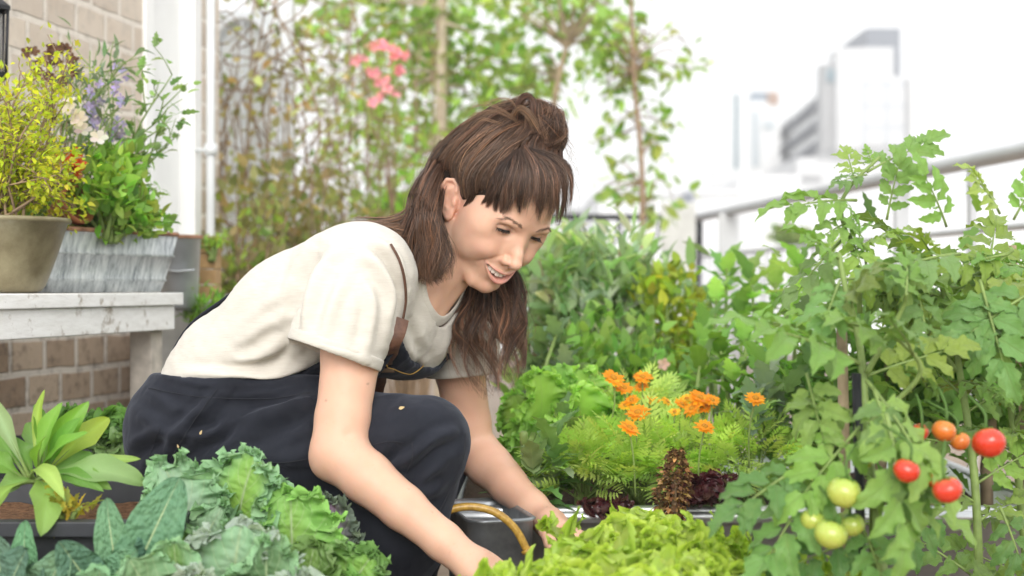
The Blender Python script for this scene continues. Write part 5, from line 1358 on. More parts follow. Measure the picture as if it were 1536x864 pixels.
rp = oblong(.023, Hh + .001); mr.tube(np.concatenate([rp, rp[:1]]), .0042, 8); mr.build('rim', M_rust, t)
ms.add(oblong(.012, Hh - .012), [tuple(range(n))]); ms.build('soil', M_soil, t)
PLN = ((A + B) / 2 + nv * .085) * (1, 1, 0) + np.array([0, 0, ZB + Hh]); PA, PB = A + nv * .085, B + nv * .085
# terracotta pots stacked behind the olive pot
M_terra = mat_plain('terracotta', (.42, .155, .075), .85, .25, var=.15, scale=18, bump=.2)
for lab, (x, y, d, r, tilt) in (('terracotta pot lying on its side behind the olive pot', (84, 322, 2.52, .034, 1.2)), ('small terracotta pot tipped on top of another behind the olive pot', (84, 290, 2.54, .03, .5))):
    q = px(x, y, d); m = MB(); m.lathe([(0, 0), (r * .62, 0), (r * .9, r * 1.2), (r * 1.05, r * 1.2), (r * 1.08, r * 1.65), (r * .95, r * 1.65), (r * .85, r * 1.1), (r * .55, r * .15), (0, r * .15)], 32)
    R = np.array(Matrix.Rotation(tilt, 3, 'Y') @ Matrix.Rotation(.4, 3, 'X')); m.V[0] = m.V[0] @ R.T + q; tag(m.build('terracotta_pot', M_terra), lab, 'pot')
# zinc bucket and wooden box behind the bench end
q = px(272, 452, 3.12); t = thing('zinc_bucket', 'grey zinc bucket standing beyond the end of the bench', 'bucket', (q[0], q[1], .66)); m = MB(); z1 = px(0, 357, 3.12)[2]
m.lathe([(0, q[2] - .02), (.038, q[2] - .02), (.040, q[2] - .01), (.047, z1 - .004), (.050, z1), (.050, z1 + .004), (.046, z1 + .002), (.044, z1 - .02), (0, z1 - .02)], 40, (q[0] - .005, q[1], 0)); m.tube(spline([px(248, 404, 3.07), px(264, 407, 3.065), px(292, 405, 3.07)], 12), .003, 6)
m.build('pail', M_galv, t); m = MB(); m.lathe([(.051, z1 - .002), (.053, z1 + .003), (.051, z1 + .006)], 40, (q[0] - .005, q[1], 0)); m.build('rim', M_rust, t)
q = px(308, 400, 3.3); t = thing('wooden_box', 'tan wooden planter box beside the zinc bucket', 'box', (q[0], q[1], q[2] - .08)); m = MB()
M_tan = mat_plain('tan_wood', (.42, .27, .13), .75, .25, var=.25, scale=25, bump=.3)
for k in range(4): m.box((q[0], q[1], q[2] - .06 + .036 * k), (.06, .07, .034))
m.build('side_boards', M_tan, t, False, .001); m = MB(); m.box((q[0] + .003, q[1], px(0, 358, 3.3)[2]), (.085, .09, .008)); m.build('lid', mat_plain('brown_lid', (.26, .17, .11), .7, .2), t, False, .001)
m = MB(); m.box((q[0] - .01, q[1], (q[2] - .08) / 2), (.16, .12, q[2] - .082)); tag(m.build('plinth_block', mat_plain('concrete_block', (.42, .41, .39), .9, .2, bump=.4), smooth=False), 'grey concrete block under the bucket and box', 'block')

# black troughs, lower left
M_trough = mat_plain('black_plastic', (.030, .032, .038), .45, .4, var=.15, scale=30, bump=.12)
def trough(name, label, c, w, dp, z0, z1, mat, wall=.012, rim=.02, taper=.04, soil=True, rr=0, rimmat=None, cat='planter'):
    t = thing(name, label, cat, (c[0], c[1], z0)); m = MB()
    def rect(hw, hd, z, r=.03, n=6):
        P = []
        for sx, sy, a0 in ((1, 1, 0), (-1, 1, 90), (-1, -1, 180), (1, -1, 270)):
            for k in range(n):
                a = math.radians(a0 + 90 * k / (n - 1)); P.append((c[0] + sx * (hw - r) + r * math.cos(a), c[1] + sy * (hd - r) + r * math.sin(a), z))
        return P
    lv = [rect(w / 2 - taper, dp / 2 - taper, z0), rect(w / 2 - .004, dp / 2 - .004, z1 - .02), rect(w / 2 + rim * .6, dp / 2 + rim * .6, z1 - .018), rect(w / 2 + rim * .6, dp / 2 + rim * .6, z1), rect(w / 2 - wall, dp / 2 - wall, z1), rect(w / 2 - wall - taper * .3, dp / 2 - wall - taper * .3, z1 - .09)]
    V = np.array(lv).reshape(-1, 3); k, n = len(lv), len(lv[0])
    F = [(i * n + j, i * n + (j + 1) % n, (i + 1) * n + (j + 1) % n, (i + 1) * n + j) for i in range(k - 1) for j in range(n)]
    m.add(V, F + [tuple(range(n))[::-1]]); m.build('tub', mat, t, rr > 0, .0015 if rr == 0 else 0)
    if rr:
        m = MB(); P = np.array(rect(w / 2 + rr * .2, dp / 2 + rr * .2, z1)); m.tube(np.concatenate([P, P[:1]]), rr, 10); m.build('rim', rimmat or mat, t)
    if soil:
        m = MB(); nx, ny = 40, 24; X, Y = np.meshgrid(np.linspace(-1, 1, nx), np.linspace(-1, 1, ny), indexing='ij')
        P = np.stack([c[0] + X * (w / 2 - wall - .008), c[1] + Y * (dp / 2 - wall - .008), np.full_like(X, z1 - .03)], -1).reshape(-1, 3); P[:, 2] += .012 * fbm(P, 30, 2, 4)
        i = np.arange(nx - 1)[:, None]; j = np.arange(ny - 1)[None]; m.add(P, np.stack([i * ny + j, (i + 1) * ny + j, (i + 1) * ny + j + 1, i * ny + j + 1], -1).reshape(-1, 4)); m.build('soil', mat_plain('bark_mulch', (.16, .085, .045), .9, .2, var=.5, scale=120, bump=1, bscale=180, bdist=.006) if soil == 2 else M_soil, t)
    return t
trough('black_trough', 'black plastic trough with bark mulch in the lower left, holding the spoon leaved plant', (-.66, 1.88), .50, .36, 0, px(0, 785, 1.68)[2], M_trough, soil=2)
trough('black_trough', 'second black trough in the shade of the bench beside the trousers', (-.92, 2.42), .62, .34, 0, px(0, 688, 2.24)[2], M_trough, soil=1)
# kale bed: its wooden box stays below the frame
trough('raised_bed', 'timber raised bed under the kale', (-.34, 1.72), .84, .32, 0, .22, mat_plain('bed_timber', (.27, .19, .12), .8, .2, var=.3, scale=15, bump=.4), soil=1, wall=.03)
trough('raised_bed', 'timber raised bed under the lettuces and tomatoes', (.42, 1.68), 1.0, .46, 0, .20, bpy.data.materials['bed_timber'], soil=1, wall=.03)
# galvanised tub with the flowers
M_zinc = mat_plain('zinc_sheet', (.56, .58, .60), .38, .5, metal=.8, var=.18, scale=9, bump=.12, bscale=24)
TZ = px(0, 772, 2.22)[2]
trough('zinc_tub', 'large galvanised tub with a rolled rim holding marigolds and parsley', (.38, 2.62), .98, .72, 0, TZ, M_zinc, rr=.009, rimmat=M_zinc, soil=1)
# galvanised trug with its cane handle
c = px(722, 850, 2.06); ang = math.radians(14); R = np.array(Matrix.Rotation(ang, 3, 'Z'))
t = thing('metal_trug', 'dark galvanised trug with a yellow cane handle under the reaching arms', 'basket', (c[0], c[1], .10)); m = MB()
z0, z1 = .10, px(0, 778, 2.08)[2]
def rc(hw, hd, z, n=8, r=.03):
    P = []
    for sx, sy, a0 in ((1, 1, 0), (-1, 1, 90), (-1, -1, 180), (1, -1, 270)):
        for k in range(n):
            a = math.radians(a0 + 90 * k / (n - 1)); P.append(np.array([sx * (hw - r) + r * math.cos(a), sy * (hd - r) + r * math.sin(a), 0]) @ R.T + np.array([c[0] + .008, c[1] + .10, z]))
    return P
lv = [rc(.04, .085, z0), rc(.050, .105, z1 - .004), rc(.054, .109, z1), rc(.050, .105, z1 + .003), rc(.046, .10, z1 - .004), rc(.037, .082, z0 + .006)]
V = np.array(lv).reshape(-1, 3); n = len(lv[0]); F = [(i * n + j, i * n + (j + 1) % n, (i + 1) * n + (j + 1) % n, (i + 1) * n + j) for i in range(5) for j in range(n)]
m.add(V, F + [tuple(range(n))[::-1], tuple(5 * n + j for j in range(n))]); m.build('tray', mat_plain('dull_zinc', (.30, .32, .34), .4, .5, metal=.7, var=.35, scale=22, bump=.15), t)
def mat_cane():
    t = NT('cane'); u = t.n('ShaderNodeSeparateXYZ'); t.link(t.n('ShaderNodeUVMap', uv_map='UVMap').outputs[0], u.inputs[0])
    n = t.noise(160, 3); st_ = t.math('SUBTRACT', 1, t.math('MULTIPLY', t.math('ABSOLUTE', t.math('SUBTRACT', u.outputs[1], .30)), 14), clamp=True)
    st_ = t.math('MULTIPLY', st_, t.math('GREATER_THAN', n, .40))
    return t.done(t.pbsdf(t.mix(st_, t.ramp(n, [(.3, (.30, .165, .025)), (.7, (.50, .31, .06))]), (.05, .032, .015)), .35, .5, 0, t.bump(n, .2, .001)))
m = MB(); hp = spline([px(632, 812, 2.0), px(645, 786, 2.0), px(672, 766, 2.0), px(706, 760, 2.0), px(742, 768, 2.0), px(772, 792, 2.0), px(792, 828, 2.0)], 48); m.tube(hp, .0058, 14); m.tube(hp[[0, 1]], .009, 12); m.tube(hp[[-2, -1]], .009, 12); m.build('handle', mat_cane(), t)

# ------------------------------------------------------------------ railing
M_rail = mat_plain('rail_steel', (.50, .51, .52), .4, .5, metal=.5, var=.08, scale=6, bump=.06)
ra, rb = px(1600, 208, 3.88), px(1050, 325, 8.0); ra[2] = rb[2] = 1.10
t = thing('terrace_railing', 'grey steel terrace railing with a round handrail running back on the sunny side', 'railing', (ra + rb) / 2 * (1, 1, 0)); m = MB(); rx = ra + (ra - rb) * .75; m.tube([rx, rb], .026, 18); m.build('handrail', M_rail, t)
for f in (.12, .30, .50): p = ra + (ra - rb) * f; m = MB(); m.box((p[0], p[1], .545), (.03, .04, 1.09)); m.build('post', M_rail, t, False, .002)
def at_rail(x): 
    k = (x - 768) / FPX; d = rb - ra; f = (k * ra[1] - ra[0]) / (d[0] - k * d[1]); return ra + d * f
for x, w in ((1458, .022), (1352, .05), (1093, .10)):
    p = at_rail(x); m = MB(); m.box((p[0], p[1], .545), (w, .04, 1.09)); m.build('post', M_rail, t, False, .002)
m = MB(); lo = np.array([0, 0, -.22]); m.tube([rx + lo, rb + lo], .011, 8)
for f in np.linspace(.52, .99, 18): p = ra + (rb - ra) * f; m.tube([p + lo, p * (1, 1, 0) + (0, 0, .1)], .006, 6)
m.build('balusters', M_rail, t)
t = thing('back_railing', 'thin black steel railing across the far end of the terrace with crossed braces', 'railing', (.3, 8.1, 0)); m = MB(); zt = px(0, 326, 8.05)[2]
xa, xb = px(560, 0, 8.05)[0], px(1052, 0, 8.05)[0]
m.bar((xa, 8.05, zt), (xb, 8.05, zt), .03, .035); m.build('handrail', M_black, t, False)
m = MB(); xs = np.linspace(xa, xb, 9)
for a, b in zip(xs[:-1], xs[1:]): m.tube([(a, 8.05, zt - .02), (b, 8.05, .12)], .008, 6); m.tube([(b, 8.065, zt - .02), (a, 8.065, .12)], .008, 6)
m.build('brace', M_black, t)
for x in (px(1049, 0, 8.05)[0], px(800, 0, 8.05)[0], px(600, 0, 8.05)[0]):
    m = MB(); m.box((x, 8.05, zt / 2), (.035, .035, zt)); m.build('post', M_black, t, False)
q = px(1017, 350, 7.7); m = MB(); m.box((q[0], q[1], .62), (.185, .06, px(0, 304, 7.7)[2] * 2 - 1.24)); tag(m.build('white_post', mat_plain('limed_post', (.62, .62, .60), .8, .2, var=.12, scale=9, bump=.3), smooth=False, bevel=.006), 'broad white wooden post standing before the corner of the railings', 'post')

# ------------------------------------------------------------------ the city beyond
def mat_fac(name, c, w=1.0, h=1.0, win=(.55, .58, .60), mortar=.12):
    t = NT(name); co = t.n('ShaderNodeTexCoord').outputs['Object']; sp = t.n('ShaderNodeSeparateXYZ'); t.link(co, sp.inputs[0])
    cb = t.n('ShaderNodeCombineXYZ'); t.link(t.math('ADD', sp.outputs[0], sp.outputs[1]), cb.inputs[0]); t.link(sp.outputs[2], cb.inputs[1])
    br = t.n('ShaderNodeTexBrick', ins={'Scale': 1, 'Mortar Size': mortar, 'Mortar Smooth': .1, 'Brick Width': w, 'Row Height': h, 'Color1': (*c, 1), 'Color2': (*[q * .97 for q in c], 1), 'Mortar': (*win, 1)}); br.offset = 0
    t.link(cb.outputs[0], br.inputs[0]); return t.done(t.pbsdf(br.outputs['Color'], .7, .3))
M_conc = mat_plain('white_render', (.66, .66, .665), .8, .2, var=.03, scale=.4, bump=0)
M_bright = mat_plain('bright_render', (.88, .88, .88), .8, .2, var=.02, scale=.4, bump=0); M_grid = mat_fac('pale_panels', (.64, .64, .65), 1.6, 1.5, (.52, .54, .57), .16); M_dark = mat_plain('slate_cladding', (.20, .215, .25), .6, .3, var=.06, scale=.5, bump=0)
M_gray = mat_plain('grey_render', (.42, .42, .425), .8, .2, var=.05, scale=.5, bump=0); M_glass = mat_plain('blue_glass', (.22, .30, .34), .2, .5, var=.2, scale=1.2, bump=0)
M_brn = mat_plain('brown_clad', (.42, .28, .21), .8, .2, scale=1, bump=0)
def blk(m, x0, y0, x1, y1, d, dep, z0=None, skew=0):
    a, b = px(x0, y0, d), px(x1, y1, d); zb = b[2] if z0 is None else z0
    m.box(((a[0] + b[0]) / 2, d + dep / 2, (a[2] + zb) / 2), (b[0] - a[0], dep, a[2] - zb))
def bld(name, label, parts, c):
    t = thing(name, label, 'building', c)
    for pn, mat, boxes in parts:
        m = MB()
        for bx in boxes: blk(m, *bx)
        m.build(pn, mat, t, False)
    return t
ZG = -12
bld('tower_block', 'tall pale tower block with a dark slate lift house on its roof', [
    ('wall', M_conc, [(1256, 72, 1292, 330, 100, 3, ZG), (1291.5, 71, 1340, 116, 100.5, 4, None), (1291, 115, 1365, 330, 100.2, 8, ZG)]),
    ('panel_front', M_grid, [(1292, 119, 1358, 218, 100.05, .12)]), ('lift_house', M_dark, [(1300, 42, 1350.5, 106, 118, 10, 2)]), ('edge_strip', M_gray, [(1359.5, 118, 1366.5, 220, 99.95, .2)])], (24, 108, ZG))
t = bld('balcony_block', 'pale block of flats with stepped dark balcony bands next to the tower', [
    ('wall', M_gray, [(1233, 96, 1257, 330, 101, 1.6, ZG)]), ('window', M_glass, [(1240, 104, 1254, 122, 100.8, .15)])], (20, 108, ZG))
m, m2 = MB(), MB()
p0, p1 = px(1170, 0, 128), px(1240, 0, 102)
dv = unit((p1 - p0) * (1, 1, 0)); nn = np.array([dv[1], -dv[0], 0]); Rb = np.stack([dv, -nn, np.array([0, 0, 1])], 1); L_ = np.linalg.norm((p1 - p0)[:2])
ztop = px(0, 126, 102)[2]
m.box((p0[0] + p1[0]) / 2 * np.array([1, 0, 0]) + np.array([0, (p0[1] + p1[1]) / 2, 0]) - nn * 4 + np.array([0, 0, (ztop + ZG) / 2]), (L_, 8, ztop - ZG), Rb)
for k in range(7):
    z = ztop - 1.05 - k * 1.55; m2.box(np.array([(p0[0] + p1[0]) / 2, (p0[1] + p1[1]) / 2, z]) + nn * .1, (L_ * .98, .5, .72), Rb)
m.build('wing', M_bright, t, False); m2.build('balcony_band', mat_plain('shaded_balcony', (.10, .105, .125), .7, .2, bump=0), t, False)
bld('office_block', 'white office block with a dark glazed attic and a narrow blue window strip', [('wall', M_bright, [(1072, 138, 1126, 330, 122, 3, ZG), (1126.5, 152, 1170, 330, 121, 5, ZG)]), ('attic', mat_plain('attic_slate', (.27, .32, .38), .5, .3, bump=0), [(1127, 138, 1154, 153, 121.2, 4)]), ('stair_head', M_brn, [(1152.5, 138, 1168, 157, 120.8, 4)]),
     ('window_strip', M_glass, [(1101, 140, 1108, 254, 121.8, .4)]), ('window', mat_fac('faint_windows', (.62, .62, .62), 1.4, 1.5, (.55, .60, .63), .5), [(1127.5, 165, 1140, 250, 120.85, .3), (1144, 180, 1162, 196, 120.9, .3)])], (14, 128, ZG))
bld('low_block', 'low white building with a grey parapet band in front of the tower', [('wall', M_conc, [(1196, 236, 1396, 420, 78, 20, ZG)]), ('parapet', M_gray, [(1252, 221, 1394, 239, 77.8, 20), (1226, 232, 1252, 239, 77.9, 12)]), ('window', M_gray, [(1197, 262, 1232, 270, 77.8, .3)])], (18, 88, ZG))
bld('warehouse', 'long plain white building directly behind the railing', [('wall', mat_fac('white_sheeting', (.74, .74, .745), 2.2, 30, (.56, .56, .57), .05), [(900, 290, 1110, 480, 55, 14, ZG), (1108, 262, 1200, 480, 57, 14, ZG), (1190, 300, 1700, 480, 60, 14, ZG)]), ('parapet', M_conc, [(895, 284, 1112, 292, 54.8, 14.5)]), ('chimney', M_dark, [(1027, 288, 1040, 304, 54.5, .4)])], (14, 62, ZG))
bld('far_terrace', 'white terrace of houses far behind the woman and the trees', [('wall', M_conc, [(200, 318, 900, 480, 70, 14, ZG)]), ('roof', M_gray, [(190, 312, 905, 320, 69.5, 15)])], (-10, 76, ZG))
m = MB(); m.box((0, 105, 14.4), (364, 274, 55.2)); hz = NT('air'); v = hz.n('ShaderNodeVolumePrincipled', ins={'Color': (.96, .965, .97, 1), 'Density': .0036, 'Anisotropy': .2}); hz.link(v.outputs[0], hz.out.inputs['Volume'])
tag(m.build('haze', hz.m, smooth=False), kind='stuff')
# ------------------------------------------------------------------ plants on the bench
def airy(name, label, cat, foot, tips, n, size, tmpl, cols, mat, group=None, spread=.03, r0=.003, sub=5, sm=None, cv=.2):
    """a plant of arching stems to given tips with leaves along them"""
    foot = np.array(foot, float); t = plant_obj(name, label, cat, foot, group); lm, s_ = MB(), MB(); P, D = [], []
    for tp in tips:
        tp = np.array(tp); f0 = foot + rng.normal(0, 1, 3) * spread * (1, 1, 0) * .5; mid = f0 * .5 + tp * .5 + rng.normal(0, spread * .6, 3) + (0, 0, np.linalg.norm(tp - f0) * .08)
        c = spline([f0, mid, tp], 14); s_.tube(c, np.linspace(r0, r0 * .35, 14), 5)
        for q in range(sub):
            k = rng.integers(5, 14); d = unit(rng.normal(0, 1, 3) + (0, 0, .4) + unit(tp - f0)) * np.linalg.norm(tp - f0) * rng.uniform(.12, .3); e = c[k] + d
            b = spline([c[k], (c[k] + e) / 2 + rng.normal(0, .004, 3), e], 6); s_.tube(b, np.linspace(r0 * .5, r0 * .2, 6), 4)
            for w in range(max(1, n // (len(tips) * (sub + 1)))): f = rng.uniform(.15, 1.05); P.append(c[k] + d * f + rng.normal(0, spread * .22, 3)); D.append(unit(d) + rng.normal(0, .6, 3))
        for w in range(max(1, n // (len(tips) * (sub + 1)))): k = rng.integers(3, 14); P.append(c[k] + rng.normal(0, spread * .22, 3)); D.append(unit(tp - f0) + rng.normal(0, .6, 3))
    P = np.array(P); scatter(lm, P, np.array(D), size * rng.uniform(.6, 1.3, len(P)), tmpl, cols, cv); lm.build('leaves', mat, t); s_.build('stem', sm or M_stem, t); return t
def pick(n, x0, x1, y0, y1, d0, d1): return [px(rng.uniform(x0, x1), rng.uniform(y0, y1), rng.uniform(d0, d1)) for _ in range(n)]
YEL = [(.58, .60, .05), (.66, .66, .07), (.48, .54, .05), (.42, .50, .05)]
airy('golden_shrub', 'airy yellow green shrub of tiny leaves growing from the olive pot', 'plant', POT1 - (0, 0, .01), pick(30, -70, 100, 110, 290, 2.24, 2.44) + pick(10, 40, 108, 200, 320, 2.26, 2.4), 4600, .0125, T_tiny, YEL, M_soft, spread=.05, r0=.0028, sub=8, sm=M_twig, cv=.22)
PG = 'plants in the long metal trough'
fo = lambda f, z=0: PA * (1 - f) + PB * f + np.array([0, 0, Hh - .015 + z])
bush('trailing_herb', 'low bright green herb spilling over the rusty rim of the metal trough', 'plant', fo(.55, .035), (.17, .12, .055), 900, .026, T_ov, [G2, G4, G1], M_soft, PG, stems=14)
bush('leafy_herb', 'dense mid green leafy herb filling the near part of the metal trough', 'plant', px(165, 285, 2.55), (.075, .09, .085), 700, .03, T_ov, [(.30, .48, .10), (.40, .55, .12), (.24, .42, .08)], M_soft, PG, base_z=ZB + Hh - .02, stems=14)
airy('scented_geranium', 'tall loose stems with cut leaves leaning in front of the white door', 'plant', fo(.75), [px(258, 112, 2.62), px(240, 178, 2.6), px(268, 200, 2.66), px(222, 205, 2.6), px(245, 150, 2.64), px(205, 215, 2.56)], 170, .027, T_lobe, [(.22, .36, .14), (.28, .42, .17)], M_soft, PG, spread=.04, r0=.0032)
airy('lavender', 'lavender with pale violet flower spikes against the brick', 'plant', fo(.3), pick(12, 120, 190, 75, 190, 2.56, 2.7), 240, .03, T_la, [(.20, .28, .19), (.16, .24, .15)], M_soft, PG, spread=.05)
def blossoms(parent_tips, name, label, foot, col, r, petals=5, group=None, mat=None, cat='flower', n_each=1, spike=0, cup=.5, stem_m=None):
    t = plant_obj(name, label, cat, foot, group); s_ = MB()
    for tp in parent_tips:
        m = MB(); tp = np.array(tp); fc = unit(np.array([rng.normal(0, .4), -1, .5 + rng.normal(0, .3)]))
        for e in range(max(1, spike or n_each)):
            c = tp + (rng.normal(0, r * .45, 3) * (1 if n_each > 1 else 0) if not spike else np.array([rng.normal(0, r * .7), rng.normal(0, r * .7), -e * r * .9])); R0 = frame(fc + rng.normal(0, .35, 3))
            for p in range(petals):
                a = p * 6.283 / petals; d = R0[:, 1] * math.cos(a) + R0[:, 2] * math.sin(a); d = unit(d + R0[:, 0] * cup)
                put(m, leaf_geo(r, r * .75, 'round', 5, 5, fold=.1, droop=.5, seed=p), c, frame(d, R0[:, 0]), vary(col, .12))
        m.build('bloom', mat or M_petal, t)
        f0 = np.array(foot); s_.tube(spline([f0, f0 * .5 + tp * .5 + rng.normal(0, .01, 3), tp], 10), np.linspace(.0018, .001, 10), 5)
    s_.build('stem', stem_m or M_stem, t); return t
M_petal = mat_leaf('petal', trans=.4, rough=.5, spec=.2, vein=.05, bump=.05, spots=0)
blossoms(pick(9, 118, 192, 70, 190, 2.54, 2.68), 'lavender_spikes', 'small violet flower spikes standing above the lavender', fo(.3), (.40, .34, .62), .010, 4, PG, spike=5)
blossoms([px(x, y, 2.5) for x, y in ((110, 152), (120, 180), (124, 196), (112, 172), (148, 208), (104, 160))], 'white_flowers', 'small white and blush blossoms above the leafy herb', fo(.25), (.80, .70, .66), .018, 5, PG)
blossoms([px(107, 240, 2.46), px(103, 248, 2.47), px(112, 246, 2.45)], 'red_geranium', 'orange red geranium bloom between the olive pot and the trough', fo(.1), (.62, .10, .03), .018, 5, PG, n_each=3)
blossoms([px(x, y, 2.62) for x, y in ((95, 74), (104, 88), (82, 96), (70, 78), (58, 92), (108, 110), (76, 118), (44, 76), (60, 112), (90, 126))], 'dried_seed_stalks', 'dry brown seed stalks rising behind the golden shrub', px(85, 330, 2.6), (.13, .065, .04), .012, 5, PG, n_each=3, stem_m=M_twig)
bush('hanging_plant', 'small light green plant dangling from the wooden box', 'plant', px(318, 372, 3.25), (.035, .04, .03), 110, .022, T_la, [G2, G4], M_soft, stems=5)
bush('fern', 'soft green fern under the low bench near the drainpipe', 'plant', px(306, 445, 3.12), (.05, .05, .07), 260, .03, T_la, [G2, G1], M_soft, base_z=.58, stems=8)
lettuce('seedling_lettuce', 'young green lettuce in the second black trough, close to the trousers', (172, 668, 2.34), .085, 16, (.13, .28, .05), (.10, .22, .05), M_leaf, h=1, ruf=.12, n_r=4, frill=.06, upright=.7)
lettuce('seedling_lettuce', 'paler young lettuce almost hidden by the hip of the dungarees', (196, 690, 2.30), .07, 12, (.20, .32, .12), (.17, .28, .10), M_leaf, ruf=.12, frill=.06, upright=.5)
bush('yellowed_herb', 'yellowing little herb at the foot of the spoon leaved plant', 'plant', px(100, 768, 1.72), (.03, .03, .022), 60, .022, T_lobe, [(.45, .36, .04), (.36, .34, .05)], M_leaf, stems=4)

# ------------------------------------------------------------------ climbers, trees and shrubs behind
TW = 'dry climbers at the end of the wall'
def climber(name, label, x0, x1, y0, y1, d, nst, nlf, cols, size=.04, group=TW, seedd=0, z0=0.0, lean=.0):
    foot = px((x0 + x1) / 2, 560, d); t = plant_obj(name, label, 'climber', (foot[0], d, z0), group); s_, lm = MB(), MB(); P, D = [], []
    for i in range(nst):
        xb = rng.uniform(x0, x1); a = px(xb, 432 + (CAMZ - z0) * FPX / d, d + rng.normal(0, .12)); b = px(np.clip(xb + rng.normal(lean, 60), x0 - 10, x1 + 10), rng.uniform(y0, y0 + (y1 - y0) * .6), d + rng.normal(0, .2))
        c = spline([a, a * .66 + b * .34 + rng.normal(0, .05, 3), a * .33 + b * .67 + rng.normal(0, .07, 3), b], 22); s_.tube(c, np.linspace(.0065, .0022, 22) * rng.uniform(.6, 1.2), 5)
        for q in range(9):
            k = rng.integers(5, 22); d_ = rng.normal(0, 1, 3) * (1, .6, .8) + (0, 0, .4); e = c[k] + unit(d_) * rng.uniform(.08, .28); b2 = spline([c[k], (c[k] + e) / 2 + rng.normal(0, .02, 3), e], 7); s_.tube(b2, np.linspace(.0032, .0012, 7), 4)
            m_ = nlf // (nst * 9) + 1
            for w in range(m_): P.append(c[k] + (e - c[k]) * rng.uniform(.2, 1.1) + rng.normal(0, .03, 3)); D.append(d_ + rng.normal(0, .6, 3))
    P = np.array(P); scatter(lm, P, np.array(D), size * rng.uniform(.5, 1.2, len(P)), T_ov, cols, .25); lm.build('leaves', M_soft, t); s_.build('stem', M_twig, t); return t
OLV = [(.36, .33, .16), (.42, .37, .19), (.30, .31, .13), (.45, .34, .20)]
climber('dry_climber', 'tangled brown climber with few leaves over the arched window', 318, 415, -60, 340, 4.4, 18, 420, OLV)
climber('dry_climber', 'leggy climber with thin olive leaves around the grey pole', 395, 520, -60, 330, 5.0, 14, 420, OLV + [(.18, .26, .06)], size=.045)
climber('dry_climber', 'sparse twiggy climber with green tips behind the woman\'s back', 480, 660, -40, 330, 5.6, 16, 600, [G2, (.24, .32, .09), (.28, .28, .10)], size=.05)
bush('bramble', 'dense brown green bramble low behind the back strap', 'bush', px(440, 330, 4.2), (.26, .2, .20), 900, .045, T_ov, [(.26, .24, .11), (.32, .27, .14), (.24, .28, .10)], M_soft, base_z=0, stems=26, sm_mat=M_twig, gap=.6)
bush('bramble', 'low olive bramble with a few bright leaves beside the drainpipe', 'bush', px(365, 345, 3.9), (.12, .15, .18), 420, .04, T_ov, [(.27, .25, .11), (.33, .28, .15), (.30, .42, .10)], M_soft, base_z=0, stems=16, sm_mat=M_twig, gap=.6)
bush('green_bush', 'green leafy bush between the climbers and the back of her head', 'bush', px(610, 250, 5.2), (.26, .25, .22), 520, .06, T_ov, [G2, (.27, .42, .10), G4], M_soft, base_z=0, stems=22, gap=.62, sm_mat=M_twig)
q = px(428, 100, 4.9); t = thing('steel_pole', 'grey steel pole standing among the climbers', 'pole', (q[0], q[1], 0)); m = MB(); m.tube([(q[0], q[1], 0), (q[0], q[1], 2.6)], .028, 16); m.build('shaft', M_pale, t); m = MB(); m.tube([(q[0], q[1], 1.18), (q[0], q[1], 1.23)], .034, 16); m.build('collar', M_pale, t)
blossoms([px(x, y, 4.5) for x, y in ((578, 76), (596, 78), (602, 82), (586, 92), (575, 124), (594, 110), (590, 134), (562, 150), (536, 98), (556, 108), (566, 70))], 'pink_blossom', 'cluster of pink flowers hanging in the climber left of the trunk', px(590, 330, 4.6), (.82, .33, .40), .022, 5, None, n_each=2, stem_m=M_twig)
def tree(name, label, trunk, r0, crowns, n, size, cols, gap=.6, tm=M_wood, group=None, limbs=(), cb=.35):
    """trunk: pixel path with depth; crowns: (x, y, d, rx, ry, rz) clumps of leaves joined to the trunk by limbs"""
    T = np.array([px(*q) for q in trunk]); foot = np.array([T[0][0], T[0][1], 0]); t = plant_obj(name, label, 'tree', foot, group); s_, l_ = MB(), MB(); lm = MB()
    c = spline(np.concatenate([[foot], T]), 30); s_.tube(c, np.linspace(r0, r0 * .55, 30), 10)
    P, D = [], []
    for lb in limbs: q = spline([px(*e) for e in lb], 12); l_.tube(q, np.linspace(r0 * .6, r0 * .25, 12), 7)
    tot = sum(k[3] * k[4] * k[5] for k in crowns) or 1
    for (x, y, d, rx, ry, rz) in crowns:
        cc = px(x, y, d + cb); R = np.array([rx, ry, rz]); k = np.argmin(np.linalg.norm(c[8:] - cc, axis=1)) + 8; nl = max(3, int(5 * (rx * ry * rz / tot) * len(crowns)))
        tips = []
        for w in range(nl + 5):
            e = cc + rng.normal(0, .62, 3) * R; mid = (c[k] + e) / 2 + rng.normal(0, .05, 3) + (0, 0, .05); q = spline([c[k], mid, e], 10)
            if w < nl: l_.tube(q, np.linspace(r0 * .32, r0 * .10, 10), 5)
            tips += [q[j] for j in (5, 6, 7, 8, 9)]
        tips = np.array(tips); m_ = int(n * (rx * ry * rz / tot)) + 12
        pts = tips[rng.integers(0, len(tips), m_)] + rng.normal(0, 1, (m_, 3)) * R * (gap * .4); P.append(pts); D.append(unit(pts - cc) + rng.normal(0, .7, (m_, 3)) - (0, 0, .25))
    P = np.concatenate(P); D = np.concatenate(D); scatter(lm, P, D, size * rng.uniform(.6, 1.25, len(P)), T_ov, cols, .22)
    s_.build('trunk', tm, t); l_.build('limb', tm, t); lm.build('crown', M_soft, t); return t
M_trunk = mat_plain('pale_bark', (.44, .37, .28), .85, .2, var=.25, scale=18, bump=.4)
TG = [(.30, .45, .12), (.36, .50, .13), (.25, .40, .10), (.42, .53, .17)]
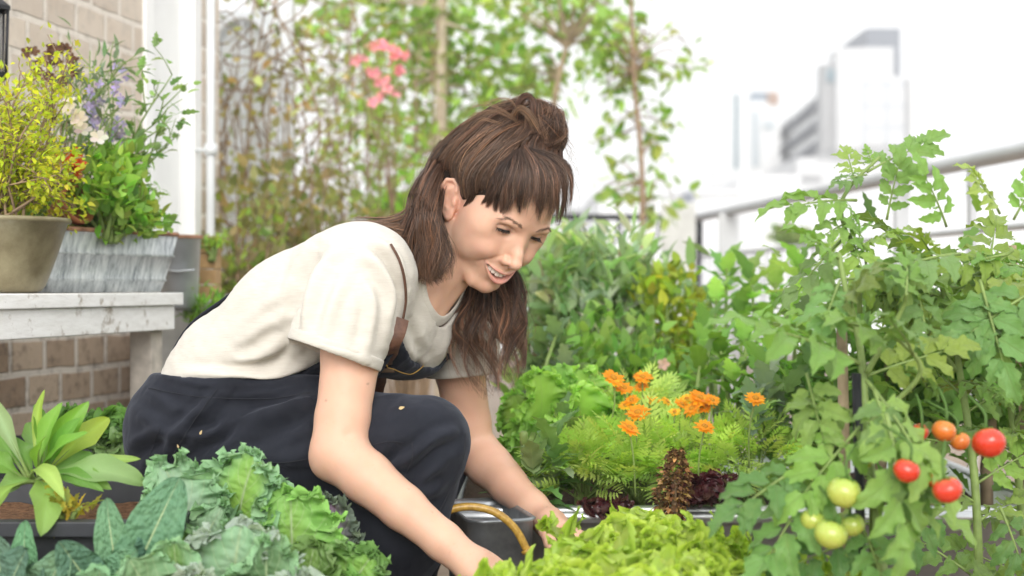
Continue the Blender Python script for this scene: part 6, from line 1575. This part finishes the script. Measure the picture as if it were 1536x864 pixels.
tree('garden_tree', 'tree with a straight pale trunk and open bright green crown right behind her head', [(662, 330, 6.4), (661, 200, 6.4), (662, 80, 6.4), (664, -80, 6.4)], .038,
     [(560, 40, 6.4, .34, .3, .22), (700, 60, 6.5, .30, .3, .26), (640, 150, 6.5, .26, .3, .24), (600, 230, 6.4, .24, .3, .22), (510, 120, 6.4, .24, .3, .22), (720, 150, 6.6, .22, .3, .2), (640, -40, 6.5, .5, .3, .22), (480, 10, 6.5, .3, .3, .2)], 1250, .085, TG, .85, tm=M_trunk)
tree('garden_tree', 'tree with a forked grey trunk and light crown above the bun', [(818, 300, 6.2), (832, 150, 6.2), (850, 68, 6.2)], .020,
     [(790, 40, 6.2, .26, .25, .2), (740, 110, 6.3, .22, .25, .18), (860, -10, 6.2, .3, .25, .16), (795, 120, 6.3, .14, .2, .12), (905, 20, 6.2, .12, .15, .08)], 480, .080, TG, .85, limbs=[[(850, 70, 6.2), (878, 38, 6.2), (912, 0, 6.2)], [(850, 70, 6.2), (842, 30, 6.2), (836, -30, 6.2)], [(850, 70, 6.2), (812, 40, 6.22), (780, 20, 6.25)]])
tree('sapling', 'thin sapling with sparse leaf tufts standing against the white sky', [(964, 372, 5.6), (962, 240, 5.6), (952, 130, 5.6), (945, -30, 5.6)], .013,
     [(935, 120, 5.6, .13, .14, .085), (975, 140, 5.6, .06, .1, .05), (905, 100, 5.6, .08, .1, .06), (1005, 100, 5.6, .08, .1, .03), (990, 190, 5.6, .07, .1, .05), (985, 245, 5.6, .05, .08, .05), (890, 215, 5.6, .05, .08, .03), (985, 310, 5.6, .09, .1, .06), (905, 285, 5.6, .08, .1, .05), (1050, 95, 5.6, .05, .06, .015), (925, 60, 5.6, .05, .06, .05)], 230, .068, TG, .6, tm=M_twig)
bush('hedge_shrub', 'round pale shrub far off beyond the railing', 'bush', px(1190, 355, 16), (.26, .26, .10), 420, .10, T_ov, [(.20, .27, .10), (.26, .33, .14)], M_soft, base_z=.95, stems=9)
m = MB(); q = px(1190, 380, 16); m.box((q[0], 16, .42), (.7, .5, 1.05)); tag(m.build('planter_box', M_conc, smooth=False), 'white planter box holding the far pale shrub', 'planter'); m = None
m = MB(); m.box((q[0], 16, -6.1), (1.2, 1.0, 11.99)); tag(m.build('roof_pillar', M_conc, smooth=False), 'white masonry pillar carrying the far planter', 'pillar')

# ------------------------------------------------------------------ mid-ground plants on the right
BAY = [(.32, .45, .25), (.38, .50, .30), (.25, .38, .18), (.52, .58, .46)]
def shrub(name, label, stems_px, n, size, tmpl, cols, d, cat='shrub', sp=.10, smat=M_wood, mat=M_soft, group=None, lo=.35):
    f0 = np.array([np.mean([s[0][0] for s in stems_px]), 0]); foot = px(f0[0], 600, d); t = plant_obj(name, label, cat, (foot[0], d, 0), group); s_, lm = MB(), MB(); P, D = [], []
    for path in stems_px:
        c = spline([px(x, y, d + rng.normal(0, .05)) for x, y in path], 20); c0 = np.concatenate([[np.array([c[0][0], c[0][1], 0.0])], c]); s_.tube(c0, np.linspace(.012, .003, 21), 6)
        for w in range(n // len(stems_px)):
            k = rng.integers(int(20 * lo), 20); P.append(c[k] + rng.normal(0, sp, 3) * (1, .9, .8)); D.append(unit(c[-1] - c[0]) * .7 + rng.normal(0, .7, 3) + (0, 0, .3))
    scatter(lm, np.array(P), np.array(D), size * rng.uniform(.6, 1.25, len(P)), tmpl, cols, .2); s_.build('stem', smat, t); lm.build('leaves', mat, t); return t
shrub('bay_shrub', 'tall pale shrub with long leaves and bare forked stems right of her face', [[(880, 560), (850, 500), (822, 440), (808, 390)], [(922, 570), (905, 490), (882, 430), (874, 380)], [(925, 565), (950, 480), (945, 420), (928, 378)], [(960, 560), (952, 510), (980, 460), (990, 430)], [(935, 545), (925, 500), (905, 450), (905, 410)], [(880, 560), (868, 520), (880, 480), (850, 440)]], 900, .080, T_la, BAY, 3.4, sp=.055)
shrub('bay_shrub', 'denser pale shrub behind the hanging hair', [[(800, 600), (805, 500), (800, 430), (795, 385)], [(830, 600), (845, 520), (850, 460), (842, 410)], [(770, 600), (790, 520), (812, 470), (825, 425)]], 620, .080, T_la, BAY, 3.7, sp=.075)
bush('spurge', 'yellow green bushy spurge in front of the white post', 'bush', px(1010, 480, 3.3), (.10, .14, .13), 1300, .035, T_ov, [(.32, .42, .05), (.24, .36, .05), (.42, .46, .06)], M_soft, base_z=0, stems=26, gap=.6)
bush('spurge', 'mid green bush below the pale shrub', 'bush', px(930, 530, 3.0), (.13, .14, .09), 1000, .04, T_ov, [G1, G2, (.12, .22, .06)], M_soft, base_z=0, stems=22, gap=.6)
bush('leafy_hedge', 'dark mixed greenery filling the bed behind the marigolds', 'bush', px(900, 590, 2.95), (.22, .12, .10), 1500, .045, T_ov, [G1, G2, (.22, .38, .10)], M_soft, base_z=0, stems=30, gap=.6)
def broccoli(name, label, d, tips, cols, size, mat=M_soft, group=None):
    t = plant_obj(name, label, 'plant', (px(tips[0][0], 0, d)[0], d, 0), group); lm, s_ = MB(), MB()
    for x, y, L in tips:
        c = px(x, y, d + rng.normal(0, .06)); foot = px(x + rng.normal(0, 12), 650, d + rng.normal(0, .05)); s_.tube(spline([foot, (foot + c) / 2 + rng.normal(0, .01, 3), c], 10), np.linspace(.007, .003, 10), 6)
        for k in range(9):
            a = k * 2.4 + rng.normal(0, .3); e = .2 + .13 * k; dd = np.array([math.cos(a) * math.cos(e), math.sin(a) * math.cos(e), math.sin(e)])
            put(lm, leaf_geo(L * rng.uniform(.7, 1.15), L * .5, 'ovate', 16, 7, fold=.25, droop=rng.uniform(.5, 1.1), ruf=.06, ruf_n=3, teeth=.4, nt=4, seed=k + int(x)), c - np.array([0, 0, .008 * (9 - k)]), frame(dd, (-dd[0], -dd[1], .9)), vary(cols[rng.integers(0, len(cols))], .15))
    lm.build('leaves', mat, t); s_.build('stem', M_stem, t); return t
BR = [(.25, .44, .12), (.33, .53, .15), (.20, .37, .11)]
broccoli('leafy_stalks', 'row of upright leafy stalks below the railing post', 3.0, [(1090, 400, .088), (1125, 410, .088), (1165, 420, .088), (1200, 395, .088), (1075, 445, .088), (1110, 460, .088), (1150, 470, .088), (1185, 460, .088), (1060, 490, .088), (1230, 430, .088), (1245, 385, .088)], BR, .12)
broccoli('leafy_stalks', 'nearer leafy stalks with wide toothed leaves above the marigolds', 2.65, [(1080, 520, .085), (1120, 505, .085), (1165, 520, .085), (1050, 545, .08), (1100, 560, .08), (1205, 500, .085), (1195, 560, .085), (1140, 545, .08), (1062, 515, .08)], BR + [(.16, .30, .05)], .11)
broccoli('silver_leaf_plant', 'plant with silver grey toothed leaves right of the marigolds', 2.4, [(1150, 575, .085), (1128, 600, .07), (1170, 600, .075)], [(.26, .34, .26), (.22, .31, .22)], .08)
broccoli('sage', 'grey green broad leaved sage under the hanging hair', 2.75, [(812, 520, .085), (835, 500, .08), (800, 550, .08), (850, 545, .075)], [(.20, .29, .17), (.16, .25, .13)], .08)
shrub('leafy_filler', 'dense dark green foliage behind the tomato vine', [[(1250, 700), (1260, 640), (1260, 580)], [(1320, 700), (1330, 620), (1330, 520)], [(1400, 700), (1410, 600), (1400, 480)], [(1480, 700), (1490, 600), (1490, 470)], [(1540, 700), (1550, 600), (1560, 470)]], 1300, .06, T_lobe, [G3, G1, (.12, .23, .05)], 2.5, 'plant', sp=.085)
q = px(995, 546, 2.85); blossoms([q], 'pink_bud', 'single pale pink bud in the green bed', q - (0, 0, .2), (.75, .50, .45), .014, 5)

# curly parsley / mustard beside the far arm
def frilly(name, label, c, tips, cols, d, w, group=None, teeth=0):
    cw = px(*c); t = plant_obj(name, label, 'plant', cw, group); mb, sm = MB(), MB()
    for i, (x, y, s) in enumerate(tips):
        a = px(x, y + 62 * s, d + rng.normal(0, .04)); b = px(x, y, d - .04 + rng.normal(0, .04)); L = np.linalg.norm(b - a); di = unit(b - a + rng.normal(0, .01, 3))
        R = frame(di, unit(np.array([rng.normal(0, .4), -1, .5])), rng.normal(0, .3)); put(mb, leaf_geo(L * 1.1, L * .85 * w, 'kale', 40, 19, fold=.2, droop=.6, ruf=.10, ruf_n=3, frill=.17, frill_n=10, seed=i + 50), a, R, vary(cols[i % len(cols)], .12), midcol=np.array(cols[i % len(cols)]) * 1.35)
        Gd = (mb.V[-1]).reshape(-1, 19, 3); frill_strip(mb, Gd, np.array(cols[i % len(cols)]) * 1.15, .009, .011, .0052, i, 1); frill_strip(mb, Gd, np.array(cols[i % len(cols)]), .010, .009, .005, i + 90, 3, .006)
        sm.tube(spline([cw, (cw + a) / 2 + (0, 0, -.01), a, a + (b - a) * .7], 10), np.linspace(.0035, .001, 10), 6)
    mb.build('leaves', M_leaf, t); sm.build('stem', M_kst, t); return t
FG = [(.26, .48, .09), (.33, .55, .11), (.22, .42, .085)]
frilly('curly_parsley', 'bright green frilled mustard greens beside the far arm', (835, 745, 2.50), [(785, 600, 1.0), (805, 578, 1.1), (832, 562, 1.1), (858, 580, 1.0), (884, 565, 1.1), (905, 585, .9), (800, 635, 1.0), (825, 622, 1.0), (850, 638, 1.0), (785, 650, .9), (872, 612, 1.0), (812, 672, .9), (840, 688, .9)], FG, 2.50, 1.0)
broccoli('rocket', 'rocket with pale veined lobed leaves at the elbow of the far arm', 2.36, [(800, 690, .085), (775, 735, .08), (830, 660, .08), (845, 625, .075)], [(.14, .27, .08), (.20, .32, .13)], .08, M_leaf)
# ferny marigold leaves
def fern_template(seed):
    r = np.random.default_rng(seed); lay = []
    for k in range(7):
        x = .16 + k * .12
        for s in (-1, 1): lay.append((x, 0.012 * s, s * (1.05 - .07 * k), .34 * math.sin(math.pi * (.22 + .72 * k / 7)) + .06))
    lay.append((.94, 0, 0, .2)); lf = [leaf_geo(1.0, .34, 'lance', 8, 3, teeth=.6, nt=3, fold=.2, droop=r.uniform(.1, .6), seed=i) for i in range(4)]
    return cluster(lf, lay)
T_fern = [fern_template(i) for i in range(5)]
def ferny(name, label, c, rad, n, size, cols, group=None):
    cw = px(*c); t = plant_obj(name, label, 'plant', cw - (0, 0, rad[2]), group); mb, sm = MB(), MB(); rad = np.array(rad)
    v = unit(rng.normal(0, 1, (n, 3))); v[:, 2] = np.abs(v[:, 2]) * 1.0 - .25; P = cw + v * rad * rng.uniform(.55, 1.05, (n, 1))
    D = unit(v) * (1, 1, .5) + rng.normal(0, .35, (n, 3)) + np.array([0, -.3, .45]); scatter(mb, P, D, size * rng.uniform(.65, 1.2, n), T_fern, cols, .16)
    for i in range(0, n, 4): sm.tube(spline([cw - (rng.normal(0, .01), 0, rad[2]), (P[i] + cw) / 2 - (0, 0, rad[2] * .3), P[i]], 7), np.linspace(.0025, .001, 7), 5)
    mb.build('leaves', M_leaf, t); sm.build('stem', M_stem, t); return t
FE = [(.50, .68, .17), (.58, .74, .20), (.42, .60, .13)]
MG = 'marigold plants in the zinc tub'
ferny('marigold', 'ferny marigold plant spilling over the rim next to the far hand', (880, 715, 2.36), (.075, .10, .055), 120, .066, FE, MG)
ferny('marigold', 'ferny marigold plant in the middle of the tub behind the pale lettuce', (950, 700, 2.38), (.09, .12, .065), 130, .066, FE, MG)
ferny('marigold', 'ferny marigold plant below the row of orange flowers', (1040, 690, 2.40), (.085, .12, .06), 110, .062, FE, MG)
ferny('marigold', 'ferny marigold plant partly covered by the tomato leaves', (1130, 700, 2.38), (.085, .12, .07), 110, .062, FE, MG)
ferny('marigold', 'ferny marigold plant at the back of the tub between parsley and stalks', (940, 635, 2.55), (.10, .10, .05), 110, .062, FE, MG)
M_ctr = mat_plain('flower_centre', (.52, .23, .02), .8, .2, var=.3, scale=400, bump=.8)
def daisy(mb, mc, c, r, fc, col):
    R0 = frame(fc); n = 15
    for ring_, (k, l) in enumerate(((n, 1.0), (n - 2, .8))):
        for p in range(k):
            a = p * 6.283 / k + ring_ * .2 + rng.normal(0, .06); d = unit((R0[:, 1] * math.cos(a) + R0[:, 2] * math.sin(a)) + R0[:, 0] * (.08 + .25 * ring_ + rng.normal(0, .08))); put(mb, leaf_geo(r * l * rng.uniform(.85, 1.1), r * .34, 'strap', 6, 3, fold=-.15, droop=.25, seed=p), c, frame(d, R0[:, 0]), vary(col, .1))
    th = np.linspace(0, 1.4, 6); prof_ = [(r * .30 * math.sin(t_), r * .16 * math.cos(t_)) for t_ in th[::-1]]; m0 = MB(); m0.lathe(prof_, 14); V = m0.V[0]; mc.add(V @ np.stack([R0[:, 1], R0[:, 2], R0[:, 0]], 1).T + c + R0[:, 0] * r * .08, m0.F[0])
ORG = (.86, .36, .02)
FL = [(920, 567, 2.5, 17, 'orange marigold flower, the higher of two beside the parsley'), (936, 582, 2.52, 14, 'orange marigold flower tucked under the tall one beside the parsley'), (964, 566, 2.56, 14, 'small orange marigold on a straight stem between the two flower groups'), (962, 580, 2.57, 11, 'tiny orange marigold just under the straight stemmed one'), (957, 619, 2.45, 17, 'flat orange marigold facing up above the ferny leaves'), (944, 642, 2.36, 16, 'orange marigold lowest of all, over the ferny leaves'), (938, 608, 2.5, 10, 'half open orange marigold behind the flat one'),
      (1050, 597, 2.5, 17, 'orange marigold at the top of the right hand group'), (1038, 613, 2.49, 14, 'orange marigold in the middle of the crowded group'), (1058, 611, 2.5, 13, 'orange marigold at the edge of the crowded group beside the silver leaves'), (1022, 606, 2.52, 11, 'small orange marigold leading the crowded group'), (1057, 640, 2.36, 15, 'drooping orange marigold below the crowded group'), (1133, 598, 2.36, 15, 'single orange marigold in front of the silver leaves'), (1000, 602, 2.55, 9, 'tiny golden marigold bud in the row'), (984, 600, 2.56, 8, 'golden bud left of another golden bud in the row'), (1012, 618, 2.5, 9, 'small golden bud under the row of flowers'), (1068, 600, 2.48, 12, 'orange marigold standing just right of the crowded group'), (973, 600, 2.54, 9, 'golden bud beside the straight stemmed marigold'), (1030, 598, 2.53, 10, 'small orange marigold at the back of the crowded group'), (948, 600, 2.5, 11, 'orange marigold between the tall one and the flat one')]
for x, y, d, r, lab in FL:
    d -= .13; c = px(x, y, d); t = plant_obj('marigold_flower', lab, 'flower', c, 'orange marigold flowers'); mb, mc, sm = MB(), MB(), MB()
    daisy(mb, mc, c, r * d / FPX * 1.2, unit(np.array([rng.normal(0, .35), -.55, .85])), ORG if r > 10 else (.86, .52, .04)); mb.build('petals', M_petal, t); mc.build('centre', M_ctr, t)
    sm.tube(spline([c + (0, 0, -.002), c + (rng.normal(0, .006), .004, -.05), c + (rng.normal(0, .01), .01, -.11)], 8), .0016, 6); sm.lathe([(.0005, -.006), (.004, -.004), (.0055, 0)], 10, c - (0, 0, .001)); sm.build('stem', M_stem, t)
# dried seed head
c = px(1008, 742, 1.92); t = plant_obj('withered_flower', 'dried brown seed head standing over the lettuces', 'dried flower', c); mb = MB(); sm = MB()
n = 1100; z = rng.uniform(0, 1, n); a = rng.uniform(0, 6.283, n); rr = .0215 * np.sin(np.pi * np.clip(z * .85 + .12, 0, 1)) ** .7 * rng.uniform(.4, 1.1, n)
P = np.stack([np.cos(a) * rr, np.sin(a) * rr, (z - .45) * .112], 1); D = np.stack([np.cos(a), np.sin(a), rng.normal(.1, .6, n)], 1); tlt = np.array([[1, 0, .12], [0, 1, 0], [0, 0, 1]])
scatter(mb, P @ tlt.T + c, D, .0075 * rng.uniform(.6, 1.4, n), templates(4, W=.7, kind='ovate', nu=4, nv=3, droop=1.0), [(.15, .075, .035), (.24, .13, .055), (.09, .045, .025), (.42, .24, .09)], .25)
mb.build('husks', mat_leaf('dry_husk', trans=.1, rough=.8, spec=.1, vein=.1, bump=.5), t); sm.tube(spline([c + (.004, 0, .02), c + (.002, 0, -.06), c + (.0, .01, -.30)], 12), .0035, 8); sm.build('stalk', M_twig, t)
# ------------------------------------------------------------------ tomatoes
def tom_leaflets(seed):
    return leaf_geo(1.0, .55, 'ovate', 20, 7, teeth=.34, nt=4.2, fold=rng.uniform(.2, .5), droop=rng.uniform(.5, 1.3), ruf=.09, ruf_n=2.6, seed=seed, twist=rng.normal(0, .5), cup=rng.uniform(-.1, .15))
TL = [tom_leaflets(i) for i in range(6)]
def tom_template(seed):
    r = np.random.default_rng(seed + 90); lay = []
    for k, x in enumerate((.24, .44, .64, .80)):
        for s in (-1, 1):
            if r.uniform() < .12 and k: continue
            lay.append((x + r.normal(0, .015), .012 * s, s * (1.15 - .14 * k) + r.normal(0, .1), (.34, .42, .42, .34)[k] * r.uniform(.85, 1.15)))
            if k in (1, 2) and r.uniform() < .5: lay.append((x - .08, .01 * s, s * 1.3, .10))
    lay.append((.86, 0, r.normal(0, .12), .46)); return cluster(TL, lay)
T_tom = [tom_template(i) for i in range(7)]
def tom_leaf(mb, sm, base, d, L, col, k, roll=0.0, face=None, yel=True):
    di = unit(d); R = frame(di, face if face is not None else (rng.normal(0, .3), -.55, .8), roll); V, F, uv = T_tom[k % len(T_tom)]; W = (V * L) @ R.T + base
    if yel and rng.uniform() < .06: col = (.33, .38, .08)
    mb.add(W, F, np.tile(vary(col, .10), (len(V), 1)), uv)
    xs = np.linspace(0, .9, 9); ra_ = np.stack([xs, 0 * xs, -.16 * xs * xs - .004], 1) * L; sm.tube(ra_ @ R.T + base, np.linspace(.0030, .0010, 9) * (L / .2) ** .5, 6)
TC = [(.19, .32, .07), (.14, .25, .06), (.21, .36, .08), (.26, .40, .08), (.28, .38, .07)]
def vine(name, label, paths, n, d, L, extra=(), dens=None, group='tomato vines by the railing', cols=TC, facing=(-.3, -.7, .5)):
    p0 = px(*paths[0][0]); t = plant_obj(name, label, 'tomato plant', (p0[0], p0[1], .2), group); mb, sm = MB(), MB(); k = 0
    for path in paths:
        c = spline([px(*q) for q in path], 26); c0 = np.concatenate([[np.array([c[0][0], c[0][1], .19])], c]) if c[0][2] < .45 else c; sm.tube(c0, np.linspace(*((.0065, .003) if len(c0) > len(c) else (.0036, .002)), len(c0)), 8)
        m_ = max(2, int(n * np.linalg.norm(np.diff(c, axis=0), axis=1).sum()))
        for i in range(m_):
            f = (i + rng.uniform(.2, .8)) / m_; b = c[min(25, int(f * 25))]; a = k * 2.4 + rng.normal(0, .4); k += 1; e = rng.uniform(-.25, .75)
            dd = np.array([math.cos(a) * math.cos(e), math.sin(a) * math.cos(e) - .15, math.sin(e)]); tom_leaf(mb, sm, b, dd, L * rng.uniform(.7, 1.15), cols[rng.integers(0, len(cols))], k, rng.normal(0, .3))
    for (x, y, dd0, tx, ty, dd1, col) in extra:
        a, b = px(x, y, dd0), px(tx, ty, dd1); k += 1; tom_leaf(mb, sm, a, b - a + np.array([0, 0, .16 * np.linalg.norm(b - a) * .5]), np.linalg.norm(b - a) * 1.12, col, k, rng.normal(0, .15), None, False)
    mb.build('leaves', M_tom, t); sm.build('stem', M_stem, t); return t
LT, MT, DT, YT = (.23, .40, .09), (.18, .33, .10), (.125, .25, .075), (.32, .45, .09)
V1 = vine('tomato_vine', 'tomato vine with the ripe red fruit, tall and dense along the railing', [[(1470, 900, 1.85), (1462, 720, 1.86), (1440, 560, 1.88), (1420, 460, 1.88), (1405, 400, 1.88)], [(1545, 900, 1.95), (1520, 640, 1.95), (1500, 480, 1.95), (1485, 400, 1.95)], [(1420, 420, 1.88), (1470, 410, 1.84), (1520, 375, 1.82)], [(1440, 560, 1.88), (1370, 470, 1.9), (1335, 430, 1.92), (1325, 400, 1.92)], [(1500, 480, 1.95), (1540, 430, 1.9), (1580, 380, 1.88)], [(1520, 640, 1.95), (1570, 560, 1.9), (1590, 500, 1.88)]], 48, 1.88, .118,
     [(1500, 320, 1.8, 1470, 262, 1.76, YT), (1420, 340, 1.78, 1395, 268, 1.74, LT), (1520, 330, 1.76, 1560, 262, 1.74, LT), (1470, 420, 1.74, 1500, 540, 1.68, MT), (1560, 430, 1.74, 1460, 500, 1.70, MT), (1440, 380, 1.76, 1330, 400, 1.70, MT), (1370, 420, 1.76, 1400, 510, 1.70, MT), (1420, 760, 1.8, 1350, 820, 1.76, DT), (1500, 760, 1.8, 1540, 860, 1.78, DT), (1300, 400, 1.8, 1290, 330, 1.78, LT), (1330, 330, 1.8, 1345, 250, 1.78, LT)])
V2 = vine('tomato_vine', 'nearest tomato vine with the green fruit, its leaves reaching over the marigolds', [[(1330, 900, 1.62), (1312, 760, 1.64), (1300, 640, 1.66), (1290, 520, 1.68), (1268, 430, 1.72), (1258, 380, 1.74)], [(1300, 640, 1.66), (1380, 560, 1.62), (1340, 500, 1.6)], [(1312, 760, 1.64), (1250, 710, 1.60), (1215, 695, 1.58)], [(1300, 560, 1.66), (1350, 470, 1.64), (1360, 440, 1.62)]], 24, 1.64, .112,
     [(1300, 570, 1.58, 1400, 700, 1.50, LT), (1290, 545, 1.58, 1150, 480, 1.52, LT), (1310, 580, 1.56, 1350, 700, 1.5, MT), (1290, 640, 1.56, 1210, 740, 1.52, LT), (1330, 620, 1.52, 1370, 800, 1.48, LT), (1260, 420, 1.66, 1240, 480, 1.6, MT), (1210, 695, 1.56, 1110, 760, 1.52, DT), (1240, 700, 1.56, 1150, 830, 1.52, MT), (1300, 800, 1.58, 1200, 850, 1.54, DT), (1290, 780, 1.58, 1330, 880, 1.52, MT), (1210, 560, 1.6, 1230, 660, 1.55, LT)])
V3 = vine('tomato_vine', 'slender tomato shoot lifting a few leaves above the handrail', [[(1290, 470, 1.80), (1285, 400, 1.80), (1262, 320, 1.80), (1275, 280, 1.80), (1320, 235, 1.80)]], 5, 1.8, .09,
     [(1285, 300, 1.80, 1185, 305, 1.76, LT), (1300, 258, 1.80, 1390, 214, 1.80, LT), (1310, 250, 1.80, 1300, 225, 1.80, LT), (1300, 262, 1.8, 1262, 270, 1.78, MT), (1280, 330, 1.8, 1240, 350, 1.76, LT), (1275, 350, 1.8, 1300, 420, 1.76, YT), (1262, 360, 1.8, 1195, 430, 1.76, MT)])
for s in (V1, V2, V3): pass
def mat_tom(name, stops):
    t = NT(name); co = t.n('ShaderNodeTexCoord').outputs['Object']; sp = t.n('ShaderNodeSeparateXYZ'); t.link(t.n('ShaderNodeUVMap', uv_map='UVMap').outputs[0], sp.inputs[0]); n = t.noise(40, 3)
    f = t.math('ADD', sp.outputs[1], t.math('MULTIPLY', t.math('SUBTRACT', n, .5), .35)); return t.done(t.pbsdf(t.ramp(f, stops), t.math('ADD', t.math('MULTIPLY', t.noise(120, 4), .25), .14), .45, 0, None, **{'Subsurface Weight': .25, 'Subsurface Radius': (.01, .004, .002), 'Coat Weight': .3, 'Coat Roughness': .08}))
MR = mat_tom('ripe_red', [(.0, (.60, .035, .012)), (.55, (.56, .04, .014)), (.85, (.56, .11, .02)), (1, (.40, .22, .05))]); MO = mat_tom('ripening_orange', [(0, (.66, .13, .02)), (.6, (.62, .20, .03)), (1, (.45, .28, .05))]); MGn = mat_tom('unripe_green', [(0, (.48, .50, .10)), (.6, (.36, .46, .08)), (1, (.20, .33, .06))])
M_cal = mat_plain('calyx', (.10, .20, .04), .6, .3)
for (x, y, d, r, mt, lab, vn) in ((1483, 664, 1.52, 25, MR, 'largest ripe red tomato', V1), (1421, 735, 1.44, 22, MR, 'red tomato with an orange shoulder', V1), (1416, 646, 1.56, 18, MO, None, V1), (1440, 662, 1.59, 15, MO, None, V1), (1396, 712, 1.58, 20, MO, None, V1), (1360, 706, 1.47, 20, MR, None, V1), (1380, 648, 1.58, 13, MR, None, V1), (1266, 738, 1.50, 26, MGn, None, V2), (1246, 801, 1.50, 25, MGn, None, V2), (1278, 787, 1.53, 19, MGn, None, V2), (1219, 780, 1.53, 19, MGn, None, V2), (1296, 690, 1.6, 15, MGn, None, V2)):
    c = px(x, y, d); R_ = r * d / FPX; th = np.linspace(.001, np.pi - .001, 20); m = MB(); n = 32; ph = np.linspace(0, 2 * np.pi, n, endpoint=False)
    rad = R_ * (1 - .05 * np.cos(th) ** 2)[:, None] * (1 + .018 * np.cos(5 * ph)[None] * np.sin(th)[:, None] + .030 * np.cos(6 * ph + 1)[None] * np.exp(-((th - .55) / .4) ** 2)[:, None]); zz = R_ * .9 * np.cos(th) - R_ * .14 * np.exp(-(th / .35) ** 2)
    V = np.stack([rad * np.sin(th)[:, None] * np.cos(ph), rad * np.sin(th)[:, None] * np.sin(ph), np.tile(zz[:, None], (1, n))], -1).reshape(-1, 3)
    i = np.arange(19)[:, None]; j = np.arange(n)[None]; F = np.stack([i * n + j, (i + 1) * n + j, (i + 1) * n + (j + 1) % n, i * n + (j + 1) % n], -1).reshape(-1, 4)
    V = V * (1 + .035 * fbm(V / R_ + rng.uniform(0, 50), 1.1, 2, 3))[:, None]
    a, b = rng.normal(0, .3, 2); Rm = np.array(Matrix.Rotation(a, 3, 'X') @ Matrix.Rotation(b, 3, 'Y')); uvv = np.stack([np.zeros(20 * n), np.repeat(1 - th / np.pi, n) ** 1.5], 1)
    m.add(V @ Rm.T + c, F, None, uvv); o = m.build('tomato', mt, vn)
    if lab: o['label'] = lab
    k = MB()
    for p in range(5):
        aa = p * 1.257; dd = Rm @ np.array([math.cos(aa), math.sin(aa), .12]); put(k, leaf_geo(R_ * .8, R_ * .22, 'lance', 6, 3, droop=.7, seed=p), c + Rm @ np.array([0, 0, R_ * .80]), frame(dd, Rm[:, 2]), (.12, .23, .05))
    top = c + Rm @ np.array([0, 0, R_ * .8]); k.tube(spline([top, top + np.array([.0, .004, .018]), top + np.array([rng.normal(0, .015), .03, .035])], 8), .0016, 6, (.12, .23, .05)); k.build('calyx', M_leaf, o)
q = px(1262, 470, 1.74); t = thing('wooden_stake', 'weathered wooden stake among the upper tomato leaves', 'stake', (q[0], q[1], 0)); m = MB(); m.tube([(q[0] + .012, q[1], .15), (q[0], q[1], q[2])], .0065, 10); m.build('cane', M_wood, t)
q = px(1290, 600, 1.60); m = MB(); m.tube([(q[0] + .008, q[1], .15), (q[0] - .004, q[1], q[2] + .03)], .0055, 8); tag(m.build('black_stake', M_black), 'thin black stake beside the green tomatoes', 'stake')
q = px(1560, 420, 2.05); m = MB(); m.tube([(q[0], q[1], .15), (q[0] - .04, q[1], q[2] + .05)], .006, 8); tag(m.build('bamboo_stake', M_wood), 'bamboo stake at the far edge of the tomato vines', 'stake')
# ------------------------------------------------------------------ light, sky, camera
def setup():
    w = bpy.data.worlds.new('World'); SC.world = w; w.use_nodes = True
    t = w.node_tree; t.nodes.clear()
    o = t.nodes.new('ShaderNodeOutputWorld'); bg = t.nodes.new('ShaderNodeBackground')
    sky = t.nodes.new('ShaderNodeTexSky'); sky.sky_type = 'NISHITA'; sky.sun_disc = False
    el, rot = math.radians(27), 0
    sky.sun_elevation = el; sky.sun_rotation = rot; sky.dust_density = 4.0; sky.air_density = 1.0; sky.ozone_density = 1.0
    hs = t.nodes.new('ShaderNodeHueSaturation'); hs.inputs['Saturation'].default_value = .12; hs.inputs['Value'].default_value = 1.0
    # overcast: the cloud deck evens the sky out to white
    mx = t.nodes.new('ShaderNodeMix'); mx.data_type = 'RGBA'; mx.inputs['Factor'].default_value = .85; mx.inputs[7].default_value = (8.3, 8.35, 8.4, 1)
    t.links.new(sky.outputs[0], hs.inputs['Color']); t.links.new(hs.outputs[0], mx.inputs[6]); t.links.new(mx.outputs[2], bg.inputs['Color'])
    bg.inputs['Strength'].default_value = .10
    t.links.new(bg.outputs[0], o.inputs['Surface'])
    sd = bpy.data.lights.new('sun', 'SUN'); sd.energy = 1.15; sd.angle = math.radians(30); sd.color = (1, .965, .91)
    so = bpy.data.objects.new('sun', sd); COL.objects.link(so)
    # where the sun stands: azimuth measured from +Y towards +X
    az = math.radians(SUN_AZ); dirv = Vector((math.sin(az) * math.cos(el), math.cos(az) * math.cos(el), math.sin(el)))
    so.rotation_euler = dirv.to_track_quat('Z', 'Y').to_euler(); so.location = dirv * 30
    sky.sun_rotation = az
    cd = bpy.data.cameras.new('camera'); cam = bpy.data.objects.new('camera', cd); COL.objects.link(cam)
    cd.lens = 50; cd.sensor_width = 36; cd.clip_end = 3000; cd.clip_start = .05
    cam.location = (0, 0, CAMZ); cam.rotation_euler = (math.radians(90), 0, 0)
    cd.dof.use_dof = True; cd.dof.focus_distance = 2.03; cd.dof.aperture_fstop = 3.7
    SC.camera = cam
    SC.view_settings.view_transform = 'Standard'; SC.view_settings.look = 'None'; SC.view_settings.gamma = 1
    SC.view_settings.exposure = 1.12
    SC.render.engine = 'CYCLES'
    c = SC.cycles; c.use_denoising = True; c.max_bounces = 10; c.transparent_max_bounces = 8; c.diffuse_bounces = 6; c.glossy_bounces = 2; c.transmission_bounces = 5; c.volume_bounces = 0
    c.use_adaptive_sampling = True; c.adaptive_threshold = .012; c.caustics_reflective = False; c.caustics_refractive = False; c.sample_clamp_indirect = 8
SUN_AZ = 182
setup()
